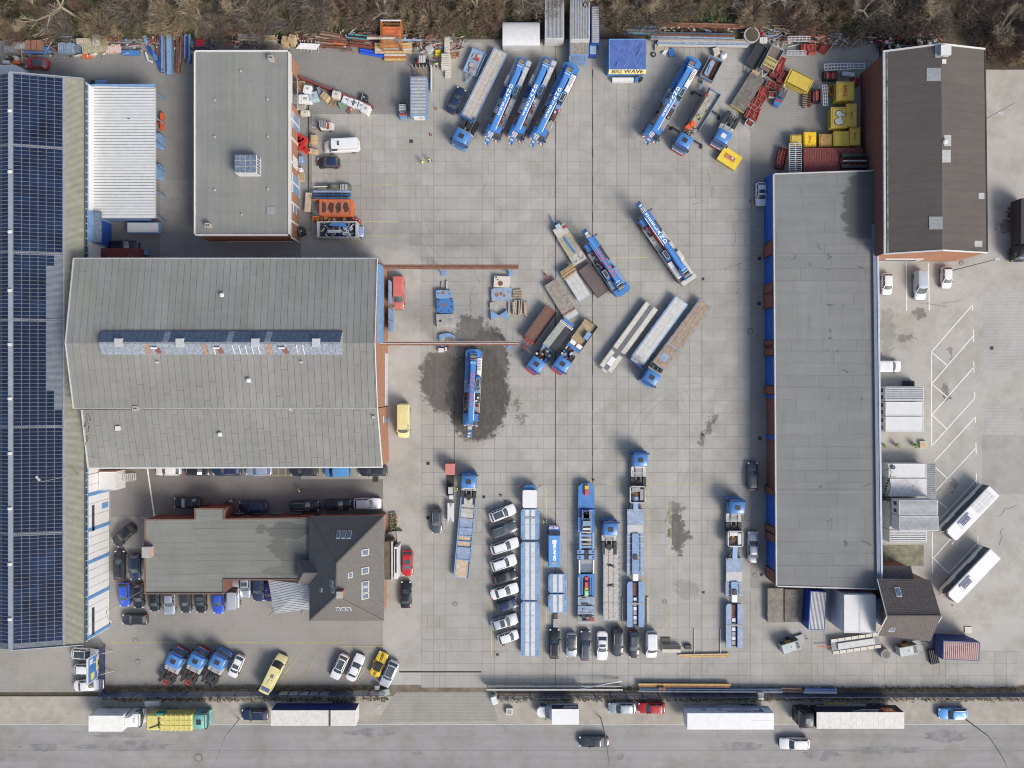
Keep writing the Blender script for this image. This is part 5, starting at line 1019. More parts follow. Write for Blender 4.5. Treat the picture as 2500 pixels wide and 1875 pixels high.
for i,(a,b_,st,lb)in enumerate((((1365,975),(1525,665),'stripe','blue tractor unit with red rear frame and striped bumper, leftmost of three'),((1550,975),(1710,665),'stripe','blue tractor unit with red rear frame and striped bumper, middle of three'),((1735,965),(1885,690),'plain','blue tractor unit with black rear frame, right one of three in the car park'))):
 x,y,L_,an_=mid(Z(4,0,*a),Z(4,0,*b_),1.8);inst(tractor(st,6.3,'red' if i<2 else 'black',3.1),'tractor_unit',lb,'truck',x,y,an_,group='solo tractor units in the cobbled car park')
x,y,L_,an_=mid(Z(0,2,1925,945),Z(0,2,1770,1225),1.9);inst(tractor('stripe2',6.2,'grey',3.1,1),'tractor_unit','blue tractor unit with a white roof hatch next to the yellow skip','truck',x,y,an_)
x,y,L_,an_=mid(Z(0,2,1745,765),Z(0,2,1440,1265),1.6);t=T();x1=L_/2
cab(t,x1-2.3,2.3,2.5,3.1,BLUE,'stripe',DARK);mb=MB();mb.box(-x1,-.45,.6,x1-2,.45,1.0,DARK);t.part('chassis',mb)
mb=MB();mb.box(-x1,-1.25,1.0,x1-4.4,1.25,1.12,M('stained_steel_bed',(.36,.34,.29),.8,var=.25,nsc=2,dirt=.6,dcol=(.12,.11,.1)));mb.box(-x1,-1.27,1.0,-x1+.1,1.27,1.65,BLUE2);mb.box(-x1,-.0+1.17,1.0,x1-4.4,1.27,1.65,BLUE2);t.part('load_bed',mb)
mb=MB();mb.box(-x1+1.0,-1.2,1.1,x1-4.2,-.65,2.0,DARK);mb.bar((x1-3.6,-.9,2.2),(-x1+.6,-.95,2.6),.35,.35,M('black_crane_arm',(.03,.03,.035),.5));mb.bar((-x1+.4,-.95,2.5),(-x1+2.2,-.9,2.7),.2,.2,RED);t.part('folding_crane',mb)
mb=MB();mb.bar((x1-5.0,-.3,1.9),(x1-3.2,-.75,2.6),.7,.5,M('orange_red_boom',(.62,.10,.03),.45));mb.bar((x1-4.7,.1,2.1),(x1-4.2,-.6,2.5),.55,.4,M('orange_red_boom'));t.part('orange_boom',mb)
mb=MB();rr=random.Random(9)
for k in range(26):mb.bar((x1-4.2+rr.uniform(-.6,1.2),rr.uniform(-.9,.9),1.2+rr.random()),(x1-3.6+rr.uniform(-.6,.6),rr.uniform(-.9,.9),1.2+rr.random()),.1,.1,[DARK,GREY,WOODL,CHROME][k%4])
t.part('hydraulic_gear',mb);mb=MB()
for k in range(9):mb.box(-x1+1+k*.55,rr.uniform(-.5,.7),1.12,-x1+1.3+k*.55+rr.random()*.3,rr.uniform(.0,.9),1.2,[GREY,DARK,GREYL][k%3])
t.part('floor_plates',mb)
for(xx,s_)in((x1-2.9,1),(x1-2.9,-1),(-x1+1.6,-1),(-x1+2.8,1)):mb=MB();mb.bar((xx,s_*.6,.9),(xx,s_*2.9,.9),.22,.2,DARK);mb.box(xx-.3,s_*2.7,.03,xx+.3,s_*3.2,.1,DARK);mb.cyl((xx,s_*2.85,.1),(xx,s_*2.85,1.2),.09,8,DARK);t.part('outrigger',mb)
axles(t,(x1-1.4,-x1+1.5,-x1+2.8));inst(t,'loader_crane_truck','blue truck with striped bumper, outriggers out and an orange folding crane','truck',x,y,an_)
LETW=M('white_lettering',(.85,.85,.85),.5,var=.03);LETR=M('red_orange_lettering',(.65,.12,.06),.5,var=.05)
BOOM=M('boom_blue',(.07,.225,.55),.32,var=.12,nsc=.7,dirt=.2,dcol=(.12,.25,.5),coat=.2)
def crane(name,label,tip,rear,style='grey',col='white',axn=4,small=False,group=None,lp=.42,flip=1,ctext='SEELAND',cwt='grey',hgt=3.2):
 x,y,L_,an_=mid(rear,tip,hgt);t=T();hw=1.32;xr,xt=-L_/2,L_/2
 xf=xt-(1.9 if not small else 1.5)
 deckm={'grey':GREYL,'white':WHITED,'beige':BEIGE,'blue':BLUE2}[style]
 mb=MB();mb.box(xr+.5,-.55,.55,xf-.4,.55,1.15,M('red_chassis',(.30,.05,.04),.6));mb.box(xr+.4,-hw+.1,1.0,xf-2.0,hw-.1,1.12,DARK);t.part('chassis',mb)
 rr=random.Random(int(tip[0]));xm0,xm1=xr+.7,xf-2.1;segs=6
 for s_ in(-1,1):
  for k in range(segs):
   a,b_=xm0+(xm1-xm0)*k/segs,xm0+(xm1-xm0)*(k+1)/segs;m_=deckm
   if style=='beige' and k==1:m_=BLUE2
   if style in('white','blue')and k in(3,):m_=BLUE2
   if style in('white','blue')and k==4:m_=M('open_engine_bay',(.06,.06,.065),.8,var=.5,nsc=5)
   if k==5:m_=M('open_engine_bay',(.06,.06,.065),.8,var=.5,nsc=5)if s_<0 else GREY
   mb=MB();mb.box(a+.02,s_*.5,1.12,b_-.02,s_*hw,1.42+(.06 if k%2 else 0),m_,ch=.0);t.part('deck_plate',mb)
  mb=MB();mb.box(xm0,s_*hw,1.15,xm1,s_*(hw+.03),1.44,WTRIM if style in('white','blue','beige')else deckm);t.part('side_rail',mb)
  mb=MB()
  for xx in(xm0-.1,xf-2.5):mb.box(xx,s_*.6,.8,xx+.5,s_*(hw+.06),1.3,RED);
  t.part('outrigger_box',mb)
 mb=MB();mb.box(xm1-1.6,-.45,1.15,xm1-.2,.45,1.5,RED);mb.box(xm0+3.6,-.5,1.2,xm0+4.6,.5,1.55,RED)
 for k in range(22):a=xm0+.5+rr.random()*(xm1-xm0-1);b_=rr.uniform(.5,1.1)*(1 if k%3 else-1);mb.box(a,b_-.15,1.42,a+.3,b_+.15,1.62+rr.random()*.3,[RED,WTRIM,GREY,DARK][k%4])
 t.part('deck_fittings',mb)
 mb=MB();ys=(.12,hw);
 mb.prism([(xf-2.0,.1),(xf-.5,.1),(xf-.5,hw),(xf-2.0,hw)],.5,2.45,BLUE,[(xf-1.95,.14),(xf-.75,.14),(xf-.75,hw-.08),(xf-1.95,hw-.08)]);mb.box(xf-.5,.1,.5,xf,hw,1.45,BLUE,tp=.1);t.part('driver_cab',mb)
 mb=MB();mb.add([(xf-.04,.16,1.46),(xf-.04,hw-.05,1.46),(xf-.72,hw-.12,2.4),(xf-.72,.2,2.4)],[[0,1,2,3]],GLASS);mb.box(xf-1.7,hw-.02,1.5,xf-.9,hw,2.2,GLASS);t.part('windscreen',mb)
 mb=MB();mb.box(xf-2.0,-hw,.6,xf,-.12,1.75 if not small else 1.5,BLUE,tp=.15);mb.box(xf-1.95,.0-.12,.6,xf-.3,.1,1.3,DARK);t.part('engine_cowl',mb)
 mb=MB();stripes(mb,xf+.0,-hw,hw,.55,.95,9);t.part('front_bumper',mb)
 for s_ in(-1,1):mb=MB();mb.box(xf+.12,s_*.85,.65,xf+.2,s_*1.15,.85,HEADL);t.part('headlight',mb);mb=MB();mb.box(xf-.3,s_*(hw+.05),1.6,xf-.1,s_*(hw+.32),2.2,DARK);t.part('mirror',mb)
 n=axn;xs=[xm0+.9,xm0+2.55]+([xf-4.4]if n>3 else[])+([xf-6.1]if n>4 else[])+[xf-1.5]
 a,b_=wheel_mesh(.64,.5)
 mb=MB();mb.cyl((0,-.27,0),(0,.27,0),.34,12,RED);rim=mb.mesh('rim',40)
 for xx in xs:
  for s_ in(-1,1):q_=t.part('wheel',a,loc=(xx,s_*1.1,.64));t.part('rim',rim,of=q_)
 xp=xr+L_*.30
 mb=MB();mb.cyl((xp,0,1.15),(xp,0,1.7),.95,18,BLUED);mb.box(xr+1.0,-.75,1.6,xp+1.4,.75,2.0,BLUED);t.part('turntable',mb)
 mb=MB();b0,b1=xp-.4,xp+1.55
 if not small:b0,b1=xp+.1,xp+2.1
 mb.prism([(b0,.56),(b1,.56),(b1,hw),(b0,hw)],1.55,3.0,BLUE,[(b0+.03,.6),(b1-.25,.6),(b1-.25,hw-.1),(b0+.03,hw-.1)]);t.part('crane_cab',mb)
 mb=MB();mb.box(b0+.45,.64,3.0,b1-.32,hw-.14,3.03,GLASS);mb.add([(b1+.01,.6,1.8),(b1+.01,hw-.03,1.8),(b1-.22,hw-.1,2.95),(b1-.22,.62,2.95)],[[0,1,2,3]],GLASS);mb.box(b0+.1,hw-.04,1.9,b1-.3,hw+.005,2.7,GLASS);t.part('cab_glazing',mb)
 mb=MB();
 for q_ in(((b0+.4,.6),(b1-.28,.6)),((b0+.4,hw-.1),(b1-.28,hw-.1)),((b0+.4,.6),(b0+.4,hw-.1)),((b1-.28,.6),(b1-.28,hw-.1))):mb.bar((*q_[0],3.04),(*q_[1],3.04),.06,.06,WTRIM if style in('white','beige','blue')else BLUE2)
 t.part('cab_roof_frame',mb)
 em={'grey':GREYL,'white':BLUE,'beige':BEIGE,'blue':BLUE2}[style]
 mb=MB();mb.box(xr+.9,-hw,1.5,xp+.9,-.6,2.3,em,tp=.08)
 if style in('grey','beige'):mb.box(xp-.9,-hw-.1,1.6,xp+.7,-.7,2.75,GREYL if style=='grey' else BEIGE,tp=.1);mb.box(xp+.9,-hw,1.45,xp+2.7,-.7,2.1,BLUED if style=='grey' else BEIGE,tp=.12)
 t.part('engine_housing',mb)
 mb=MB();mb.box(xr+1.4,.58,1.5,b0-.2,hw,2.25,GREYL if style=='grey' else(WHITED if style in('white','beige')else BLUE2),tp=.06)
 for k in range(7):mb.box(xr+1.7+k*.26,.68,2.25,xr+1.82+k*.26,hw-.1,2.28,WTRIM if style=='grey' else GREY)
 t.part('hydraulic_cabinet',mb)
 cm=BEIGE if cwt=='beige' else(GREYL if cwt=='grey' else BLUE2)
 mb=MB()
 if cwt=='beige':mb.box(xr,-1.35,1.3,xr+.75,1.35,2.3,cm,ch=.05)
 elif cwt=='blue':mb.prism([(xr+.35,-1.35),(xr,-.75),(xr,.75),(xr+.35,1.35),(xr+1.3,1.35),(xr+1.3,.55),(xr+1.0,.5),(xr+1.0,-.5),(xr+1.3,-.55),(xr+1.3,-1.35)],1.4,2.5,BLUE)
 else:mb.box(xr+.35,.62,1.3,xr+1.25,1.35,2.2,cm);mb.box(xr+.35,-1.35,1.3,xr+1.25,-.62,2.2,cm)
 t.part('counterweight',mb)
 zb=2.3
 mb=MB()
 for s_ in(-1,1):mb.add([(xr+.3,s_*.5,2.0),(xr+2.6,s_*.5,2.0),(xr+2.6,s_*.5,3.35),(xr+.9,s_*.5,3.2),(xr+.3,s_*.58,2.0),(xr+2.6,s_*.58,2.0),(xr+2.6,s_*.58,3.35),(xr+.9,s_*.58,3.2)],[[0,1,2,3],[7,6,5,4],[3,2,6,7],[0,3,7,4]],BLUE)
 mb.bar((xr+.7,-.62,3.1),(xr+.7,.62,3.1),.14,.14,BLUE);mb.bar((xr+1.75,-.5,3.25),(xr+1.75,.5,3.25),.12,.12,WTRIM);t.part('boom_pivot_frame',mb)
 mb=MB();mb.cyl((xr+1.2,-.42,2.85),(xr+1.2,.42,2.85),.38,14,M('wire_rope',(.22,.17,.12),.8,var=.4,nsc=12));mb.cyl((xr+1.2,-.47,2.85),(xr+1.2,-.42,2.85),.46,14,BLUE);mb.cyl((xr+1.2,.42,2.85),(xr+1.2,.47,2.85),.46,14,BLUE);t.part('winch',mb)
 def bx(a,b_,w_,h_,zc,m_):
  w2=w_/2;q=[(-w2,-h_*.25),(-w2*.6,-h_/2),(w2*.6,-h_/2),(w2,-h_*.25),(w2,h_*.36),(w2*.78,h_/2),(-w2*.78,h_/2),(-w2,h_*.36)]
  vs=[(a,p_[0],zc(a)+p_[1])for p_ in q]+[(b_,p_[0],zc(b_)+p_[1])for p_ in q]
  mb.add(vs,[list(range(8)),list(range(15,7,-1))]+[[i,8+i,8+(i+1)%8,(i+1)%8]for i in range(8)],m_)
 zc=lambda x_:3.05+(x_-xr)*.022
 xc=xt-2.2 if not small else xt-1.7
 mb=MB();bw=.88 if not small else .78;bx(xr+1.9,xc,bw,1.05,zc,BOOM);bm=t.part('boom',mb,25)
 mb=MB()
 for xx in(xr+2.2,xr+(xc-xr)*.47,xr+(xc-xr)*.68,xc-.12):mb.box(xx,-bw/2-.03,zc(xx)-.45,xx+.12,bw/2+.03,zc(xx)+.55,WTRIM if xx<xr+3 else BLUE)
 mb.bar((xr+3,-bw*.28,zc(xr+3)+.545),(xc-.3,-bw*.28,zc(xc)+.545),.035,.03,BLUED);t.part('boom_collar',mb,of=bm)
 mb=MB()
 for k in range(5):
  w_=bw*(.93-k*.07);a_=xc+k*.2;bx(a_,a_+.2,w_*.86,.85-k*.06,zc,GREY if k%2 else BLUED);mb.box(a_+.1,-w_/2,zc(a_)-.42,a_+.16,w_/2,zc(a_)+.5-k*.03,LETW)
 t.part('telescope_section',mb,of=bm)
 mb=MB();a_=xc+1.0;bx(a_,xt-.35,.55,.55,zc,BLUE)
 for s_ in(-1,1):mb.box(a_+.1,s_*.28,zc(xt)-.6,xt,s_*.36,zc(xt)+.3,BLUE)
 mb.cyl((xt-.3,-.3,zc(xt)-.2),(xt-.3,.3,zc(xt)-.2),.26,12,GREYL);mb.cyl((xt-.75,-.25,zc(xt)+.3),(xt-.75,.25,zc(xt)+.3),.2,10,GREYL);t.part('boom_head',mb,of=bm)
 mb=MB();mb.cyl((xp+.4,0,2.0),(xc-2.5,0,2.55),.22,10,CHROME);t.part('luffing_cylinder',mb)
 mb=MB();mb.bar((xc-.6,bw/2+.1,zc(xc)+.35),(xp+2.6,bw/2+.06,zc(xp)+.3),.09,.16,LETW if style!='blue' else BLUE2)
 t.part('boom_side_lettering_band',mb)
 e=inst(t,name,label,'mobile crane',x,y,an_,group=group)
 lm=LETW if col=='white' else LETR;ltr=ctext;x0_,x1_=xc-(.5 if style=='beige' else 3.2 if not small else 2.6),xc-(5.6 if style=='beige' else 8.0 if not small else 7.2)
 for k,ch in enumerate(ltr):
  xx=x0_+(x1_-x0_)*k/(len(ltr)-1);put_text(ch,.92 if style=='beige' else .82,lm,e,(xx,0,zc(xx)+.56),(0,-.022,-pi/2))
 return e
z6=lambda x,y:(1170+x/6.144,100+y/6.144);z5=lambda x,y:(1560+x/5.352,110+y/5.352)
crane('mobile_crane','blue telescopic crane with grey engine covers, left of three side by side',z6(100,1560),z6(690,200),'grey',group='cranes parked side by side')
crane('mobile_crane','blue telescopic crane with grey engine covers, middle of three side by side',z6(460,1560),z6(1070,195),'grey',group='cranes parked side by side')
crane('mobile_crane','blue telescopic crane with a round blue counterweight, right of three side by side',z6(780,1590),z6(1410,320),'white',cwt='blue',axn=5,group='cranes parked side by side')
crane('mobile_crane','blue telescopic crane with white side decks east of the tarpaulin booth',z5(88,1300),z5(750,150),'white',cwt='blue',axn=5)
crane('mobile_crane','largest blue crane standing free in the yard with beige deck and counterweight',(1540+110/7.541,480+110/7.541),(1540+1110/7.541,480+1555/7.541),'beige',cwt='beige',axn=5,hgt=3.0)
crane('mobile_crane','small blue crane with faded red lettering beside the dark steel platform',(1400+200/8.294,540+170/8.294),(1400+1050/8.294,540+1460/8.294),'blue','red',3,True,cwt='blue')
crane('mobile_crane','blue crane with orange lettering standing on the wet wash place',(1146.1,1068),(1157,852),'white','red',4,cwt='blue')
def vert(x0,x1,y0,y1,h):
 """box seen at height h between pixel bounds: centre, width, length (front up)"""
 a,b_=P(x0,y1,h),P(x1,y0,h);return(a.x+b_.x)/2,(a.y+b_.y)/2,b_.x-a.x,b_.y-a.y
def module_deck(t,cx,L,w,z,strips=2,m=BLUE2):
 mb=MB();h2,c=w/2,.3
 mb.prism([(cx-L/2,-h2+c),(cx-L/2+c,-h2),(cx+L/2-c,-h2),(cx+L/2,-h2+c),(cx+L/2,h2-c),(cx+L/2-c,h2),(cx-L/2+c,h2),(cx-L/2,h2-c)],z-.45,z,m);fr=t.part('module_deck',mb)
 for s_ in(-1,1):
  n=max(1,int(L/2.1))
  for k in range(n):a=cx-L/2+.1+(L-.2)*k/n;mb=MB();mb.box(a+.02,s_*w*.055,z,a+(L-.2)/n-.02,s_*w*.26,z+.035,M('pale_traction_strip',(.56,.56,.54),.8,var=.12,nsc=1.5,dirt=.3));t.part('traction_strip',mb,of=fr)
 mb=MB()
 for xx in(cx-L/2+.35,cx-L/2+.8,cx+L/2-.35,cx+L/2-.8)+((cx,)if L>5 else()):
  for s_ in(-1,1):mb.box(xx-.08,s_*w*.40,z,xx+.08,s_*w*.44,z+.02,DARK)
 t.part('lashing_slot',mb,of=fr)
 a,b_=wheel_mesh(.38,.5);n=max(2,int(L/1.5))
 for k in range(n):
  for s_ in(-1,1):t.part('wheel',a,loc=(cx-L/2+(k+.5)*L/n,s_*(w/2-.35),.4))
x,y,wd_,ln_=vert(1271.5,1317,1243,1604,1.15);t=T()
for a,b_ in((1243,1318),(1322,1466),(1468,1603)):c=(a+b_)/2;module_deck(t,(1423.5-c)*S*.991,(b_-a)*S*.985,wd_,1.15)
mb=MB();mb.box(ln_/2-5.25,-wd_/2+.1,.7,ln_/2-4.95,wd_/2-.1,1.05,DARK);mb.box(ln_/2-1.6,-.8,1.19,ln_/2-1.2,.8,1.23,GREY);t.part('coupling',mb)
inst(t,'modular_trailer','long blue modular heavy trailer with two pale running strips','heavy trailer',x,y,90)
x,y,wd_,ln_=vert(1276,1311,1186,1240,2.2);t=T();mb=MB();mb.box(-ln_/2,-wd_/2,.6,ln_/2-.7,wd_/2,2.3,WHITE,ch=.2);t.part('cover',mb);mb=MB();mb.prism([(ln_/2-.7,-wd_/2),(ln_/2-.2,-wd_/2+.1),(ln_/2,-.6),(ln_/2,.6),(ln_/2-.2,wd_/2-.1),(ln_/2-.7,wd_/2)],.5,1.7,BLUE);t.part('engine_nose',mb)
for s_ in(-1,1):mb=MB();mb.bar((ln_/2-.5,s_*wd_/2,1.4),(ln_/2-.1,s_*(wd_/2+.5),1.5),.06,.06,DARK);mb.box(ln_/2-.15,s_*(wd_/2+.4),1.3,ln_/2,s_*(wd_/2+.7),1.6,RED);t.part('marker_arm',mb)
inst(t,'power_pack','white covered power pack with blue nose heading the modular trailer','power pack',x,y,90)
for i,(a,b_)in enumerate(((1401,1447),(1450,1496))):
 x,y,wd_,ln_=vert(1339,1384,a,b_,1.15);t=T();module_deck(t,0,ln_,wd_,1.15);inst(t,'trailer_module',['upper','lower'][i]+' of two short blue trailer modules below the blue van','heavy trailer',x,y,90,group='short trailer modules')
mb=MB();x,y,wd_,ln_=vert(1351,1363,1498,1534,.5);mb.box(-wd_/2,-ln_/2,0,wd_/2,ln_/2*.3,.5,CONC);mb.box(-wd_/2+.1,ln_/2*.4,0,wd_/2-.1,ln_/2,.45,M('dark_wood',(.1,.08,.06),.9));tag(put('concrete_ballast_block',mb,loc=(x,y,G0)),'narrow concrete block standing behind the black estate with rails','concrete block')
x,y,wd_,ln_=vert(1338.5,1368,1287,1384,2.3);t=T();vb=M('van_blue',(.09,.27,.58),.4,var=.08,coat=.2);mb=MB();h_=2.4
mb.box(-ln_/2,-wd_/2,.4,ln_/2-1.3,wd_/2,h_,vb,tp=.12);t.part('box_body',mb);mb=MB();mb.prism([(ln_/2-1.3,-wd_/2),(ln_/2-.3,-wd_/2+.02),(ln_/2,-wd_/2+.35),(ln_/2,wd_/2-.35),(ln_/2-.3,wd_/2-.02),(ln_/2-1.3,wd_/2)],.4,1.35,M('van_blue_front',(.035,.10,.40),.4));t.part('bonnet',mb)
mb=MB();mb.add([(ln_/2-.75,-wd_/2+.08,1.37),(ln_/2-.75,wd_/2-.08,1.37),(ln_/2-1.3,wd_/2-.15,2.3),(ln_/2-1.3,-wd_/2+.15,2.3)],[[0,1,2,3]],GLASS);t.part('windscreen',mb)
mb=MB();stripes(mb,ln_/2-.04,-wd_/2+.2,wd_/2-.2,.9,1.38,12);t.part('warning_stripes',mb)
mb=MB();mb.box(ln_/2-2.7,-.36,h_,ln_/2-2.0,.36,h_+.06,WHITE,ch=.08);t.part('roof_hatch',mb);mb=MB();mb.box(-ln_/2+.3,-.36,h_,-ln_/2+.9,.36,h_+.05,GREY);t.part('rear_hatch',mb)
mb=MB();
for k in range(9):
 for s_ in(-1,1):mb.box(-ln_/2+.5+k*.5,s_*wd_*.36,h_,-ln_/2+.6+k*.5,s_*wd_*.38,h_+.02,DARK)
t.part('roof_rivets',mb);axles(t,(ln_/2-1.1,-ln_/2+1.4),wd_+.2,.38)
e=inst(t,'escort_van','long blue escort van with white company lettering along its roof','van',x,y,90)
put_text('SEELAND',.62,LETW,e,(-.5,0,h_+.012),(0,0,pi),1.35);put_text('SEELAND',.5,LETW,e,(ln_/2-.35,0,1.365),(0,0,pi/2+pi),.75)
mb=MB();mb.box(-ln_/2+.4,-.16,h_+.008,ln_/2-2.7,-.05,h_+.02,LETW);put('white_line',mb,e)
x,y,wd_,ln_=vert(1411,1452,1180,1524,1.3);t=T();X=lambda py:(1352-py)*S*.99
mb=MB();q=[(X(1180)-.0,-.7),(X(1188),-1.3),(X(1240),-1.35),(X(1240),1.35),(X(1188),1.3),(X(1180),.7)];mb.prism(q,.6,1.25,BLUE);t.part('gooseneck',mb)
mb=MB();mb.box(X(1240),-1.35,.5,X(1300),1.35,1.2,BLUED);mb.box(X(1240)-.2,-1.38,1.0,X(1300),-.75,1.4,BLUE);mb.box(X(1262),.75,1.0,X(1300),1.38,1.35,BLUE);t.part('front_frame',mb)
mb=MB();mb.box(X(1299),-.74,1.2,X(1245),.74,1.75,WTRIM);mb.box(X(1297),-.66,1.76,X(1247),.66,1.80,DARK);mb.box(X(1270),-.6,1.8,X(1282),.6,2.0,M('blue_grey_tank',(.18,.28,.38),.5));mb.box(X(1292),-.6,1.8,X(1287),.6,1.95,WTRIM);rr=random.Random(5)
for k in range(12):mb.box(X(1266)+rr.random()*1.0,rr.uniform(-.6,.4),1.8,X(1266)+rr.random()*1.2+.2,rr.uniform(-.3,.6),1.95,[GREY,BLUED,GREYL][k%3])
t.part('engine_pack',mb)
mb=MB()
for s_ in(-1,1):mb.cyl((X(1342),s_*1.05,1.15),(X(1300),s_*1.05,1.15),.26,12,BLUE2)
for py in(1305,1315,1326,1333):mb.box(X(py+5),-.85,1.0,X(py),.85,1.3,[BLUED,BLUE2,GREY,GREYL][py%4])
t.part('hydraulic_tubes',mb)
mb=MB();
for s_ in(-1,1):
 for py in(1342,1355):mb.box(X(py+10),s_*.35,.6,X(py),s_*1.5,1.45,BLUE2,ch=.1);mb.box(X(py+7.5),s_*.95,1.45,X(py+2.5),s_*1.3,1.47,BLUED)
mb.box(X(1366),-.3,.6,X(1342),.3,1.3,DARK);t.part('bolster',mb)
mb=MB()
for s_ in(-1,1):mb.cyl((X(1400),s_*1.15,1.1),(X(1367),s_*1.15,1.1),.24,12,CHROME)
mb.box(X(1398),-.85,.6,X(1366),.85,1.05,M('slate_blue_bed',(.12,.16,.22),.6,var=.3));mb.box(X(1376),-.9,1.0,X(1366),.9,1.25,GREY);t.part('cylinder_pair',mb)
mb=MB();mb.box(X(1455),-1.35,.6,X(1402),1.35,.95,BLUED);
for s_ in(-1,1):mb.box(X(1452),s_*.55,.95,X(1402),s_*.8,1.3,BLUE);mb.box(X(1455),s_*.9,.95,X(1402),s_*1.38,1.1,BLUE if s_<0 else BLUE2)
mb.box(X(1410),-1.2,.95,X(1402),1.2,1.32,BLUE);t.part('rear_frame',mb)
for(a,b_,m_,w_)in((1420,1433,M('red_machine',(.5,.07,.05),.5),.3),(1407,1416,M('red_machine'),.3),(1433,1440,M('amber_machine',(.6,.35,.03),.5),.3),(1441,1453,M('mint_green_box',(.3,.55,.25),.5),.33),(1184,1194,M('amber_machine'),.33),(1194,1208,M('red_machine'),.33)):mb=MB();mb.box(X(b_),-w_,1.0 if a>1300 else 1.25,X(a),w_,1.5 if a>1300 else 1.7,m_,tp=.08);t.part('machine_box',mb)
mb=MB();
for(a,b_)in((1457,1478),(1480,1502),(1504,1520)):mb.box(X(b_),-1.4,.7,X(a),1.4,1.25,BLUEW if a<1500 else GREY,ch=.1)
for k in range(20):a=X(1456+rr.random()*60);mb.box(a,rr.uniform(-1.2,1.0),1.25,a+rr.uniform(.1,.5),rr.uniform(-1.0,1.2),1.33,[GREY,DARK,BLUEW][k%3])
t.part('rear_deck',mb);mb=MB();mb.box(X(1523),-1.35,.8,X(1521),1.35,1.0,GREYL);mb.box(X(1516),-1.25,1.27,X(1508),-.5,1.32,RED);t.part('tail_bar',mb)
axles(t,[X(v)for v in(1200,1216,1255,1275,1410,1428,1466,1486,1506)],2.75,.42);inst(t,'girder_trailer','blue girder trailer with hydraulic tubes, engine pack and small red machines','heavy trailer',x,y,90)
x,y,wd_,ln_=vert(1472,1511,1338,1515,1.1);t=T();deck(t,ln_,2.6,1.05,BLUEW,PLANKG,3,joints=[-ln_/2+3,-ln_/2+6,-ln_/2+9],edge=.15)
mb=MB()
for k in range(24):
 for s_ in(-1,1):xx=-ln_/2+.3+k*(ln_-.6)/24;mb.cyl((xx,s_*.38,1.09),(xx,s_*.38,1.14),.06,6,BLUED);(mb.box(xx,s_*1.28,.9,xx+.14,s_*1.4,1.1,DARK)if k%2 else 0)
t.part('stud_rows',mb);mb=MB();rr=random.Random(2)
for c_ in(ln_/2-2.9,ln_/2-6.2):
 p0=Vector((c_,-.5,1.16))
 for k in range(14):p1=Vector((c_+rr.uniform(-.35,.35),rr.uniform(-.6,.6),1.16));mb.bar(p0,p1,.05,.05,DARK);p0=p1
t.part('lashing_chains',mb);axles(t,(-4.6,-3.3,-2,-.7),2.6,.4);inst(t,'low_trailer','grey planked low trailer with stud rows and two heaps of chains','trailer',x,y,90)
x,y,_,_=vert(1471,1512,1276,1352,2.2);inst(tractor('plain',5.9,'grey',3.2),'tractor_unit','blue tractor unit coupled to the grey low trailer in the south bay','truck',x-.15,y,90)
def goose(label,xc,ys,cabxy,wd_=2.75,tx=None):
 """tractor with ballast box, dolly deck, narrow spine and twin-beam bogie"""
 y0,y1,y2,y3,y4,y5=ys;ymid=(y0+y5)/2;x,y=W(xc,ymid,1.1);t=T();X=lambda py:(ymid-py)*S*.99
 mb=MB();mb.box(X(y1),-1.35,.7,X(y0),1.35,1.05,BLUEW);mb.box(X(y2),-1.32,.6,X(y1)-.05,1.32,.95,GREYL,ch=.15);mb.box(X(y0)-.3,-1.1,1.05,X(y0),1.1,1.2,GREY);t.part('dolly_deck',mb)
 mb=MB();mb.bar((X(y0)-.2,0,1.15),(X(y0)+2.1,0,1.5),.8,.3,BLUE2);mb.bar((X(y0)+.2,-.8,1.1),(X(y0)+1.6,-.3,1.3),.25,.2,DARK);mb.bar((X(y0)+.2,.8,1.1),(X(y0)+1.6,.3,1.3),.25,.2,DARK);t.part('neck',mb)
 mb=MB();mb.box(X(y3)-.7,-.55,.8,X(y2),.55,1.2,BLUE2);mb.box(X(y3)-.8,-.42,1.2,X(y3)+.4,.42,1.26,WHITED);mb.box(X((y2+y3)/2)-.8,-.3,1.2,X((y2+y3)/2),.3,1.45,M('dark_wood',(.1,.08,.06),.9));t.part('spine_beam',mb)
 for s_ in(-1,1):
  mb=MB();mb.box(X(y3),s_*.85,.55,X(y2),s_*1.38,.85,BLUEW);t.part('side_ladder_deck',mb)
  n=6 if y3-y2>50 else 3
  for k in range(n):mb=MB();xx=X(y2)+(X(y3)-X(y2))*(k+.5)/n;mb.box(xx,s_*.55,.6,xx+.1,s_*1.38,.9,GREYL);t.part('rung',mb)
  mb=MB();mb.prism([(X(y5),s_*.5),(X(y5),s_*1.38),(X(y4)-.4,s_*1.38),(X(y4),s_*1.1),(X(y4),s_*.5)][::s_],.7,1.15,BLUE2 if tx is None else BLUEW);t.part('bogie_beam',mb)
  mb=MB();mb.box(X(y5),s_*.42,.5,X(y4),s_*.5,.95,BLUED);t.part('beam_web',mb)
 mb=MB();mb.box(X((y4+y5)/2),-1.4,1.1,X((y4+y5)/2)+.25,1.4,1.2,GREY);mb.box(X(y4)-2.4,-.35,.5,X(y4)-.3,.35,.7,RUST);mb.box(X(y5)+.1,-.4,.45,X((y4+y5)/2)-.2,.4,.6,DARK);rr=random.Random(int(xc))
 for k in range(6):a=X(y5)+.4+k*.75;mb.box(a,-.28,.6,a+.6,.28,.8,WHITED if k%2 else CONC)
 t.part('centre_well',mb);axles(t,[X(v)for v in(y0+8,y1-4,y4+14,y4+32,y5-34,y5-14)],2.7,.42)
 inst(t,'gooseneck_trailer',label,'heavy trailer',x,y,90)
goose('blue gooseneck trailer with ladder-like side decks and twin rear beams in the south bay',1551.5,(1242,1280,1302,1406,1420,1531),None)
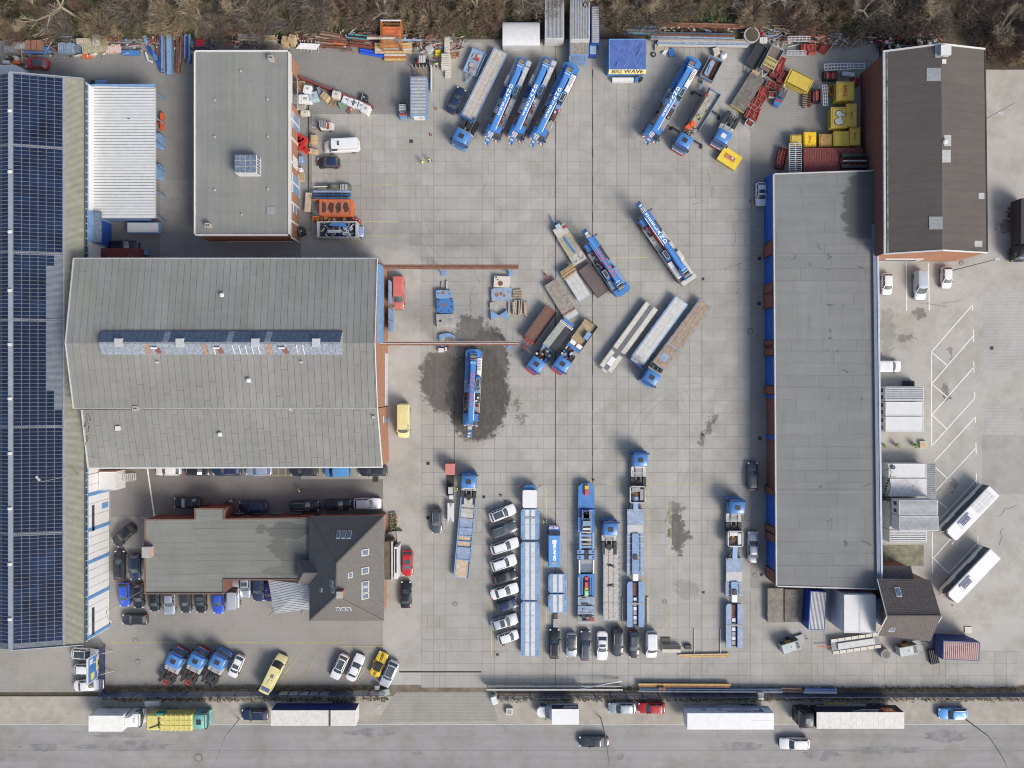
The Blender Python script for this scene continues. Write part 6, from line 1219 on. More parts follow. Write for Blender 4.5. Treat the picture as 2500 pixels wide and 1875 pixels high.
goose('short-coupled worn gooseneck trailer standing close to the long workshop',1793,(1362,1396,1420,1458,1474,1581.6),None,tx=1)
def ballast(px,py,ln_,label,seed):
 x,y=W(px,py,2);t=T();mb=MB();h2=1.25
 for(a,b_,c,d_)in((-ln_/2,-h2,ln_/2,-h2+.12),(-ln_/2,h2-.12,ln_/2,h2),(-ln_/2,-h2,-ln_/2+.12,h2),(ln_/2-.12,-h2,ln_/2,h2)):mb.box(a,b_,1.1,c,d_,2.0,WTRIM)
 mb.box(-ln_/2+.12,-h2+.12,1.1,ln_/2-.12,h2-.12,1.3,M('ballast_floor',(.25,.2,.15),.9));t.part('box',mb);rr=random.Random(seed);mb=MB()
 mb.box(-.9,-.95,1.3,.9,-.4,1.95,GREY if seed==1 else WTRIM);mb.box(.5,-.4,1.3,ln_/2-.2,.9,1.9,GREY if seed==1 else WTRIM);mb.box(-.9,.5,1.3,-.1,1.0,1.8,DARK)
 for k in range(8):a=rr.uniform(-.8,.4);mb.blob((a,rr.uniform(-.3,.4),1.4),.2,.15,.12,[WOOD,RUST,M('amber_machine')][k%3],6,3)
 t.part('load',mb);inst(t,'ballast_box',label,'ballast box',x,y,90)
ballast(1557,1208,2.75,'white framed ballast box with grey blocks behind the tall blue tractor',1);ballast(1796,1316,2.5,'white framed ballast box with white blocks behind the right hand tractor',2)
x,y,_,_=vert(1540,1586,1106,1196,2.2);inst(tractor('plain',6.6,'grey',3.4),'tractor_unit','tall blue tractor unit heading the gooseneck trailer, furthest up the south bay','truck',x-.1,y,90)
x,y,_,_=vert(1772,1823,1223,1306,2.2);inst(tractor('plain',6.4,'grey',3.4),'tractor_unit','tall blue tractor unit at the head of the worn gooseneck trailer near the workshop','truck',x-.1,y,90)
x,y,L_,an_=mid((1126,1412),(1144,1214),1.1);t=T();X=lambda f:-L_/2+L_*f
mb=MB();mb.box(X(0),-1.3,.6,X(1),1.3,.95,BLUE2);t.part('frame',mb)
for(a,b_,m_,z)in((.01,.22,M('timber_well',(.48,.38,.28),.85,var=.2,nsc=2,dirt=.3,dcol=(.2,.12,.08)),1.0),(.24,.38,BLUEW,1.15),(.385,.52,M('timber_well'),1.0),(.53,.62,BLUEW,1.15),(.625,.73,BLUEW,1.12),(.74,.99,M('grey_fibre_deck',(.42,.41,.38),.8,var=.15,dirt=.4),1.1)):
 mb=MB();mb.box(X(a),-1.05,.95,X(b_),1.05,z,m_);t.part('deck_section',mb)
for s_ in(-1,1):mb=MB();mb.box(X(0),s_*1.12,.95,X(1),s_*1.3,1.2,BLUE2);t.part('side_beam',mb)
for f in(.23,.38,.455,.525,.62,.735,.86):mb=MB();mb.box(X(f)-.08,-1.25,1.1,X(f)+.08,1.25,1.22,BLUE2 if f<.7 else GREY);t.part('cross_beam',mb)
axles(t,(X(.1),X(.2),X(.34),X(.46)),2.6,.4);inst(t,'low_loader','blue low loader with timber wells beside the fuel point','trailer',x,y,an_)
x,y,L_,an_=mid((1142.5,1232),(1145,1157),2.2);inst(tractor('plain',5.4,'grey',3.3),'tractor_unit','blue tractor unit being refuelled at the fuel point','truck',x,y,an_)
x,y,L_,an_=mid(Z(1,2,612,622),Z(1,2,425,325),1.0);t=T();SAND=M('dusty_tan_deck',(.34,.31,.235),.85,var=.2,dirt=.4,dcol=(.22,.19,.13))
mb=MB();mb.box(-L_/2,-1.2,.55,L_/2-1.6,1.2,.95,SAND);mb.box(-L_/2,-1.22,.95,-L_/2+1.6,1.22,1.0,M('pale_grey_deck',(.45,.44,.40),.8,dirt=.3));mb.box(L_/2-1.6,-1.1,.6,L_/2,1.1,1.15,M('pale_grey_deck'));t.part('deck',mb);mb=MB()
mb.bar((-L_/2+1.8,-.05,1.05),(L_/2-2.0,.15,1.05),.35,.12,BLUE);t.part('blue_tool_beam',mb);mb=MB()
for s_ in(-.6,.6):
 pts=[Vector((-L_/2+.9+.5*cos(a),s_+.4*sin(a),1.05))for a in[i*.7 for i in range(7)]];mb.tube(pts,.035,5,DARK)
t.part('hose',mb);mb=MB();mb.bar((L_/2,-.3,.7),(L_/2+2.2,0,.6),.12,.12,BLUEW);mb.bar((L_/2,.3,.7),(L_/2+2.2,0,.6),.12,.12,BLUEW);mb.box(L_/2-.5,-.4,1.1,L_/2+.4,.4,1.3,M('pale_blue_box',(.35,.45,.5),.5));t.part('drawbar',mb);mb=MB();mb.box(L_/2-.8,-1.2,.9,L_/2-.4,-.5,1.3,RED);t.part('red_fitting',mb)
axles(t,(-2.6,-1.4,L_/2-.7),2.4,.4);inst(t,'drawbar_trailer','dusty tan low trailer with a bright blue beam lying on it','trailer',x,y,an_)
def flat(a,b_,w_,z,m_,base,name,label,bar_=None,extra=None,cat='trailer',ax=True):
 x,y,L_,an_=mid(a,b_,z);t=T();mb=MB();mb.box(-L_/2,-w_/2,z-.25,L_/2,w_/2,z-.02,base);t.part('frame',mb);mb=MB();mb.box(-L_/2+.05,-w_/2+.05,z-.02,L_/2-.05,w_/2-.05,z+.02,m_);t.part('deck',mb)
 if bar_:mb=MB();mb.bar((L_/2,.35,.6),(L_/2+bar_[0],0,.55),.12,.12,bar_[1]);mb.bar((L_/2,-.35,.6),(L_/2+bar_[0],0,.55),.12,.12,bar_[1]);mb.cyl((L_/2+bar_[0],0,.5),(L_/2+bar_[0]+.3,0,.5),.12,8,DARK);t.part('drawbar',mb)
 if extra:extra(t,L_,w_,z)
 if ax:axles(t,(-L_/2+1.2,L_/2-1.2),w_,.4)
 return inst(t,name,label,cat,x,y,an_)
def ex1(t,L_,w_,z):
 for k in range(4):mb=MB();mb.box(-L_/2-.9+k*.3,-w_/2,z-.1-.12*(3-k),-L_/2-.62+k*.3+.02,w_/2,z-.02-.1*(3-k),GREYL);t.part('ramp_board',mb)
 mb=MB();mb.box(-L_/2+.2,-w_/2,z,-L_/2+.28,w_/2,z+.1,RED);t.part('red_edge',mb)
flat(Z(1,2,520,1050),Z(1,2,357,788),2.4,1.0,M('weathered_grey_deck',(.24,.22,.19),.9,var=.35,nsc=2.5,dirt=.5,dcol=(.32,.28,.22)),GREY,'flat_trailer','weathered grey deck trailer with a silver ramp and red drawbar',(1.5,RED),ex1)
flat(Z(1,2,807,893),Z(1,2,640,660),2.35,.9,M('dark_brown_plate',(.115,.09,.085),.7,var=.15,nsc=1.5,dirt=.4,dcol=(.2,.18,.16)),DARK,'flat_trailer','plain dark brown steel platform beside the small crane')
def ex2(t,L_,w_,z):
 for i in range(4):
  for j in range(3):mb=MB();mb.box(-L_/2+.35+i*(L_-2.0)/4,-w_/2+.12+j*(w_-.2)/3,z+.02,-L_/2+.28+(i+1)*(L_-2.0)/4,-w_/2+.05+(j+1)*(w_-.2)/3,z+.07,M('pale_deck_board'));t.part('deck_panel',mb)
 rr=random.Random(3)
 for k in range(8):mb=MB();yy=L_/2-1.4+k*.2;mb.bar((yy,-w_/2-rr.random()*.3,z+.12+(k%2)*.12),(yy-.15,w_/2+rr.random()*.2,z+.12+(k%2)*.12),.16,.12,[WOODL,WOOD,M('golden_timber',(.5,.33,.13),.8,var=.3,nsc=4)][k%3]);t.part('timber_baulk',mb)
flat(Z(1,2,650,930),Z(1,2,488,672),2.3,1.0,GREYL,BLUE2,'flat_trailer','blue framed trailer with pale panels and a stack of timber baulks',None,ex2)
def ex3(t,L_,w_,z):
 for k in range(8):mb=MB();a=-L_/2+.1+k*(L_-.2)/8;mb.box(a+.03,-w_/2+.1,z+.02,a+(L_-.2)/8-.03,w_/2-.1,z+.06,PLANKR);t.part('floor_board',mb)
 mb=MB();
 for s_ in(-1,1):mb.box(-L_/2,s_*(w_/2-.05),z,L_/2,s_*w_/2,z+.45,M('dark_dropside',(.1,.1,.12),.6));
 t.part('dropside',mb);mb=MB();mb.box(L_/2-.3,-w_/2+.3,z+.06,L_/2-.05,w_/2-.2,z+.5,RED);mb.box(-L_/2+.4,-w_/2+.4,z+.06,-L_/2+.55,w_/2-.3,z+.16,RED);t.part('red_board',mb)
flat(Z(1,2,369,1017),Z(1,2,172,1295),2.35,1.1,PLANKR,DARK,'dropside_trailer','red-brown dropside trailer with crosswise boards and red drawbar',(1.6,RED),ex3)
for i,(a,b_,lb)in enumerate((((508,1135),(195,1540),'blue ballast lorry with a black and grey load box, left of a pair'),((710,1130),(415,1540),'blue ballast lorry with a sandy open bed, right of a pair'))):
 x,y,L_,an_=mid(Z(1,2,*a),Z(1,2,*b_),1.8);t=T();x1=L_/2;cab(t,x1-2.35,2.3,2.5,3.1,BLUE,'red',DARK);rr=random.Random(i+4)
 mb=MB();mb.box(-x1,-.45,.6,x1-2,.45,1.05,M('red_chassis'));t.part('chassis',mb);mb=MB()
 for k in range(22):a_=x1-4.6+rr.random()*2.0;b2=rr.uniform(-1.1,.8);mb.box(a_,b2,1.1,a_+rr.uniform(.2,.6),b2+rr.uniform(.2,.5),1.3+rr.random()*.6,[DARK,BLUE2,GREY,BLUED,DARK,GREYL][k%6])
 mb.cyl((x1-2.8,-1.0,1.1),(x1-2.8,-1.0,2.3),.2,10,BEIGE);mb.cyl((x1-3.4,.3,1.2),(x1-3.4,1.1,1.2),.3,12,DARK);t.part('engine_and_winch',mb)
 mb=MB();bz=x1-4.7
 if i==0:
  mb.box(-x1+.6,-1.22,1.1,bz,0,1.5,M('grey_ballast_slab',(.30,.31,.29),.8,dirt=.2));mb.box(-x1+.6,.05,1.1,bz,1.22,1.45,M('black_ballast_slab',(.035,.04,.045),.6));mb.box(bz,-1.25,1.1,bz+.12,1.25,1.6,BLUE);mb.box(-x1+.2,-1.25,1.2,-x1+.6,1.25,1.75,WTRIM)
  for k in range(9):mb.box(-x1+.28,-1.1+k*.25,1.75,-x1+.5,-.98+k*.25,1.77,DARK)
  mb.box(-x1-.35,-1.0,1.0,-x1+.15,1.0,1.6,BLUE)
 else:
  mb.box(-x1,-1.25,1.0,bz,1.25,1.1,M('sandy_bed',(.34,.26,.15),.9,var=.3,nsc=1.5,dirt=.6,dcol=(.3,.3,.27)));mb.box(-x1,-1.25,1.0,-x1+.08,1.25,1.5,DARK);mb.box(-x1,.0+1.17,1.0,bz,1.25,1.5,DARK);mb.box(bz-1.0,-1.1,1.1,bz-.3,-.1,1.6,WHITED);mb.box(bz-1.0,.15,1.1,bz-.3,1.1,1.6,WHITED);mb.box(bz-1.0,-.1,1.1,bz-.6,.15,1.5,RED);mb.box(-x1+1.6,.3,1.1,-x1+2.9,1.1,1.9,BLUE2);mb.box(bz-.2,-1.2,1.1,bz+.3,1.2,1.5,BLUE)
 t.part('load_bed',mb);axles(t,(x1-1.4,x1-3.0,-x1+1.2,-x1+2.5));inst(t,'ballast_lorry',lb,'truck',x,y,an_)
x,y,L_,an_=mid(Z(0,1,1905,425),Z(0,1,1822,620),1.0);t=T();mb=MB();mb.box(-L_/2,-1.2,.6,L_/2,1.2,.85,BLUEW);t.part('deck',mb);mb=MB();rr=random.Random(3)
for k in range(9):a_=rr.uniform(-1.4,1.2);mb.box(a_,rr.uniform(-.7,.1),.85,a_+rr.uniform(.3,.8),rr.uniform(.2,.8),1.0+rr.random()*.25,[CONC,PLANKG,GREY,RED][k%4]if k<8 else RED)
t.part('cargo',mb);mb=MB();mb.bar((L_/2,.5,.7),(L_/2+1.6,0,.6),.14,.14,BLUE2);mb.bar((L_/2,-.5,.7),(L_/2+1.6,0,.6),.14,.14,BLUE2);t.part('drawbar',mb)
mb=MB()
for s_ in(-1,1):mb.box(-L_/2,s_*1.15,.85,L_/2,s_*1.22,1.15,BLUE2)
mb.box(-L_/2,-1.2,.85,-L_/2+.07,1.2,1.1,BLUE2);t.part('side_board',mb);axles(t,(-.7,.6),2.4,.35);inst(t,'small_trailer','small blue trailer loaded with stained slabs above the dark blue saloon','trailer',x,y,an_)
x,y,L_,an_=mid(Z(0,2,1757,500),Z(0,2,1668,668),1.1);t=T();mb=MB();w_=2.35;mb.box(-L_/2,-w_/2,.6,L_/2,w_/2,.8,RUST)
for s_ in(-1,1):mb.box(-L_/2,s_*(w_/2-.07),.8,L_/2,s_*w_/2,1.5,BLUE2)
for xx in(-L_/2,L_/2-.07):mb.box(xx,-w_/2,.8,xx+.07,w_/2,1.5,BLUE2)
t.part('tub',mb);mb=MB();mb.box(-1.4,-.7,.8,1.3,.1,1.2,BLUEW,ch=.25);mb.cyl((-1,.5,.95),(1.1,.6,.95),.1,8,RUST);mb.bar((-.5,-.4,1.25),(.9,-.2,1.25),.15,.1,BLUE2);t.part('cargo',mb);mb=MB();mb.bar((L_/2,0,.7),(L_/2+1.7,0,.6),.2,.14,BLUE2);mb.cyl((L_/2+.4,-.5,.4),(L_/2+.4,-.2,.4),.25,10,TYRE);t.part('drawbar',mb)
axles(t,(-.2,),2.5,.35);inst(t,'tub_trailer','open blue tub trailer with rusty floor and a blue lifting yoke inside','trailer',x,y,an_)
def bus(cx,cy,label,grid):
 x,y=W(cx,cy,3.0);t=T();L_,w_=10.3,2.45;x1=L_/2;mb=MB()
 pl=[(-x1,-w_/2),(x1-.35,-w_/2),(x1,-w_/2+.4),(x1,w_/2-.4),(x1-.35,w_/2),(-x1,w_/2)];k=[(a*.985,b_*.92)for a,b_ in pl]
 mb.prism(pl,.35,1.25,WHITE);mb.prism(pl,2.55,2.85,M('navy_roof_edge',(.02,.03,.10),.35));mb.prism(pl,2.85,3.05,WHITE,k);t.part('body',mb)
 mb=MB();mb.prism([(a*.992,b_*.985)for a,b_ in pl],1.25,2.55,M('bus_interior_dark',(.02,.025,.03),.5));t.part('cabin',mb)
 for s_ in(-1,1):
  for i in range(6):mb=MB();a=-x1+.5+i*1.6;mb.box(a,s_*w_/2*.99,1.3,a+1.5,s_*w_/2,2.5,GLASS);t.part('side_window',mb)
  mb=MB();mb.box(-x1+1.9,s_*w_/2,.4,-x1+3.8,s_*(w_/2+.02),1.5,WHITE);mb.box(x1-3.4,s_*w_/2,.4,x1-1.6,s_*(w_/2+.02),1.5,WHITE);t.part('wheel_arch_panel',mb)
 mb=MB();mb.add([(x1+.01,-w_/2+.4,1.1),(x1+.01,w_/2-.4,1.1),(x1-.12,w_/2-.45,2.6),(x1-.12,-w_/2+.45,2.6)],[[0,1,2,3]],GLASS);t.part('windscreen',mb)
 for s_ in(-1,1):mb=MB();mb.bar((x1-.1,s_*(w_/2-.1),2.6),(x1+.5,s_*(w_/2+.1),2.3),.06,.06,WTRIM);mb.box(x1+.4,s_*(w_/2),1.7,x1+.55,s_*(w_/2+.25),2.3,WTRIM);t.part('mirror_arm',mb)
 mb=MB();mb.box(.4,-.75,3.05,2.9,.75,3.3,WHITE,ch=.15,tp=.08);mb.box(.8,-.62,3.3,2.6,-.12+.3,3.32,M('navy_fan_plate',(.08,.07,.2),.5));t.part('air_conditioner',mb)
 for i in range(3):mb=MB();mb.cyl((1.1+i*.6,-.2,3.32),(1.1+i*.6,-.2,3.38),.2,12,GREYL);mb.cyl((1.1+i*.6,-.2,3.38),(1.1+i*.6,-.2,3.39),.13,10,DARK);t.part('fan',mb)
 if grid:
  for i in range(5):
   for j in range(3):mb=MB();mb.box(-x1+.7+i*.78,-.95+j*.62,3.05,-x1+1.4+i*.78,-.42+j*.62,3.08,M('translucent_roof_tray',(.55,.56,.56),.3,var=.2,nsc=4));t.part('roof_tray',mb)
 axles(t,(x1-2.5,-x1+2.8),2.5,.46);inst(t,'coach',label,'bus',x,y,226.3)
bus(2374.5,1253.9,'white bus with a grid of trays on its roof, upper of two',True);bus(2377.5,1407.4,'white bus with a plain clean roof behind the fan unit, lower of two',False)
def rbox(x0,x1,y0,y1,h):a,b_=P(x0,y1,h),P(x1,y0,h);return a.x,a.y,b_.x,b_.y
def box_body(t,x0,y0,x1,y1,z0,z1,top,side,nm='cargo_box'):
 mb=MB();mb.box(x0,y0,z0,x1,y1,z1,side);q_=t.part(nm,mb);mb=MB();mb.box(x0-.01,y0-.01,z1,x1+.01,y1+.01,z1+.05,top);t.part('roof_panel',mb,of=q_);return q_
ZR=-.08+.11
a=rbox(217,299.5,1747,1785.5,3.8);cx,cy=(a[0]+a[2])/2,(a[1]+a[3])/2;t=T();lx_,ly_=(a[2]-a[0])/2,(a[3]-a[1])/2
box_body(t,-lx_,-ly_,lx_,ly_,.95,3.8,WHITED,WHITE);cab(t,lx_+.25,2.0,2.3,2.7,WHITE,'',GREYL,WTRIM,False);mb=MB();mb.box(lx_-.1,-.9,2.4,lx_+1.1,.9,3.3,WHITE,tp=.25);t.part('wind_deflector',mb)
mb=MB();mb.box(-.4,ly_,2.3,1.4,ly_+.02,2.7,M('pale_blue_logo',(.45,.5,.62),.5));t.part('side_logo',mb);mb=MB();mb.box(-lx_,-.4,.6,lx_+2,.4,.95,GREY);t.part('chassis',mb);axles(t,(lx_+1.2,-lx_+1.6),2.3,.42)
inst(t,'box_truck','white box truck with roof spoiler parked at the left of the road','truck',cx,cy,0,z=ZR)
a=rbox(354.5,468,1746,1785,3.3);cx,cy=(a[0]+a[2])/2,(a[1]+a[3])/2;t=T();lx_,ly_=(a[2]-a[0])/2,(a[3]-a[1])/2;YP=M('refuse_yellow',(.56,.50,.16),.55,var=.1,dirt=.3,dcol=(.45,.4,.2));TQ=M('turquoise_cab',(.15,.38,.35),.45,var=.08)
mb=MB();mb.box(-lx_+2.3,-ly_,1.0,lx_,ly_,3.2,YP,tp=.15);t.part('hopper_body',mb);mb=MB();mb.box(-lx_,-ly_,.8,-lx_+2.2,ly_,3.1,YP,ch=.2,tp=.2);t.part('tail_loader',mb)
for k in range(7):mb=MB();xx=-lx_+2.5+k*(2*lx_-2.8)/6;mb.box(xx-.05,-ly_-.05,1.0,xx+.05,ly_+.05,3.28,YP);t.part('rib',mb)
for yy in(-.45,.4):mb=MB();mb.box(-lx_+2.3,yy-.04,3.2,lx_,yy+.04,3.27,YP);t.part('lengthwise_rib',mb)
mb=MB();mb.box(-lx_+1.6,ly_-.05,2.0,-lx_+2.9,ly_+.25,3.2,M('dark_green_panel',(.02,.18,.16),.5));t.part('green_side_plate',mb);mb=MB();mb.bar((-lx_+.6,-.9,3.15),(-lx_+2.6,-.2,3.25),.1,.1,DARK);mb.bar((-lx_+2.1,.9,3.2),(-lx_+2.2,-.9,3.2),.1,.1,DARK);mb.bar((-lx_+.1,.7,2.6),(-lx_-.3,1.1,1.2),.3,.3,GREYL);t.part('hydraulic_lines',mb)
mb=MB();mb.box(-lx_,-.4,.55,lx_+2,.4,1.0,GREY);t.part('chassis',mb);cab(t,lx_+.05,2.15,2.4,2.9,TQ,'',DARK,TQ,False);axles(t,(lx_+1.3,-lx_+2.2,-lx_+3.5),2.4,.46)
inst(t,'refuse_truck','yellow ribbed refuse lorry with a turquoise cab on the road','truck',cx,cy,0,z=ZR)
def semi(x0,x1,y0,y1,top,side,label,text=None,extra=None,group=None,name='semi_trailer',ht=4.0):
 a=rbox(x0,x1,y0,y1,ht);cx,cy=(a[0]+a[2])/2,(a[1]+a[3])/2;t=T();lx_,ly_=(a[2]-a[0])/2,(a[3]-a[1])/2;bx_=box_body(t,-lx_,-ly_,lx_,ly_,1.15,ht,top,side)
 mb=MB();mb.box(-lx_,-.45,.85,lx_,.45,1.15,DARK);t.part('chassis',mb)
 for s_ in(-1,1):mb=MB();mb.box(-1.0,s_*(ly_-.1),.5,2.4,s_*ly_,1.0,GREYL);t.part('side_guard',mb)
 axles(t,(lx_-2.1,lx_-3.4,lx_-4.7),2.5,.5)
 if extra:extra(t,lx_,ly_)
 e=inst(t,name,label,'trailer',cx,cy,0,z=ZR,group=group)
 for(s,sz,m_,x_,z_,sx)in(text or[]):put_text(s,sz,m_,e,(x_,ly_+.015,z_),(pi/2,0,pi),sx)
 return e
STAIN=M('stained_white_roof',(.58,.57,.54),.6,var=.08,nsc=1.2,dirt=.75,dcol=(.38,.35,.30))
def exA(t,lx_,ly_):
 mb=MB();mb.box(lx_-4.3,-ly_,4.05,lx_-4.0,ly_,4.09,M('dark_roof_gap',(.05,.045,.04),.9,var=.4));t.part('roof_gap',mb)
 for k in range(9):mb=MB();mb.box(-lx_+1.4*k+.3,-ly_+.05,4.05,-lx_+1.4*k+.36,ly_-.05,4.065,WTRIM);t.part('roof_bow',mb)
 mb=MB();mb.box(lx_,-ly_,1.2,lx_+.06,ly_,4.0,WHITE);t.part('rear_door',mb)
semi(662,868,1734,1771.5,STAIN,M('navy_curtain',(.015,.035,.16),.5,var=.1),'uncoupled trailer with navy blue side and stained white roof',None,exA)
def exB(t,lx_,ly_):
 mb=MB();mb.box(lx_-3.4,-.15,4.05,lx_-.3,.08,4.08,WHITE);t.part('roof_strip',mb)
 for k in range(22):mb=MB();mb.box(-lx_+.1+k*.61,ly_,1.1,-lx_+.58+k*.61,ly_+.03,1.45,GREYL);t.part('curtain_strap_panel',mb)
 mb=MB();mb.box(-lx_,ly_,1.5,lx_,ly_+.012,1.75,M('band_blue',(.03,.08,.30),.5));t.part('blue_band',mb)
 mb=MB();rr=random.Random(3)
 for k in range(4):xx=-lx_+1.3+k*1.25;mb.add([(xx,ly_+.016,2.2),(xx+.9,ly_+.016,2.3),(xx+.7,ly_+.016,3.1),(xx+.1,ly_+.016,2.9)],[[0,1,2,3]],M('grey_blue_print',(.25,.28,.36),.5)if k%2 else M('pale_print',(.55,.58,.62),.5))
 mb.prism([(lx_-1.9,ly_+.014),(lx_-1.5,ly_+.014),(lx_-1.5,ly_+.02),(lx_-1.9,ly_+.02)],2.2,3.4,M('band_blue'));t.part('printed_emblems',mb)
semi(1678,1889,1741,1780.5,M('clean_white_roof',(.64,.65,.66),.5,var=.06,nsc=1,dirt=.25,dcol=(.5,.48,.45)),M('pale_blue_curtain',(.55,.60,.70),.5,var=.04),'uncoupled white trailer with pale blue curtain side and dark blue lettering',[('IMEX PIECHOTA',.75,M('letter_navy',(.03,.05,.2),.5),2.6,3.15,1.1),('TRANSPORT',.3,M('letter_pink',(.55,.2,.25),.5),2.6,2.5,2.),('www.imex-piechota.pl',.22,M('letter_navy'),2.6,2.1,1.2)],exB)
def exC(t,lx_,ly_):
 for k in range(15):mb=MB();mb.box(-lx_+.88*k+.3,-ly_+.05,4.05,-lx_+.88*k+.35,ly_-.05,4.065,WTRIM);t.part('roof_bow',mb)
 mb=MB();mb.box(lx_-3.1,ly_,2.3,lx_-1.1,ly_+.015,3.9,M('logo_orange',(.55,.15,.03),.5));t.part('orange_logo_panel',mb);mb=MB();mb.box(-lx_+2.5,ly_+.02,.5,-lx_+6.0,ly_+.06,.95,M('yellow_guard',(.6,.55,.08),.5));t.part('yellow_side_panel',mb)
 x0=-lx_-2.9;mb=MB();
e=semi(1993.5,2207,1738.5,1778.5,STAIN,M('black_curtain',(.012,.016,.04),.5,var=.1),'trailer with black side, orange logo panel and stained white roof',[('E1',1.1,LETW,5.0,3.1,1),('Spedition und Lagerei',.36,LETW,1.0,3.6,1.3),('Transporte europaweit',.26,LETW,2.0,3.05,1.3),('TEMPERATURGEFUEHRTE FRACHT',.3,LETW,-2.0,1.5,1.8)],exC)
x,y,_,_=vert(1938,1983,1730,1762,1.6);x_,y_=W(1962,1757,3.0);t=T();x1=2.6;BT=M('black_truck_paint',(.018,.02,.028),.4)
cab(t,.3,2.3,2.5,3.8,BT,'',M('blue_grey_hatch',(.12,.16,.22),.4),BT,True);mb=MB();mb.box(-3.2,-.45,.6,.6,.45,1.0,DARK);t.part('chassis',mb);axles(t,(1.3,-2.2),2.5,.5)
mb=MB();mb.prism([(.6,1.26),(1.9,1.26),(1.9,1.28),(.6,1.28)],2.0,3.1,RED);mb.box(.8,1.28,2.3,1.5,1.3,2.8,LETW);t.part('red_white_emblem',mb)
inst(t,'tractor_unit','black tractor unit with red emblem pulling the black sided trailer','truck',x_+1.75,y_+.1,180,z=ZR)
a=rbox(1347,1413,1731,1768.5,3.0);cx,cy=(a[0]+a[2])/2,(a[1]+a[3])/2;t=T();lx_,ly_=(a[2]-a[0])/2,(a[3]-a[1])/2
box_body(t,-lx_,-ly_,lx_,ly_,.7,3.0,M('bright_white_roof',(.68,.68,.68),.5,var=.03),WHITE);mb=MB();mb.box(-lx_+.05,ly_,1.4,lx_-.05,ly_+.015,2.95,M('anthracite_print',(.05,.055,.07),.5));t.part('dark_side_print',mb)
t2=car('van','white','',0,4.4,False);mb=MB();mb.prism([(-lx_,-ly_+.3),(-lx_-.9,-.85),(-lx_-1.9,-.8),(-lx_-2.3,-.45),(-lx_-2.3,.45),(-lx_-1.9,.8),(-lx_-.9,.85),(-lx_,ly_-.3)],.4,1.25,WHITE);t.part('cab',mb)
mb=MB();mb.prism([(-lx_+.05,-ly_+.25),(-lx_-.95,-.8),(-lx_-.95,.8),(-lx_+.05,ly_-.25)],1.25,2.3,WHITE,[(-lx_+.05,-ly_+.4),(-lx_-.35,-.7),(-lx_-.35,.7),(-lx_+.05,ly_-.4)]);mb.add([(-lx_-.98,-.74,1.3),(-lx_-.98,.74,1.3),(-lx_-.42,.66,2.25),(-lx_-.42,-.66,2.25)],[[3,2,1,0]],GLASS);t.part('windscreen_frame',mb)
for s_ in(-1,1):mb=MB();mb.box(-lx_-1.0,s_*.95,1.2,-lx_-.8,s_*1.2,1.4,DARK);t.part('mirror',mb)
axles(t,(-lx_-1.3,lx_-1.2),2.0,.34);e=inst(t,'luton_van','white box van with DIAMOND ENERGY on its dark side print','van',cx,cy,0,z=ZR)
put_text('DIAMOND',.5,LETW,e,(.9,ly_+.03,2.55),(pi/2,0,pi),1.1);put_text('ENERGY',.5,LETW,e,(.9,ly_+.03,1.95),(pi/2,0,pi),1.1)
x,y=W(2506,560,3);t=T();mb=MB();mb.box(-4.9,-1.25,.9,2.4,1.25,3.6,DARK);t.part('cargo_box',mb);cab(t,2.6,2.2,2.5,3.2,BT);axles(t,(-3.5,-2.2,3.9));inst(t,'parked_lorry','black lorry cut off by the right edge of the picture','truck',x,y,270)
def container(x0,x1,y0,y1,h,z0,top,side,label,rib='x',ang=0.,ridge=True,extra=None,name='container',cat='container',n=None,group=None):
 """px bounds of the roof at height h; rib: direction the roof ribs run"""
 a,b_=P(x0,y1,h),P(x1,y0,h);cx,cy=(a.x+b_.x)/2,(a.y+b_.y)/2;lx_,ly_=(b_.x-a.x)/2,(b_.y-a.y)/2
 e=thing(name,label,cat,cx,cy,0,ang,group);mb=MB();mb.box(-lx_,-ly_,z0+.12,lx_,ly_,h-.08,side)
 k=-lx_+.2
 while k<lx_-.2:mb.box(k,-ly_-.035,z0+.2,k+.12,-ly_,h-.2,side);mb.box(k,ly_,z0+.2,k+.12,ly_+.035,h-.2,side);k+=.3
 k=-ly_+.2
 while k<ly_-.2:mb.box(-lx_-.035,k,z0+.2,-lx_,k+.12,h-.2,side);mb.box(lx_,k,z0+.2,lx_+.035,k+.12,h-.2,side);k+=.3
 w_=put('wall',mb,e);mb=MB();mb.box(-lx_+.06,-ly_+.06,h-.08,lx_-.06,ly_-.06,h-.03,M('rib_groove',(.17,.17,.175),.7,dirt=.3)if ridge and(n or 6)>5 and top is not DKR else top);r_=put('roof',mb,e)
 if ridge:
  L1,L2=(lx_,ly_)if rib=='x' else(ly_,lx_);m_=n or max(3,int(2*L2/.34));mb=MB()
  for i in range(m_):
   q_=-L2+.12+(2*L2-.24)*(i+.15)/m_;q2=q_+(2*L2-.24)/m_*.55
   if rib=='x':mb.box(-L1+.12,q_,h-.03,L1-.12,q2,h+.03,top)
   else:mb.box(q_,-L1+.12,h-.03,q2,L1-.12,h+.03,top)
  o=link('roof_ribs',mb.mesh('roof_ribs'),r_)
 mb=MB()
 for s_ in(-1,1):mb.box(-lx_,s_*(ly_-.1),h-.1,lx_,s_*ly_,h+.02,side);mb.box(s_*(lx_-.1),-ly_+.1,h-.1,s_*lx_,ly_-.1,h+.018,side)
 put('top_rails',mb,e)
 if extra:extra(e,lx_,ly_,h)
 return e
WC=M('white_container',(.55,.56,.57),.5,var=.06,dirt=.2,dcol=(.4,.4,.39));GC_=M('grey_white_ribs',(.42,.44,.47),.5,.2,var=.12,dirt=.35)
DKR=M('dirty_red_container',(.20,.05,.045),.7,var=.3,nsc=2,dirt=.6,dcol=(.08,.035,.03));PNK=M('faded_pink_roof',(.50,.30,.28),.7,var=.12,dirt=.35)
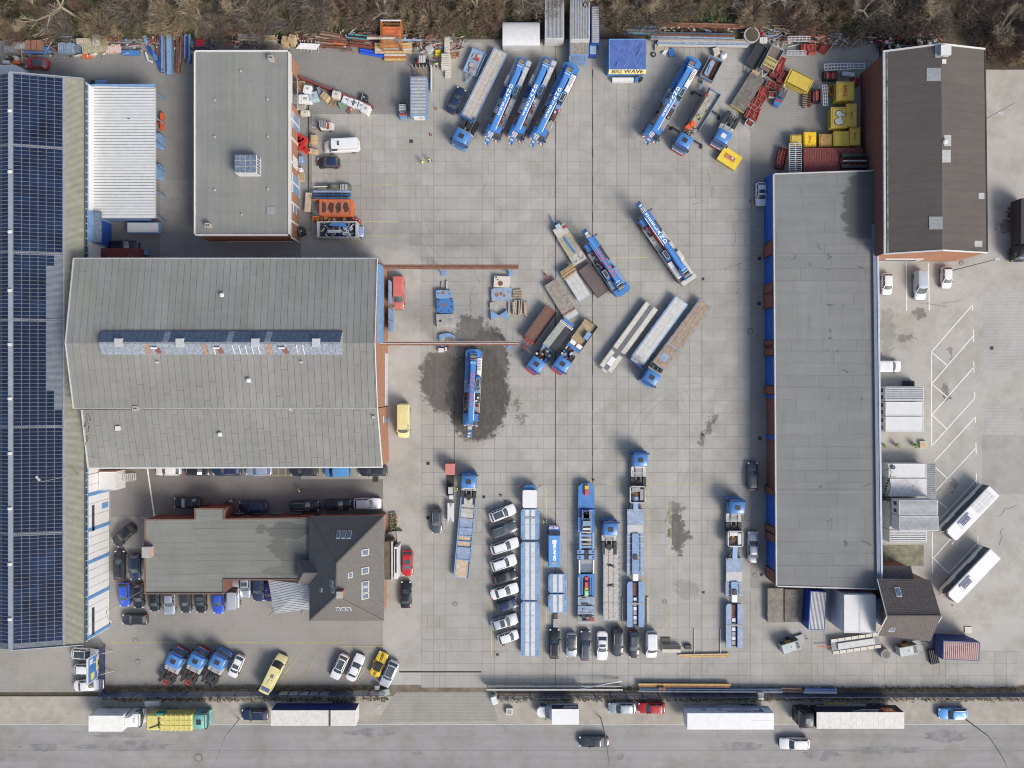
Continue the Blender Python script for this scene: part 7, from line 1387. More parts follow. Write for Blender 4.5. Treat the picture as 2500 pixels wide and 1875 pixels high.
def win_l(e,lx_,ly_,h):
 for yy in(-.5,.5):mb=MB();mb.box(-lx_-.05,yy*ly_-.3,h-1.7,-lx_,yy*ly_+.3,h-.8,WIN);put('window',mb,e)
LB=[('x',944,979,'ribbed'),('y',981,1015,'smooth'),('y',1017,1054,'rust stained')]
for i,(rb,a,b_,w_)in enumerate(LB):container(2162,2255,a,b_,2.7,0,WC if i else GC_,WC,'white '+w_+' office container in the block of three','x',ridge=(i==0),extra=win_l,group='office containers in a block of three')
container(2169,2262,1132,1167,2.75,0,WC,WC,'white container with a cable reel on top, upper of the middle pair','x',ridge=False);container(2173,2263,1168.5,1212,2.75,0,M('rust_spotted_roof',(.56,.57,.58),.6,var=.1,nsc=1.2,dirt=.9,dcol=(.34,.17,.09)),WC,'white container with orange rust blooms, lower of the middle pair','x',ridge=False)
container(2195,2290,1222,1258,5.5,2.75,GC_,WC,'raised white ribbed container, upper of the stacked pair','x',n=14,extra=win_l);container(2196,2291,1260,1296,5.5,2.75,GC_,WC,'raised white ribbed container, lower of the stacked pair','x',n=14)
container(2172,2263,1226,1259,2.7,0,WC,WC,'ground level container carrying the upper stacked one','x',ridge=False);container(2172,2263,1260,1292,2.7,0,WC,WC,'ground level container carrying the lower stacked one','x',ridge=False);container(2172,2263,1293.5,1324,2.7,0,GC_,WC,'ribbed white container at the south end of the stacked group','x')
container(2263,2284,1131,1217,2.4,2.2,M('grey_ribbed_canopy',(.25,.28,.30),.5),GREY,'narrow grey ribbed canopy on the east side of the white containers','x',name='canopy',cat='canopy')
mb=MB();mb.cyl((0,0,0),(0,0,.25),.35,14,DARK);mb.cyl((0,0,.25),(0,0,.27),.2,10,M('violet_reel',(.1,.1,.3)));x,y=W(2181,1141,3);tag(put('cable_reel',mb,loc=(x,y,2.74)),'dark cable reel on a white container roof','cable reel')
mb=MB();p=[P(2160,1148,2.8),P(2172,1142,3),P(2176,1152,3),P(2172,1170,3),P(2175,1190,3),P(2163,1215,2.8)];mb.tube(p,.05,5,DARK);tag(put('hose',mb),'black hose looping over the container roofs by the cable reel','hose')
for i,(a,b_,w_)in enumerate(((2148,1160,'left'),(2163,1175,'middle'),(2170,1222,'right'))):pass
mb=MB();a_,b_=P(2149,1222,0),P(2165,1160,0)
for k in range(5):mb.bar((a_.x+k*.28,b_.y,.1),(a_.x+k*.28,a_.y-1,3.2),.06,.06,GREY)
for k in range(9):mb.box(a_.x,a_.y+k*.5,.3+k*.3,a_.x+1.3,a_.y+k*.5+.28,.34+k*.3,DARK)
tag(put('steel_stairs',mb),'dark steel staircase between the workshop and the stacked containers','stairs')
for i,(px,py,r)in enumerate(((2153.6,1086,1),(2188.6,1086,.8),(2233,1086,1))):
 mb=MB();x,y=W(px,py,.5);mb.cyl((0,0,0),(0,0,.45),.26*r,12,WTRIM,.34*r);q_=MB();rr=random.Random(i)
 for k in range(60):a=rr.random()*6.28;d_=rr.random()*.55*r;q_.blob((d_*cos(a),d_*sin(a),.6+rr.random()*.4),.09,.09,.05,M('fresh_green_leaf',(.16,.22,.05),.6,var=.5,nsc=5),4,3,.4,rr)
 e=thing('potted_plant',['leftmost','middle','rightmost'][i]+' of three leafy plants in white pots between the container groups','plant',x,y,G0,0,'potted plants');put('pot',mb,e);put('foliage',q_,e)
def slab(name,label,cat,px,py,wx,wy,z0,h,m,ang=0,top=None,group=None,ch=0.):
 x,y=W(px,py,h);mb=MB();mb.box(-wx/2,-wy/2,z0,wx/2,wy/2,h,m,ch=ch)
 e=thing(name,label,cat,x,y,0,ang,group)if top else None
 if not top:return tag(put(name,mb,loc=(x,y,0),rz=rad(ang)),label,cat,group)
 put('body',mb,e);mb=MB();top(mb,wx,wy,h);put('top',mb,e);return e
slab('planter_box','pale wooden box planter right of the rightmost potted plant','planter',2255,1086,1.1,1.2,0,.5,BEIGE,top=lambda mb,a,b_,h:mb.box(-a/2+.12,-b_/2+.12,h,a/2-.12,b_/2-.12,h+.03,WOODL))
slab('ribbed_bin','black ribbed plastic bin beside the white van at the parapet','bin',2221,937,1.6,1.0,0,.8,DARK,top=lambda mb,a,b_,h:[mb.box(-a/2+.1+k*.3,-b_/2,h,-a/2+.25+k*.3,b_/2,h+.06,DARK)for k in range(5)])
container(1331,1377,-14,94,3.0,0,GC_,WC,'white ribbed container cut by the top edge, left of two','y',n=13);container(1393,1440,-2,96,3.6,0,GC_,WC,'white ribbed container with a tyre ring on its roof, right one at the top','y',n=11)
container(1391,1437,98,134,2.4,0,M('dirty_brown_ribs',(.26,.24,.22),.7,var=.2,nsc=1.5,dirt=.9,dcol=(.08,.06,.05)),BLUE2,'brown stained blue container before the white ribbed one','y',n=5)
container(1389,1433,136,150,1.9,0,BLUE2,BLUE2,'low blue ribbed container end with a small white sign','y',n=10);container(1444,1464,14,106,2.4,0,M('grey_lid',(.35,.37,.40),.6,dirt=.3),BLUED,'narrow dark blue container with a grid at its far end','x',n=20)
container(1439,1457,98,134,1.5,0,M('pale_blue_lid',(.25,.33,.42),.6,dirt=.4),BLUED,'small blue-grey lidded box beside the brown topped container','x',ridge=False)
mb=MB();mb.cyl((0,0,0),(0,0,.12),.4,16,TYRE);mb.cyl((0,0,.1),(0,0,.13),.24,12,GC_);x,y=W(1429,12,3.7);tag(put('tyre',mb,loc=(x,y,3.64)),'black tyre ring lying on a white container roof at the top edge','tyre')
def tyre(px,py,lb,r=.42):mb=MB();mb.cyl((0,0,0),(0,0,.2),r,16,TYRE);mb.cyl((0,0,.2),(0,0,.21),r*.5,12,GREY);x,y=W(px,py);tag(put('tyre',mb,loc=(x,y,G0)),lb,'tyre')
tyre(1343,103,'dark tyre on the ground below the left white container');tyre(1595,134,'grey-brown tyre lying east of the tarpaulin booth')
mb=MB();a_,b_=P(1227,109,2.4),P(1318,52,2.4);n_=10;w2=b_.y-a_.y
for i in range(n_):t0,t1=pi*i/n_,pi*(i+1)/n_;c_=a_.y+w2/2;mb.add([(a_.x,c_-w2/2*cos(t0),2.0+.6*sin(t0)),(b_.x,c_-w2/2*cos(t0),2.0+.6*sin(t0)),(b_.x,c_-w2/2*cos(t1),2.0+.6*sin(t1)),(a_.x,c_-w2/2*cos(t1),2.0+.6*sin(t1))],[[0,1,2,3]],WC)
mb.box(a_.x,a_.y,0,b_.x,b_.y,2.0,WC);tag(put('storage_tent',mb,smooth=60),'white round-topped storage tent at the north edge of the yard','tent')
e=container(1487,1577.5,95,169.5,3.0,0,M('blue_tarpaulin',(.09,.15,.40),.35,var=.2,nsc=1.5,dirt=.9,dcol=(.03,.05,.16),bump=.05),M('booth_blue',(.12,.30,.55),.5),'booth under a wet blue tarpaulin with a yellow BIG WAVE banner',ridge=False,name='market_booth',cat='booth')
a_,b_=P(1487,169.5,3),P(1577.5,95,3);hx,hy2=(b_.x-a_.x)/2,(b_.y-a_.y)/2
mb=MB();mb.hexa([(-hx,-hy2-.05,2.0),(hx,-hy2-.05,2.0),(hx,-hy2,2.0),(-hx,-hy2,2.0)],[(-hx,-hy2-.05,2.98),(hx,-hy2-.05,2.98),(hx,-hy2,2.98),(-hx,-hy2,2.98)],M('banner_yellow',(.70,.55,.22),.5));mb.add([(-hx,-hy2-.5,2.35),(hx,-hy2-.5,2.35),(hx,-hy2+.02,2.99),(-hx,-hy2+.02,2.99)],[[0,1,2,3]],M('banner_yellow'));put('banner',mb,e)
put_text('BIG WAVE',.92,DARK,e,(0,-hy2-.25,2.69),(rad(51),0,0),1.22)
mb=MB();rr=random.Random(4)
for k in range(16):x0=rr.uniform(-hx,hx-1);y0=rr.uniform(-hy2,hy2-1);L_=rr.uniform(.8,2);mb.bar((x0,y0,3.0),(x0+L_*.45,y0+L_*.8,3.0),.05,.05,M('tarpaulin_fold',(.25,.33,.55),.3))
put('tarpaulin_folds',mb,e);mb=MB();mb.box(-hx+.8,-hy2-1.1,.1,hx-1.7,-hy2-.5,.9,WHITE);
for k in range(6):mb.box(-hx+1+k*.9,-hy2-1.15,.1,-hx+1.06+k*.9,-hy2-1.1,.9,WTRIM)
put('white_counter',mb,e);mb=MB();mb.cyl((hx-1.2,-hy2-.8,.1),(hx-1.2,-hy2-.8,1.0),.35,12,BLUE);mb.cyl((hx-.5,-hy2-.7,.1),(hx-.5,-hy2-.7,1.1),.32,12,DARK);put('barrels',mb,e)
e=container(1002,1042,187,282,3.3,.8,M('white_grey_ribs',(.50,.53,.57),.4,.2,var=.1,nsc=1.2,dirt=.5,dcol=(.12,.12,.13)),BLUE2,'pale blue site container on wheels with a white ribbed roof','x',n=26)
mb=MB();mb.box(-.9,-3.3,1.4,.9,-3.18,3.0,WHITE);mb.box(.1,-3.32,2.3,.6,-3.3,2.8,GREY);put('white_end_panel',mb,e)
mb=MB();a_,b_=P(1040,256,0),P(1062,166,0);mb.box(a_.x-2.2,(a_.y+b_.y)/2+.8,0,b_.x-.6,b_.y,.5,M('rusty_trailer_floor',(.2,.17,.14),.9,var=.4,nsc=2))
for k in range(8):mb.box(a_.x-2.2+k*.6,b_.y-.2,.5,a_.x-2.1+k*.6,b_.y,1.4,GREYL)
mb.box(b_.x-.6,a_.y+2,.3,b_.x-.45,b_.y,1.2,WTRIM)
for k in range(16):mb.box(a_.x+.3,a_.y+.3+k*.32,.5,b_.x-.7,a_.y+.42+k*.32,.6,GREY)
tag(put('open_stake_trailer',mb),'grey stake trailer partly hidden behind the pale blue site container','trailer')
container(242,281,1152,1197,3.6,0,WC,WHITE,'white square cabin against the solar hall wall with steel steps',ridge=False,name='site_cabin',cat='cabin');mb=MB();a_=P(303,1165,1)
for k in range(7):mb.box(a_.x+k*.24,a_.y-.6,1.3-k*.18,a_.x+.2+k*.24,a_.y+.6,1.34-k*.18,GREYL)
for s_ in(-.6,.6):mb.bar((a_.x,a_.y+s_,2.2),(a_.x+1.7,a_.y+s_,1.0),.05,.05,GREYL)
tag(put('cabin_steps',mb),'galvanised steps leading up to the white cabin','steps')
container(224,340,606,634,2.7,0,DKR,DKR,'rust red freight container along the north wall of the main hall','y',n=28);slab('blue_drum_crate','blue crate beside the rust red freight container','crate',350,616,1.2,.9,0,1.0,BLUE2)
container(310,388,543,568,1.9,.6,WC,BLUE2,'blue service trailer with two white covers below the ribbed roof','y',n=3,name='service_trailer',cat='trailer')
for i,(px,py,w_)in enumerate(((386,343,'upper'),(384,418,'lower'))):slab('blue_tank',w_+' blue tank against the east wall of the white-roofed workshop','tank',px,py,1.1,2.4,0,1.4,BLUE2,ch=.3)
mb=MB();a_=P(397,300);mb.box(a_.x,a_.y-1.4,.2,a_.x+.4,a_.y+1.4,.9,M('orange_red_boom'));mb.bar((a_.x,a_.y,.6),(a_.x-1.3,a_.y+.6,.9),.2,.2,RED);mb.bar((a_.x,a_.y-.2,.6),(a_.x-1.3,a_.y-.7,.9),.2,.2,RED);tag(put('red_plough_frame',mb),'red implement frame leaning by the white-roofed workshop','implement')
slab('blue_skip','blue box and dark generator behind the white-roofed workshop','box',246,204,1.9,1.2,0,1.3,BLUE2);slab('generator','dark generator left of the blue box behind the workshop','generator',229,204,1.1,1.1,0,1.2,DARK)
def skip(px,py,wx,wy,h,m,label,fill,seed,ang=0.):
 x,y=W(px,py,h);e=thing('skip',label,'skip',x,y,0,ang);mb=MB()
 for(a,b_,c,d_)in((-wx/2,-wy/2,wx/2,-wy/2+.12),(-wx/2,wy/2-.12,wx/2,wy/2),(-wx/2,-wy/2+.12,-wx/2+.35,wy/2-.12),(wx/2-.3,-wy/2+.12,wx/2,wy/2-.12)):mb.box(a,b_,.1,c,d_,h,m)
 k=-wx/2
 while k<wx/2:mb.box(k,-wy/2-.12,.2,k+.1,-wy/2,h-.1,m);mb.box(k,wy/2,.2,k+.1,wy/2+.12,h-.1,m);k+=.6
 put('skip_body',mb,e);mb=MB();mb.box(-wx/2+.3,-wy/2+.12,.1,wx/2-.3,wy/2-.12,h-1.0,DARK);rr=random.Random(seed)
 for k in range(70):a,b_=rr.uniform(-wx/2+.6,wx/2-.6),rr.uniform(-wy/2+.4,wy/2-.4);an_=rr.random()*3;L_=rr.uniform(.2,.9);mb.bar((a-L_/2*cos(an_),b_-L_/2*sin(an_),h-.9+rr.random()*.5),(a+L_/2*cos(an_),b_+L_/2*sin(an_),h-.8+rr.random()*.5),rr.uniform(.05,.3),.08,fill[k%len(fill)])
 o=put('scrap',mb,e);o['kind']='stuff';return e
e=skip(823,560,6.6,2.6,2.2,GREYL,'grey skip full of dark scrap, white hubs and blue mesh',[DARK,DARK,BLUED,GREY,DARK,CHROME,WTRIM],3);mb=MB();mb.hexa([(-1.4,.7,1.9),(1.8,.3,1.9),(1.2,1.1,1.9),(-1.0,1.15,1.9)],[(-1.4,.7,2.0),(1.8,.3,2.0),(1.2,1.1,2.0),(-1.0,1.15,2.0)],BLUE);put('blue_mesh_panel',mb,e);mb=MB();mb.box(-1.6,-.5,1.7,.6,.0,1.9,GREYL);put('heat_sink',mb,e)
for k,(a,b_)in enumerate(((1.1,-.6),(1.9,-.9),(1.6,-.3),(2.2,.2),(1.2,.3))):mb=MB();mb.cyl((a,b_,1.7),(a,b_,1.85),.28,12,WTRIM);mb.cyl((a,b_,1.85),(a,b_,1.87),.1,8,DARK);put('white_hub',mb,e)
ORR=M('orange_rust_lid',(.42,.13,.06),.7,var=.2,nsc=1,dirt=1.,dcol=(.06,.025,.02))
e=container(780,858,487,525,2.5,0,ORR,ORANGE,'orange closed skip with dark rust stains, its doors folded open','y',n=1,ridge=False,name='closed_skip',cat='skip');mb=MB();mb.box(-3.9,1.3,.2,-2.8,1.38,2.2,ORANGE);mb.box(-3.9,-1.45,.2,-2.8,-1.38,2.2,ORANGE);put('open_door',mb,e)
rr=random.Random(8)
for k in range(4):mb=MB();mb.prism([((-1.9+k*1.2)+.5*cos(a*.45)*rr.uniform(.7,1.15),.95*sin(a*.45)*rr.uniform(.8,1.1))for a in range(14)],2.472,2.476+.004*k,M('black_rust_patch',(.06,.03,.025),.8,var=.6,nsc=3));put('rust_patch',mb,e)
mb=MB();a_,b_=P(764,486,.9),P(856,465,.9)
for z,yy in((.9,b_.y-.3),(.9,a_.y)):mb.box(a_.x,yy,z-.5,b_.x,yy+.3,z,BLUEW)
for k in range(5):mb.box(a_.x+.3+k*1.45,a_.y,.4,a_.x+.42+k*1.45,b_.y,.8,BLUE)
mb.box(a_.x,(a_.y+b_.y)/2-.05,.4,b_.x,(a_.y+b_.y)/2+.08,.8,BLUE);tag(put('blue_rack',mb),'long blue steel rack north of the orange skip','rack')
mb=MB();a_,b_=P(774,464,.8),P(856,450,.8);mb.box(a_.x,a_.y,.1,b_.x,b_.y,.7,M('mossy_dark_steel',(.12,.125,.095),.9,var=.4,nsc=2,dirt=.5));mb.cyl((a_.x+2,a_.y+.2,.7),(a_.x+2,a_.y+.9,.7),.35,10,DARK);mb.bar((a_.x-.5,a_.y+.5,.9),(a_.x+2.2,a_.y+.6,.9),.14,.08,WTRIM)
for k in range(5):mb.box(a_.x+3.9+k*.25,a_.y,.7,a_.x+4+k*.25,a_.y+.9,1.1,GREYL)
tag(put('old_compressor_frame',mb),'mossy dark machine frame above the long blue rack','machine')
slab('plywood_board','pale board leaning by the orange skip door','board',752,494,1.0,3.2,.8,1.0,M('pale_board',(.45,.38,.29),.8),-4)
DR=[(766,536,ORANGE,'orange'),(775.5,534.5,YEL,'yellow'),(785,536,M('brick_drum',(.45,.12,.07),.5),'brick red'),(795,533,YEL,'cream and yellow'),(804,536.5,M('pinkish_drum',(.45,.2,.2),.5),'pinkish'),(815.5,536.5,M('cream_drum',(.6,.5,.25),.5),'cream'),(840.5,536,YEL,'yellow-green'),(861.5,534.5,RED,'dark red'),(870,537,RED,'red and white'),(876,540,RED,'wine red')]
for i,(px,py,m_,c_)in enumerate(DR):
 x,y=W(px,py,.9);mb=MB();mb.cyl((0,0,0),(0,0,.88),.3,14,m_);mb.cyl((0,0,.88),(0,0,.92),.31,14,m_);e=thing('drum',c_.capitalize()+' drum, number %s from the left between the two skips'%['one','two','three','four','five','six','seven','eight','nine','ten'][i],'drum',x,y,G0,0,'coloured drums');put('barrel',mb,e,40);mb=MB();mb.cyl((.1,.05,.92),(.1,.05,.96),.08,8,WTRIM if i>1 else DARK);put('bung',mb,e)
def forklift(px,py,ang,m,label,roof):
 x,y=W(px,py,1.2);t=T();mb=MB();mb.box(-1.2,-.6,.25,.7,.6,1.1,m,ch=.18);mb.prism([(-1.55,-.4),(-1.2,-.6),(-1.2,.6),(-1.55,.4)],.3,1.2,m);t.part('body',mb);mb=MB();mb.box(-.9,-.5,1.1,-.5,.5,1.15,RED);mb.box(-.3,-.3,1.1,.2,.3,1.4,DARK);t.part('seat',mb)
 mb=MB()
 for a in(-.6,.6):
  for b_ in(-.5,.5):mb.bar((a,b_,1.1),(a*.85,b_,2.1),.07,.07,DARK)
 mb.box(-.55,-.55,2.1,.55,.55,2.15,roof)
 for k in range(4):mb.box(-.5+k*.27,-.5,2.15,-.44+k*.27,.5,2.19,DARK)
 t.part('overhead_guard',mb);mb=MB()
 for s_ in(-.35,.35):mb.box(.85,s_-.07,.1,1.0,s_+.07,2.3,DARK)
 mb.box(.86,-.42,1.2,.98,.42,1.35,DARK);t.part('mast',mb)
 for s_ in(-.3,.3):mb=MB();mb.box(1.0,s_-.06,.12,2.1,s_+.06,.17,M('fork_steel',(.3,.22,.15),.6));t.part('fork',mb)
 axles(t,(.55,-.9),1.35,.28);inst(t,'forklift',label,'forklift',x,y,ang)
forklift(790.7,307,180,WTRIM,'grey and white forklift with a red seat north of the white panel van',GREY);forklift(984,268,90,BLUE2,'blue forklift beside the pale blue site container',GREYL);forklift(1906,236,62,BLUE,'blue forklift facing the big yellow skip',M('dark_grey_roof',(.12,.125,.13),.6))
forklift(1032,150,0,DARK,'small dark loader with a white cab roof north of the stake trailer',WTRIM)
def pallet(mb,z=0.,m=WOODL,wx=1.2,wy=.8):
 for k in range(6):mb.box(-wx/2,-wy/2+k*wy/5.6,z+.1,wx/2,-wy/2+k*wy/5.6+wy*.11,z+.13,m)
 for k in(-.45,0,.45):mb.box(k*wx-.05,-wy/2,z,k*wx+.05,wy/2,z+.1,m)
def pstack(px,py,n,ang,label,m=WOODL,group=None,wx=1.3,wy=1.0):
 x,y=W(px,py,n*.14);mb=MB();rr=random.Random(int(px))
 for k in range(n):mb.T=Matrix.Translation((rr.uniform(-.04,.04),rr.uniform(-.04,.04),0))@Matrix.Rotation(rr.uniform(-.04,.04),4,'Z');pallet(mb,k*.14,m,wx,wy)
 mb.T=None;return tag(put('pallet_stack',mb,loc=(x,y,G0),rz=rad(ang)),label,'pallets',group)
pstack(736,207,3,90,'low stack of pallets at the top of the east side store of the brick block');pstack(793,235,12,-40,'tall stack of yellow pallets in the slanted store row');pstack(766,339,8,90,'stack of light pallets left of the white panel van nose');pstack(735,433,3,90,'single small pallet pile near the lower blue door of the brick block');pstack(811,249,4,-15,'brown stack of boards and pallets in the slanted store row',WOOD)
pstack(695,98,10,80,'tall pallet stack at the north edge, left of a pair');pstack(712,94,12,75,'tall pallet stack at the north edge, right of a pair');pstack(1844,181,3,-25,'small light pallet beside the tarpaulined trailer');pstack(735,260,5,0,'grey pallets against the brick wall',PLANKG)
IBC=PLAST
BX=[(750,217,1.4,1.3,1.4,PLAST,-10,'white wrapped box, top left of the slanted store row'),(765,234,1.5,1.5,1.1,M('pale_blue_wrap',(.33,.45,.5),.4),12,'pale blue wrapped pallet load'),(820,230,1.4,1.2,1.6,BEIGE,-12,'tall beige wrapped pallet load'),(744,241,2.2,1.5,.9,PLAST,0,'crumpled white plastic heap by the brick wall'),(779,222,.6,1.5,1.3,M('slate_panel',(.15,.19,.25),.5),15,'slate blue panel standing in the store row'),(846,243,1.5,1.3,1.1,PLAST,-22,'white film bale, first of the bale row'),(858,249,1.3,1.3,1.2,PLAST,-22,'white film bale, second of the bale row'),(868,252,1.2,1.3,1.2,PLAST,-22,'white film bale, third of the bale row'),(880,257,1.2,1.3,1.2,PLAST,-22,'white film bale, fourth of the bale row'),(892,265,1.4,1.5,1.3,M('pale_wrap',(.6,.6,.58),.4),-24,'whitest and last bale at the end of the bale row'),(832,254,.9,.9,.8,M('green_tarp',(.10,.22,.14),.6),20,'small green covered heap between boards and bales'),(888,238,1.2,1.1,.9,M('black_crate',(.025,.03,.04),.5),-10,'black crate of bottles behind the red rail'),(744,275,1.5,.9,.8,BEIGE,0,'cream box against the brick wall'),(764,369,1.6,.9,.7,M('cardboard',(.45,.32,.2),.8),-12,'torn cardboard box left of the black hatchback'),(734,388,.8,1.1,1.0,BLUE2,0,'small blue and red machine at the brick wall'),(733,414,.7,.7,.8,WTRIM,10,'white bin at the foot of the brick wall'),(735,565,1.2,1.3,.9,DARK,20,'dark heap with white bags at the south east corner of the brick block'),(856,266,.5,.5,.5,M('orange_red_boom'),0,'small orange bucket in front of the film bales'),(850,272,.45,.45,.4,DARK,0,'black bucket in front of the film bales')]
for(px,py,a,b_,h,m_,an_,lb)in BX:
 x,y=W(px,py,h);mb=MB();mb.T=Matrix.Rotation(rad(an_),4,'Z');mb.box(-a/2,-b_/2,0,a/2,b_/2,h,m_,ch=.12,tp=.1);e=thing('stored_load',lb,'goods',x,y,G0);put('load',mb,e);mb=MB();mb.T=Matrix.Rotation(rad(an_),4,'Z');mb.box(-a*.28,-b_*.5-.01,h,-a*.22,b_*.5+.01,h+.012,GREYL);mb.box(-a*.1,-b_*.1,h,a*.16,b_*.16,h+.04,GREY);put('strap',mb,e)
for i,(px,py,w_)in enumerate(((724,333,'top'),(733,339,'upper middle'),(742,343,'right'),(728,348,'middle'),(736,358,'lower'),(747,366,'bottom'))):
 x,y=W(px,py,.7);mb=MB();m_=M('signal_red_tub',(.75,.05,.03),.4);mb.prism([(-.5,-.45),(.5,-.45),(.5,.45),(-.5,.45)],0,.7,m_,[(-.6,-.5),(.6,-.5),(.6,.5),(-.6,.5)]);mb.box(-.5,-.42,.7,.5,.42,.71,M('tub_inside',(.35,.02,.02),.6));tag(put('red_tub',mb,loc=(x,y,G0),rz=i*.5),w_.capitalize()+' red plastic tub of the pile at the brick wall','tub','red tubs')
mb=MB();a_,b_=P(731,190,.6),P(912,262,.6);mb.bar(a_,b_,.25,1.1,DKR);tag(put('red_guard_rail',mb),'long dark red guard rail slanting along the store row','barrier')
x,y=W(754,380);mb=MB();mb.box(-.06,-11,0,.06,9.5,.12,DARK);tag(put('kerb_rail',mb,loc=(x,y+2,G0)),'thin dark kerb strip in front of the brick block','kerb')
def bundle(a,b_,n,wd,z,cols,label,cat='steel beams',jag=.3,lay=2,name='beam_bundle',bw=.24):
 A,B=P(*a),P(*b_);d_=(B-A).normalized();s_=Vector((-d_.y,d_.x,0));e=thing(name,label,cat,A.x,A.y,0);rr=random.Random(int(a[0]*3+a[1]))
 for l_ in range(lay):
  for k in range(n):
   o=s_*((k-(n-1)/2)*wd/n+rr.uniform(-.04,.04))+Vector((0,0,z+l_*.3));mb=MB();m_=cols[(k+l_)%len(cols)];p,q_=o+d_*rr.uniform(-jag,jag),(B-A)+o+d_*rr.uniform(-jag,jag)
   mb.bar(p+Vector((0,0,.12)),q_+Vector((0,0,.12)),bw,.04,m_);mb.bar(p,q_,.05,.2,m_);mb.bar(p-Vector((0,0,.1)),q_-Vector((0,0,.1)),bw,.04,m_);put('beam',mb,e)
 return e
bundle((408,82),(408,180),6,2.1,.3,[BLUEW,BLUED,BLUE2,GREY,BLUEW,BLUE2],'bundle of blue steel beams standing out from the north thicket',jag=.6);slab('blue_girder','bright blue box girder on top of the blue beam bundle','girder',412,131,.7,6.6,.8,1.5,BLUE2,1)
bundle((440,74),(437,180),2,.7,.3,[RUSTB,RUST],'pair of brown steel beams beside the blue bundles',jag=.1,bw=.34);bundle((455,92),(455,150),5,2.0,.3,[BLUE2,GREY,RUST,BLUE2,BLUED],'short mixed bundle of blue and rusty profiles',jag=.5);bundle((388,92),(392,140),3,1.2,.2,[ORANGE,RUST,RUST],'thin orange-brown bars left of the blue beam bundle',jag=.6,bw=.12)
bundle((555,78),(645,74),4,1.5,.4,[RUST,RUSTB,DKR],'long rust brown girders north of the brick block',bw=.34);bundle((585,93),(640,93),4,1.3,.3,[GREYL,M('pale_board'),PLANKG],'pale boards and profiles below the rust brown girders');bundle((650,99),(678,99),4,1.0,.4,[WOODL,BEIGE,WOODL],'light timber stack north of the brick block','timber');bundle((655,68),(692,66),3,.9,.5,[BLUED,BLUE2],'dark blue profiles in the thicket above the timber stack')
bundle((772,100),(812,104),3,1.3,.3,[M('pale_board'),WOOD,RUST],'pale and brown beams east of the white sheet rack');bundle((785,88),(835,96),3,1.3,.4,[WOOD,PLANKR],'weathered brown timbers leaning on the north edge','timber');bundle((815,103),(850,108),3,1.2,.3,[RUSTB,ORANGE,RUST],'orange brown beams left of the blue tubes');bundle((780,113),(852,116),2,.7,.2,[RUST],'thin rusty rails in front of the brown beams');bundle((850,94),(905,100),4,1.3,.3,[M('teal_profile',(.12,.26,.3),.5),DARK],'teal and dark profiles behind the blue tubes');bundle((860,108),(935,118),3,1.2,.4,[RUST,DKR],'dark rusty girders just above the blue tubes')
for i,(dy,w_)in enumerate(((0,'Upper'),(7,'Lower'))):mb=MB();mb.cyl(P(880,121+dy,.3),P(940,131+dy,.3),.27,12,M('ultramarine_tube',(.02,.08,.50),.4));tag(put('blue_tube',mb,smooth=40),w_+' of two bright ultramarine tubes on the paving','tube','blue tubes')
bundle((1594,64),(1815,69),2,.5,.5,[RUSTB,RUST],'very long rust brown rail in front of the north bushes',bw=.3);bundle((1585,92),(1788,97),4,1.4,.5,[M('dark_slate_beam',(.07,.09,.12),.6),GREY,BLUEW,RUST],'very long slate blue girders with worn lettering',jag=.2);bundle((1603,107),(1824,110),4,1.3,.3,[WOOD,GREYL,BLUEW,PLANKG],'long grey timber and steel beams behind the parked lorries',bw=.3);bundle((1530,76),(1600,80),4,1.4,.5,[BLUED,M('teal_profile'),GREY],'blue-green profiles behind the tarpaulin booth')
mb=MB();a_=P(752,115)
for k in range(7):mb.box(-1.8+k*.12,-.6+k*.12,.5+k*.05,1.6+k*.1,-.45+k*.12,.56+k*.05,PLAST)
for k in range(6):mb.bar((-1.2+k*.6,-.9,.1),(-1+k*.6,.8,.9),.05,.05,GREYL)
tag(put('sheet_rack',mb,loc=(a_.x,a_.y,0),rz=-.05),'rack of white curved sheets on thin legs at the north edge','rack')
e=thing('orange_rack','tall orange steel rack with timber panels at the north edge','rack',*P(962,98)[:2],0);mb=MB();OS=M('orange_rack_steel',(.36,.14,.05),.6,var=.2)
for sx in(-1.6,1.6):
 for sy in(-2.2,1.6):mb.box(sx-.12,sy-.12,0,sx+.12,sy+.12,3.6,OS)
for z in(1.2,2.4,3.5):mb.bar((-1.6,-2.2,z),(1.6,-2.2,z),.12,.12,OS);mb.bar((-1.6,1.6,z),(1.6,1.6,z),.12,.12,OS);mb.bar((-1.6,-2.2,z),(-1.6,1.6,z),.12,.12,OS);mb.bar((1.6,-2.2,z),(1.6,1.6,z),.12,.12,OS)
mb.box(-1.65,1.5,3.6,1.65,1.7,3.7,WTRIM);put('frame',mb,e)
for k in range(6):mb=MB();mb.box(-1.5,-2.1+k*.55,2.45,1.5,-1.62+k*.55,2.52,ORANGE if k>2 else M('orange_ply',(.42,.2,.08),.7));put('shelf_board',mb,e)
for k in range(4):mb=MB();mb.box(-3.0,-2.6+k*.42,.9+k*.1,3.1,-2.25+k*.42,1.0+k*.1,[WOODL,BEIGE,M('golden_timber'),WOODL][k]);put('plank',mb,e)
for k in range(3):mb=MB();mb.box(-1.5,-3.6+k*.35,.3,2.0,-3.3+k*.35,.7,[M('golden_timber'),OS,BEIGE][k]);put('plank',mb,e)
for yy,m_,x0 in((.2,RUSTB,-3.9),(-.1,BEIGE,-4.0),(-.4,BLUEW,.5)):mb=MB();mb.box(x0,yy-.9,2.6,x0+4.5,yy-.65,2.8,m_);put('long_profile',mb,e)
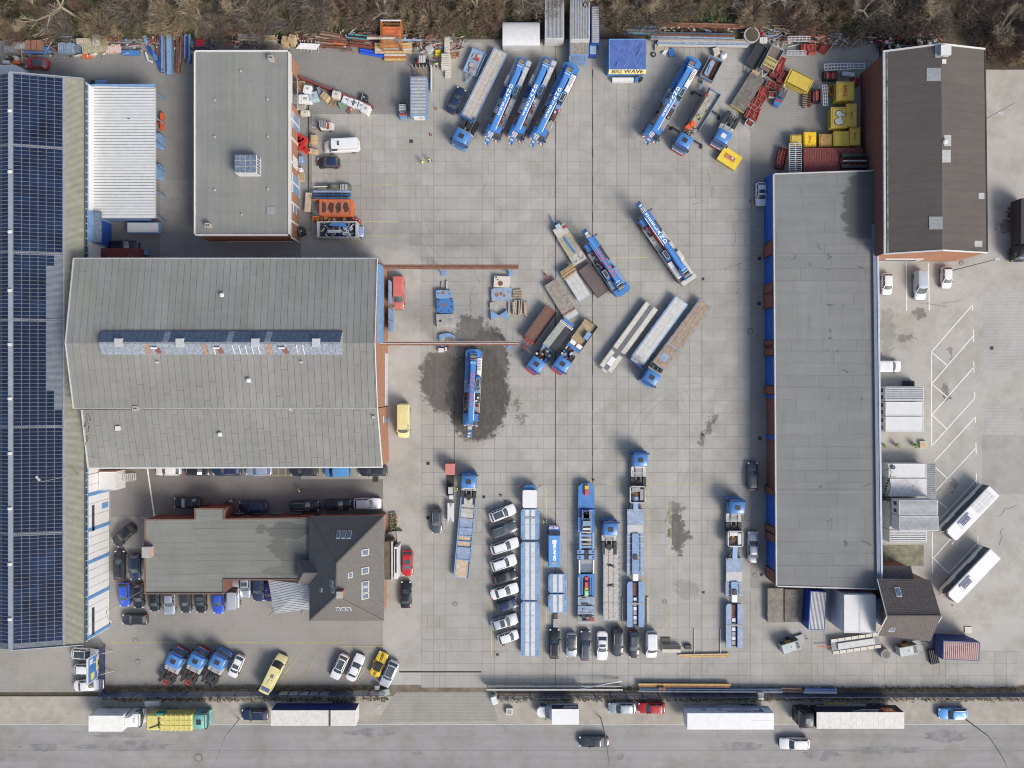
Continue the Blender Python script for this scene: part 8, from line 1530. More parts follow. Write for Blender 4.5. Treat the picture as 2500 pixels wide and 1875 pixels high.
MISC=[(1048,88,1.3,.9,.8,RED,20,'crushed red sheet box at the north edge'),(1048,118,1.2,1.2,.8,GREYL,35,'grey mesh trolley below the crushed red box'),(1069,128,.8,.9,.7,M('signal_yellow',(.75,.62,.02),.5),5,'bright yellow cleaning cart'),(1027,90,.9,1.2,.6,DARK,0,'black pump unit right of the orange rack'),(1091,110,.9,2.8,.8,BEIGE,0,'open timber trough holding a blue pipe'),(1106,122,1.0,2.6,.4,M('brown_boards',(.28,.15,.09),.8),0,'flat stack of red-brown boards'),(1119,118,.3,2.6,.4,RUSTB,0,'narrow rusty bar pair beside the brown boards'),(1088,148,1.5,2.3,1.6,BEIGE,0,'stack of pale slatted crates'),(1093,180,.9,1.1,.6,BEIGE,0,'pale box filled with green moss'),(23,119,1.8,1.3,.8,GREY,0,'rusty mixer frame in the far left of the north edge'),(47,110,2.2,1.1,.8,GREYL,0,'galvanised frame with a dark round opening'),(160,116,2.6,1.6,1.0,BLUEW,0,'blue and grey steel rack with a dark drum'),(148,115,.7,1.7,.6,M('pinkish_boards',(.4,.25,.22),.8),0,'small bundle of pinkish boards left of the steel rack'),(230,108,4.2,2.4,.9,M('mossy_ply',(.36,.34,.24),.9,var=.2,nsc=1.5,dirt=.5),8,'large mossy plywood pile at the north edge'),(204,98,2.4,.7,1.3,M('pale_board'),0,'white board bundle lying left on the mossy plywood'),(232,95,1.0,1.7,1.4,M('pale_stone',(.5,.49,.46),.7),3,'pale square stack on the mossy plywood'),(190,116,.9,1.5,.7,M('slate_panel'),-8,'slate sheets leaning on the plywood pile'),(276,118,2.4,1.1,.7,M('pink_white_planks',(.6,.45,.42),.8),5,'pink and white plank stack'),(318,128,2.8,.8,.5,BLUE,0,'row of small blue clamps on the ground'),(205,134,3.6,.3,.4,BEIGE,2,'thin pale profile in front of the plywood pile'),(212,136,1.5,.7,.5,ORANGE,0,'small orange frame in front of the plywood pile'),(1615,115,2.2,.9,.5,M('pale_board'),0,'white boards behind the right hand crane'),(1640,128,1.0,1.2,.5,BLUE,10,'crumpled blue bag beside a white one'),(1625,125,.6,1.3,.5,PLAST,-35,'crumpled white bag left of the blue bag'),(1749,124,1.0,1.1,.9,BEIGE,15,'square big bag full of brown soil'),(1864,97,1.3,.9,.9,WTRIM,0,'white tank with small caps on a wooden base'),(1864,118,1.5,.8,.5,RUSTB,0,'curved rusty plate below the white tank'),(1876,360,0,0,0,None,0,'')]
for(px,py,a,b_,h,m_,an_,lb)in MISC:
 if not a:continue
 x,y=W(px,py,h);mb=MB();mb.T=Matrix.Rotation(rad(an_),4,'Z');mb.box(-a/2,-b_/2,0,a/2,b_/2,h*.9,m_);rr=random.Random(int(px))
 e=thing('stored_item',lb,'stored goods',x,y,G0);put('base',mb,e);mb=MB();mb.T=Matrix.Rotation(rad(an_),4,'Z');n_=max(2,int(max(a,b_)/.3))
 for k in range(n_):
  if a>=b_:mb.box(-a/2+k*a/n_+.03,-b_/2*rr.uniform(.8,1.05),h*.9,-a/2+(k+1)*a/n_-.04,b_/2*rr.uniform(.8,1.05),h+rr.uniform(-.03,.08),m_)
  else:mb.box(-a/2*rr.uniform(.8,1.05),-b_/2+k*b_/n_+.03,h*.9,a/2*rr.uniform(.8,1.05),-b_/2+(k+1)*b_/n_-.04,h+rr.uniform(-.03,.08),m_)
 put('top_layer',mb,e)
for k,(px,w_)in enumerate(((67,'left'),(82,'middle'),(95,'right'))):slab('brick_pallet',w_+' pallet of red bricks at the far left of the north edge','bricks',px,109,.75,1.6,0,1.2,bricks('pale_red_brick',(.34,.17,.12),(.28,.13,.09),(.3,.25,.2)),group='pallets of bricks')
slab('blue_tarp_heap','blue tarpaulin wrapped round the brick pallets','tarpaulin',92,121,4.2,1.2,0,.5,BLUE)
mb=MB();rr=random.Random(4);x,y=W(1766,135,.5);mb.blob((0,0,.45),.65,.65,.5,PLAST,10,6,.08,rr);mb.bar((-.1,-.2,.95),(.25,.25,1.0),.06,.1,GREY);tag(put('white_big_bag',mb,smooth=60,loc=(x,y,G0)),'round white big bag tied at the top beside the soil bag','big bag')
mb=MB();x,y=W(1831,92)
for z in(0,.55):mb.cyl((0,0,z),(0,0,z+.5),1.3,20,M('concrete_ring',(.38,.37,.34),.9));mb.cyl((0,0,z+.5),(0,0,z+.505),1.1,18,SOIL)
tag(put('shaft_rings',mb,loc=(x,y,G0)),'two stacked concrete shaft rings by the north bushes','concrete ring')
mb=MB();
for(a,b_,c,m_)in((352,88,0,BLUE2),(362,112,1,BLUED),(372,125,2,BLUE),(384,150,3,BLUED)):mb.bar(P(a,b_,.5),P(a+9+c,b_+22,.6),.5,.3,m_)
mb.bar(P(356,128,.4),P(362,147,.4),.25,.25,WTRIM);mb.bar(P(362,147,.4),P(372,152,.4),.25,.25,WTRIM);tag(put('bent_blue_jib',mb),'bent blue jib pieces and a white elbow left of the beam bundles','steel parts')
x,y=W(497.7,109,.8);e=inst(car('small','darkblue','red',0,3.0,False),'covered_car','small dark blue car with a red cover across its roof in the north thicket','car',x,y,2);x,y=W(24,145,1)
mb=MB();rr=random.Random(7)
for k in range(34):mb.box(rr.uniform(-1.6,1.6),rr.uniform(-.7,.7),.1,rr.uniform(-1.6,1.6),rr.uniform(-.7,.7),.3+rr.random()*.6,[DARK,YEL,RED,WTRIM,GREY,DARK,ORANGE][k%7])if k%3==0 else mb.blob((rr.uniform(-1.8,1.8),rr.uniform(-.8,.8),.5),.2,.2,.2,[DARK,YEL,PLAST,GREY][k%4],6,3)
tag(put('machine_pile',mb,loc=(x,y,G0)),'jumble of small yellow and dark machines beside the white barrel roof','machines')
mb=MB();a_=P(-30,178,3);b_=P(64,158,3);mb.prism([(a_.x,a_.y-.6),(b_.x-1.5,a_.y-.6),(b_.x,a_.y-.1),(b_.x-.5,b_.y-.6),(b_.x-1.6,b_.y-.1),(a_.x,b_.y+.1)],0,3.0,WC);tag(put('white_storage_hall',mb),'white rounded building end cut off by the left edge','building')
Q4=lambda x,y:(1820+x/4.607,60+y/4.607)
def trench(cx,cy,wx,wy,h,lb,txt=None,ang=0,m=YEL,layers=3):
 x,y=W(*Q4(cx,cy),h);wx*=S/4.607*.985;wy*=S/4.607*.985;e=thing('yellow_skip',lb,'skip',x,y,0,ang,'stacked yellow skips');mb=MB()
 for k in range(layers):z0,z1=h*k/layers,h*(k+.85)/layers;s0=.80+.05*(k%2);mb.prism([(-wx/2*s0,-wy/2*.9),(wx/2*s0,-wy/2*.9),(wx/2*s0,wy/2*.9),(-wx/2*s0,wy/2*.9)],z0+.05,z1,m,[(-wx/2*(s0+.1),-wy/2*.96),(wx/2*(s0+.1),-wy/2*.96),(wx/2*(s0+.1),wy/2*.96),(-wx/2*(s0+.1),wy/2*.96)])
 put('body',mb,e);mb=MB();mb.box(-wx/2,-wy/2,h-.22,wx/2,wy/2,h-.08,m,ch=.08);put('rim',mb,e);mb=MB();mb.box(-wx/2*.86,-wy/2*.86,h-.08,wx/2*.86,wy/2*.86,h+.02,m,ch=.05,tp=.05);put('lid',mb,e)
 if txt:put_text(txt,wx*.32,M('red_spray_paint',(.45,.05,.02),.7),e,(0,0,h+.035),(0,0,rad(90)))
 return e
trench(1127,745,200,210,2.6,'large yellow skip with a framed lid and red TWF letters by the brick wall','TWF');e=trench(1055,1045,185,235,2.4,'yellow skip with a white sprayed blob on its lid')
mb=MB();rr=random.Random(2);GRF=M('grey_white_spray',(.5,.53,.5),.7);mb.prism([(-.4,-1.3),(.5,-1.2),(.9,-.7),(.6,-.4),(.4,.1),(1.0,.2),(1.1,.6),(.5,.8),(.3,1.2),(-.4,1.2),(-.7,.7),(-.5,.3),(-.1,0),(-.9,-.4),(-.8,-1.0)],2.42,2.44,M('dark_green_spray',(.04,.08,.06),.7));mb.prism([(-.3,-1.2),(.4,-1.1),(.75,-.7),(.45,-.3),(.3,.2),(.9,.3),(.95,.5),(.4,.7),(.2,1.05),(-.3,1.05),(-.55,.7),(-.35,.3),(.05,0),(-.7,-.4),(-.65,-.9)],2.44,2.45,GRF);put('sprayed_blob',mb,e)
trench(1195,1015,115,255,2.6,'narrow tall yellow skip right of the sprayed one with faint red letters','TWF');trench(1235,1255,115,200,2.3,'narrow yellow skip at the brick wall corner','TWF');trench(1085,1280,185,170,2.0,'yellow skip with scratched lid in the lower row');trench(905,1300,150,145,1.7,'ochre rusty skip in the middle of the lower row',m=M('ochre_rust',(.42,.27,.08),.7,var=.3,nsc=1,dirt=.9,dcol=(.16,.07,.03)));trench(728,1290,140,170,1.7,'bright yellow skip with bold red TWF letters in the lower row','TWF',m=M('bright_skip_yellow',(.75,.5,.02),.5,var=.1));trench(570,1300,125,130,1.6,'open yellow skip with red boxes at the left end of the lower row')
trench(607,630,290,170,1.6,'big yellow skip with a bright lid in front of the blue forklift',ang=-27,m=YEL)
x,y=W(*Z(0,2,1875,1332),1.4);e=thing('yellow_skip','single yellow skip carrying a red timber frame below the striped tractor','skip',x,y,0,-33);mb=MB();mb.prism([(-1.6,-1.1),(1.6,-1.1),(1.6,1.1),(-1.6,1.1)],.05,1.1,YEL,[(-1.75,-1.25),(1.75,-1.25),(1.75,1.25),(-1.75,1.25)]);mb.box(-1.75,-1.25,1.1,1.75,1.25,1.2,M('signal_skip_yellow',(.72,.52,.05),.5,var=.1,dirt=.2,dcol=(.3,.22,.08)),ch=.05);put('body',mb,e)
for k in range(4):mb=MB();mb.box(-.9,-.3+k*.2,1.2,.9,-.18+k*.2,1.35,M('pink_red_board',(.5,.2,.16),.7));put('red_board',mb,e)
mb=MB();mb.blob((.3,.15,1.42),.2,.16,.12,PLAST,7,4);put('white_bag',mb,e)
container(1962,2106,361,397,2.6,0,DKR,DKR,'rust red ribbed container roof, upper of two below the yellow skips','y',n=34);container(1963,2106,398.5,421,2.6,0,DKR,DKR,'dark red container roof tight against the long workshop','y',n=34)
x,y=W(2086,392,3.4);mb=MB();
for s_ in(-.9,.9):mb.box(-2,s_-.25,.0,2,s_+.25,.8,DARK)
for k in range(5):mb.box(-2+k*.95,-1,.2,-1.85+k*.95,1,.4,DARK)
mb.box(-1.8,-.12,.5,2.1,.12,.7,GREY);tag(put('steel_grid',mb,loc=(x,y,2.64)),'black steel frame lying on the dark red containers','steel frame')
def ladder(px0,py0,px1,py1,wd,n,m,lb,z=1.0,name='aluminium_formwork',cat='formwork'):
 A,B=P(px0,py0,z),P(px1,py1,z);d_=(B-A).normalized();s_=Vector((-d_.y,d_.x,0))*wd/2;e=thing(name,lb,cat,A.x,A.y,0);mb=MB();o=Vector((0,0,z));D=B-A
 for q_ in(-s_,s_*0,s_):mb.bar(o+q_,o+q_+D,.1,.16,m)
 put('long_rails',mb,e)
 for k in range(n+1):mb=MB();c_=o+D*(k/n)-Vector((0,0,.0));mb.bar(c_-s_,c_+s_,.09,.12,m);put('cross_bar',mb,e)
 return e
AL=M('white_aluminium',(.55,.57,.60),.4,.2,var=.1)
ladder(*Q4(560,1340),*Q4(560,1650),2.0,14,AL,'white slatted formwork stack left of the dark red containers',2.2);ladder(*Q4(890,480),*Q4(1180,470),1.0,8,AL,'long white aluminium frame north of the yellow skips');ladder(*Q4(890,680),*Q4(900,910),.7,6,AL,'upright white ladder frame left of the yellow skips',1.4);ladder(*Q4(480,160),*Q4(725,160),.8,6,AL,'white shelf frame at the north edge left of the tall hall',1.4);ladder(*Q4(470,320),*Q4(680,320),.7,5,AL,'lower white shelf frame at the north edge',.9)
ladder(*Q4(1150,470),*Q4(1340,468),.8,3,AL,'shiny white box profile behind the brick wall corner',.9);slab('grey_bench','grey metal chest behind the yellow skips','chest',*Q4(1160,555),2.0,.7,0,.9,GREYL,-8)
def redbox(cx,cy,a,b_,ang,lb,m=DKR,h=.9):
 x,y=W(*Q4(cx,cy),h);e=thing('red_clamp_crate',lb,'crate',x,y,G0,ang,'red crates and clamps');mb=MB()
 for(p,q_,r,s_)in((-a/2,-b_/2,a/2,-b_/2+.08),(-a/2,b_/2-.08,a/2,b_/2),(-a/2,-b_/2,-a/2+.08,b_/2),(a/2-.08,-b_/2,a/2,b_/2)):mb.box(p,q_,0,r,s_,h,m)
 put('crate_sides',mb,e);mb=MB();rr=random.Random(int(cx));n_=int(a/.22)
 for k in range(n_):mb.bar((-a/2+.12+k*.22,-b_/2*rr.uniform(.6,.95),h*.7+rr.random()*.3),(-a/2+.12+k*.22,b_/2*rr.uniform(.6,.95),h*.7+rr.random()*.3),.12,.12,[RED,DKR,M('pinkish_clamp',(.5,.16,.12),.6),RED][k%4])
 put('clamps',mb,e)
for(cx,cy,a,b_,an_,lb,m)in((670,262,1.2,1.3,0,'red crate with a white bag at the north edge',RED),(752,270,1.2,1.4,0,'light red ribbed crate right of the white-bag crate',M('salmon_crate',(.5,.12,.08),.6)),(885,262,1.3,1.2,-28,'tilted red slatted crate alone on the slabs',RED),(382,490,1.4,1.4,-20,'deep red crate beside the yellow frame trailer',RED),(435,565,1.3,1.5,-25,'dark red clamp crate left of the big yellow skip',DKR),(330,555,1.5,1.0,-25,'low dark red crate below the deep red one',DKR),(398,622,1.3,1.0,-25,'red crate of clamps near the hi-vis worker',DKR),(285,670,1.5,1.2,-25,'wooden crate with red parts and a blue bar',WOOD),(345,705,1.2,1.2,-25,'red-brown crate right of the blue bar crate',DKR),(308,785,1.2,1.0,-8,'white edged crate of red clamps west of the forklift',BEIGE),(205,745,1.5,1.3,-28,'round red bundle at the head of the slanted clamp row',RED),(185,810,1.5,1.2,-28,'red ladder-like clamps in the slanted row',M('salmon_crate')),(130,880,1.7,1.4,-28,'red-brown angle pieces in the slanted row',DKR),(105,935,2.2,.8,-30,'pink timber boards across the slanted row',M('pink_red_board')),(100,1020,1.3,1.4,-20,'bright red crate at the lower end of the slanted row',RED),(48,1105,1.3,1.1,-35,'crate covered with pinkish white film',PLAST),(405,425,1.0,1.8,-25,'red clamp rack beside the trailer of yellow frames',RED),(1240,635,1.4,1.1,-12,'red clamps squeezed behind the large yellow skip',DKR),(975,730,1.1,1.5,0,'yellow box of red clamps left of the large yellow skip',YEL),(960,570,2.2,1.4,0,'dark box of black and white fittings',DARK),(800,800,1.3,2.2,0,'black glossy tub with a small white bag',DARK),(410,1500,1.5,3.4,-12,'dark red stacked crates left of the slatted formwork',DKR),(30,1000,1.0,1.8,-25,'black crate next to the bright red one',DARK)):redbox(cx,cy,a,b_,an_,lb,m)
for i,(cx,cy)in enumerate(((670,840),(735,830))):
 x,y=W(*Q4(cx,cy),.6);mb=MB();mb.box(-.12,-1.3,0,.12,1.3,.5,RUST)
 for k in range(9):mb.bar((-.4,-1.2+k*.3,.5),(.4,-1.1+k*.3,.6),.12,.14,WOOD if i==0 else RUST)
 tag(put('spindle_row',mb,loc=(x,y,G0),rz=-.05),['left','right'][i].capitalize()+' row of rusty spindles east of the blue forklift','steel parts')
for i,(cx,cy)in enumerate(((755,140),(870,140))):
 x,y=W(*Q4(cx,cy),.6);mb=MB()
 for k in range(8):mb.bar((-.5-i*.4,-1.1+k*.3,.3+.04*k),(.5+i*.4,-1.0+k*.3,.35+.04*k),.14,.16,[RUST,ORANGE,RUSTB][k%3])
 tag(put('rusty_prop_stack',mb,loc=(x,y,G0)),['left','right'][i].capitalize()+' stack of rusty orange props under the north thicket','steel parts')
for i,(cx,cy,a)in enumerate(((580,80,.6),(1010,200,.35),(1130,170,.2),(1250,190,.1),(1310,90,0))):
 x,y=W(*Q4(cx,cy),.8);mb=MB();w_=1.2
 for s_ in(-1,1):mb.bar((-w_,s_*.8,.3),(w_,s_*.8,.9),.08,.08,WOOD);mb.bar((s_*w_,-.8,.4),(s_*w_,.8,.9),.08,.08,RUST)
 mb.bar((-w_,-.8,.5),(w_,.8,.7),.1,.1,PLANKG);mb.box(-w_*.7,-.6,.2,w_*.7,.6,.35,M('brown_grey_mesh',(.14,.12,.1),.9));tag(put('mesh_cage',mb,loc=(x,y,G0),rz=a),['grey plank heap leaning in the thicket','wire cage beside the tilted red crate','second wire cage from the left','third wire cage near the hall','tall wire cage at the thicket edge'][i].capitalize(),'cage')
rr=random.Random(12)
for k,(px,py,m_)in enumerate(((2150,100,RED),(2165,98,WTRIM),(2178,100,RED),(2153,115,DKR),(2172,112,CHROME),(2195,92,RED),(2193,112,AL),(2210,98,DKR),(2228,78,ORANGE),(2228,100,DKR),(2243,100,PLAST),(2272,102,PLAST),(2284,98,DKR))):
 x,y=W(px,py,.8);mb=MB()
 for q_ in range(7):a,b_=rr.uniform(-.6,.4),rr.uniform(-.6,.4);mb.box(a,b_,.1*q_,a+rr.uniform(.2,.7),b_+rr.uniform(.2,.6),.12*q_+.3,m_ if q_%3 else DARK)
 tag(put('formwork_pile',mb,loc=(x,y,G0)),['Far left','Second','Third','Fourth','Fifth','Sixth','Seventh','Eighth','Ninth, orange','Tenth','Eleventh, white','Twelfth, white','Last'][k]+' small pile of formwork parts behind the tall brick hall, counted from the left','pile','piles behind the tall hall')
def cart(cx,cy,a,b_,ang,lb,m,fr,extra=None):
 x,y=W(*Q4(cx,cy),1.0);t=T();mb=MB();mb.box(-a/2,-b_/2,.5,a/2,b_/2,.75,m);t.part('bed',mb);mb=MB()
 for s_ in(-1,1):mb.box(-a/2,s_*(b_/2-.06),.75,a/2,s_*b_/2,1.2,fr)
 mb.box(-a/2,-b_/2,.75,-a/2+.07,b_/2,1.2,fr);t.part('side_board',mb);mb=MB();mb.bar((a/2,-.5,.5),(a/2+1.2,0,.5),.12,.12,fr);mb.bar((a/2,.5,.5),(a/2+1.2,0,.5),.12,.12,fr);t.part('drawbar',mb)
 if extra:extra(t)
 axles(t,(-.5,.4),b_,.34);inst(t,'equipment_trailer',lb,'trailer',x,y,ang)
def exy(t):
 for r in range(2):
  mb=MB();x0=.1+r*.85
  for s_ in(0,.62):mb.bar((x0+s_,-1,1.25),(x0+s_,1,1.25),.12,.1,M('cream_yellow',(.62,.52,.2),.5))
  for k in range(9):mb.bar((x0,-.95+k*.235,1.25),(x0+.62,-.95+k*.235,1.25),.07,.08,M('cream_yellow'))
  t.part('yellow_grid',mb)
cart(300,385,4.2,2.2,242,'trailer with brown bed and two cream yellow grids',M('brown_plank_bed',(.15,.12,.1),.8),GREYL,exy);cart(125,350,4.0,2.0,240,'black tipping trailer at the north east store',DARK,M('dark_grey_steel',(.07,.08,.09),.5))
flat(Q4(70,860),Q4(-230,860),.1,.1,GREY,GREY,'x','x',ax=False)if False else None
x,y,L_,an_=mid(Z(0,2,2110,640),Z(0,2,1935,915),.9);mb=MB();mb.box(-L_/2,-1.3,.4,L_/2,1.3,.9,M('mottled_dark_deck',(.14,.13,.115),.9,var=.4,nsc=1.5,dirt=.7,dcol=(.24,.22,.19)));mb.box(L_/2-.05,-1.3,.5,L_/2+.08,1.3,.85,YEL);e=thing('flat_deck','dark mottled flat deck with a yellow edge in the store corner','platform',x,y,0,an_);put('deck',mb,e)
def gp(name,label,pts,z0,z1,m,cat='steel part',extra=None):
 A=[P(1040+a/3.77,640+b_/3.77,z1)for a,b_ in pts];e=thing(name,label,cat,A[0].x,A[0].y,0);mb=MB();mb.prism([(p.x-A[0].x,p.y-A[0].y)for p in A],z0,z1,m);put('plate',mb,e)
 if extra:
  for(a,b_,r,mm)in extra:p=P(1040+a/3.77,640+b_/3.77,z1)-A[0];mb=MB();mb.cyl((p.x,p.y,z1),(p.x,p.y,z1+.03),r,12,mm);put('hole',mb,e)
BR=M('rust_bloom',(.25,.13,.07),.9,var=.4,nsc=4)
gp('spreader_block','upper blue lifting block with rust blooms left of the wash place',[(90,262),(140,255),(228,262),(226,330),(190,345),(130,340),(92,330)],0,.9,BLUE2,extra=[(112,290,.1,DARK),(160,280,.3,BR),(215,290,.1,DARK)])
gp('spreader_block','large blue lifting block with slots, left of the wash place',[(98,345),(250,340),(255,440),(225,470),(130,470),(100,450)],0,1.0,BLUE,extra=[(115,360,.12,DARK),(235,360,.12,DARK),(115,410,.14,DARK),(235,410,.14,DARK),(165,395,.35,BR),(140,450,.1,DARK),(210,450,.1,DARK)])
gp('concrete_counterweight','grey concrete counterweight with two holes',[(92,480),(255,475),(262,585),(240,600),(100,600)],0,.7,CONC,'counterweight',[(132,540,.22,DARK),(218,530,.22,GREY)]);gp('curved_blue_beam','curved blue beam lying above the lower runway beam',[(120,670),(170,655),(220,655),(268,680),(265,710),(225,685),(165,690),(125,722)],0,.6,BLUE2)
gp('white_slab_block','white painted slab with a brown oil stain',[(628,125),(775,132),(768,235),(622,230)],0,.8,BEIGE,'block',[(685,195,.42,RUST),(645,138,.15,DARK),(660,162,.12,DARK)]);gp('pale_blue_plate','pale blue plate with rust blooms below the white slab',[(600,250),(640,238),(700,240),(790,238),(775,365),(720,352),(605,355)],0,.7,BLUEW,extra=[(650,300,.35,BR),(690,290,.3,BR),(720,310,.25,BR)])
gp('grey_stone_block','rounded grey stone block under the pale blue plate',[(588,375),(620,362),(655,385),(658,410),(630,430),(588,425)],0,.6,CONC,'block');gp('blue_wedge','left blue wedge of a bow-tie pair',[(593,440),(672,490),(598,532)],0,.7,BLUE2);gp('blue_wedge','right blue wedge of a bow-tie pair',[(672,492),(745,440),(760,530)],0,.7,BLUE2)
gp('pipe_pair','two short grey pipes above the upper blue block',[(140,178),(150,178),(150,250),(140,250)],0,.3,GREY);gp('pipe_pair','thicker grey pipe above the upper blue block',[(183,175),(200,175),(200,255),(183,255)],0,.4,PLANKG)
mb=MB();rr=random.Random(6);e=thing('sleeper_pile','pile of weathered timber sleepers beside the pale blue plate','timber',*P(1268,750)[:2],0)
for k in range(15):a=rr.uniform(-.8,.8)+k*.16-1.1;mb=MB();mb.bar((a,-1.6+rr.random()*.5,.15+(k%3)*.2),(a+rr.uniform(-.2,.3),1.3-rr.random()*.6,.15+(k%3)*.2),.2,.17,[WOOD,PLANKG,M('pale_sleeper',(.38,.31,.23),.85,var=.3,nsc=3)][k%3]);put('sleeper',mb,e)
for k in range(6):mb=MB();mb.bar((-1.1,1.7+k*.22,.2),(.4,1.6+k*.24,.2+(k%2)*.15),.17,.15,[WOOD,M('pale_sleeper')][k%2]);put('sleeper',mb,e)
for i,(px,py)in enumerate(((1078,857),(1089,851))):x,y=W(px,py,.6);mb=MB();rr=random.Random(i);[mb.box(rr.uniform(-.6,.3),rr.uniform(-.4,.2),0,rr.uniform(0,.6),rr.uniform(0,.5),rr.uniform(.2,.8),[BLUE2,WTRIM,DARK,RED][k%4])for k in range(8)];tag(put('pressure_washer',mb,loc=(x,y,G0)),['Blue','White and red'][i]+' cleaning machine left of the washed crane','machine')
slab('fuel_hut','small fuel hut with a flat salmon red roof','hut',1098.9,1146,1.55,1.8,0,2.3,M('salmon_roof',(.50,.19,.16),.7,var=.1,dirt=.2));x,y=W(1099,1185);mb=MB();mb.box(-.6,-1.7,0,.6,2.0,.1,M('oil_stained_pad',(.05,.048,.045),.9));tag(put('pump_island',mb,loc=(x,y,G0)),'oil blackened pump island south of the red hut','island');slab('fuel_pump','silver fuel pump on the blackened island','fuel pump',1099.5,1198,.7,1.1,.1,1.6,GREYL);slab('fuel_pump','smaller white fuel pump below the silver one','fuel pump',1101,1214,.6,.6,.1,1.3,WTRIM)
slab('white_tank','long white tank with grey end triangles at the fuel point','tank',1100.3,1251.3,1.05,3.1,0,1.0,WC,top=lambda mb,a,b_,h:[mb.add([(-a*.3,s_*b_*.5,h+.01),(a*.3,s_*b_*.5,h+.01),(0,s_*b_*.22,h+.01)],[[0,1,2][::s_]],GREY)for s_ in(-1,1)])
slab('timber_post_row','long pale timber lying right of the gooseneck trailer','timber',1581.5,1490,.35,4.4,0,.3,PLANKG);slab('timber_post_row','thin pale timber left of the gooseneck rear beams','timber',1519.5,1489,.2,4.0,0,.25,PLANKG)
slab('cream_chest','long cream chest with a dark back at the end of the car row','chest',1639.5,1585,3.0,1.1,0,.8,BEIGE,top=lambda mb,a,b_,h:mb.box(-a/2,0,h,a/2,b_/2,h+.12,DARK));slab('wire_grid','dark wire frame above the cream chest','frame',1626,1564,1.5,.8,0,.3,M('dark_mesh',(.08,.075,.06),.8));slab('motor_block','dark motor block right of the cream chest','motor',1680,1580,1.1,.7,0,.6,DARK)
bundle((1660,1600),(1780,1598),2,.5,.25,[M('golden_timber'),WOODL],'long golden timber beams closing the empty bay','timber',jag=.4,lay=1,bw=.3)
for(px,w_)in((1695.5,'left'),(1759,'right')):mb=MB();mb.bar(P(px,1536,.2),P(px,1596,.2),.1,.1,GREYL);tag(put('thin_rail',mb),w_.capitalize()+' thin rail standing off the golden timber beams','rail')
slab('steel_table','brown steel tray table, left of two near the workshop end','steel tray',1893.5,1478,2.6,5.6,.2,1.0,M('stained_tray',(.20,.185,.155),.85,var=.3,nsc=1,dirt=.7,dcol=(.10,.08,.06)));slab('steel_table','dark steel tray table, right of two near the workshop end','steel tray',1935,1479,2.6,5.4,.2,1.0,M('dark_stained_tray',(.13,.12,.105),.85,var=.4,nsc=1,dirt=.8,dcol=(.26,.24,.2)))
container(1976,2016,1444,1538,3.0,0,GC_,M('royal_blue_container',(.015,.07,.34),.5),'royal blue container with a white blue ribbed roof','y',n=11,ang=-3.5)
e=container(2061,2099,1452,1545,5.6,0,WC,WC,'tall white double container, left half with a satellite dish','y',n=1,ridge=False);e=container(2100,2138,1453,1546,5.6,0,WC,WC,'tall white double container, right half','y',ridge=False)
container(2138,2158,1460,1520,2.6,0,BLUE2,BLUE,'blue ribbed container wedged beside the gate house','x',n=12)
def genset(px,py,ang,lb,txt):x,y=W(px,py,1.9);e=thing('generator_trailer',lb,'generator',x,y,0,ang);mb=MB();mb.box(-1.5,-.75,.4,1.5,.75,1.9,M('genset_grey',(.38,.42,.43),.5),tp=.06);put('housing',mb,e);mb=MB();mb.box(-1.5,.75,.5,1.5,.79,1.85,M('dark_side_print',(.05,.06,.05),.5));mb.box(-.6,.79,.7,.3,.81,1.7,YEL);put('side_print',mb,e);mb=MB();mb.box(.8,-.55,1.9,1.4,.55,1.93,M('vent_grille',(.1,.11,.11),.6));mb.cyl((0,0,1.9),(0,0,2.0),.07,8,DARK);put('grille',mb,e);mb=MB();mb.box(-1.6,-.8,.25,2.9,.9,.4,GREY);mb.bar((2.9,0,.35),(3.5,0,.35),.1,.1,DARK);put('trailer_frame',mb,e);t_,q_=wheel_mesh(.34,.25);[link('wheel',t_,e,(.2,s_*.95,.36))for s_ in(-1,1)];put_text(txt,.5,RED,e,(-.1,.83,1.2),(pi/2,0,pi));return e
genset(1932,1580,17,'grey generator trailer with a yellow square on its dark side','ED');genset(2219,1589,10,'grey generator trailer with orange ED letters beside a wire drum','ED')
x,y=W(2164,1598,1);mb=MB();mb.cyl((0,0,0),(0,0,1.0),.85,18,GREY);mb.cyl((0,0,1.0),(0,0,1.02),.65,16,M('tangled_wire',(.15,.14,.13),.8,var=.8,nsc=8));tag(put('wire_drum',mb,loc=(x,y,G0)),'round mesh drum with tangled wire left of a generator','drum')
x,y,L_,an_=mid(Z(4,3,1000,580),Z(4,3,590,640),.9);t=T();mb=MB();mb.box(-L_/2,-1.2,.5,L_/2,1.2,.75,M('plank_trailer_frame',(.22,.23,.25),.7));fr=t.part('frame',mb)
for s_ in(-1,1):
 for k in range(7):mb=MB();mb.box(-L_/2+k*L_/7+.05,s_*.75,.75,-L_/2+(k+1)*L_/7-.05,s_*1.25,.85,BEIGE);t.part('cream_board',mb,of=fr)
mb=MB();mb.box(-L_/2+1,-.5,.75,L_/2-1,.5,1.0,GREYL);mb.bar((L_/2,0,.6),(L_/2+2.2,-.3,.5),.12,.12,ORANGE);t.part('centre_box',mb);axles(t,(-.8,.4),2.3,.35);inst(t,'plank_trailer','trailer with cream side boards and orange drawbar below the white double container','trailer',x,y,an_)
container(2302,2392,1566,1612,3.9,1.4,PNK,M('navy_container',(.015,.05,.20),.5),'container with faded pink ribbed roof and navy sides','y',n=18,ang=-2.5);container(2290,2372,1556,1598,1.6,0,M('green_blue_lid',(.03,.09,.12),.6),M('navy_container'),'dark lower container under the pink-roofed one','y',ang=-4)
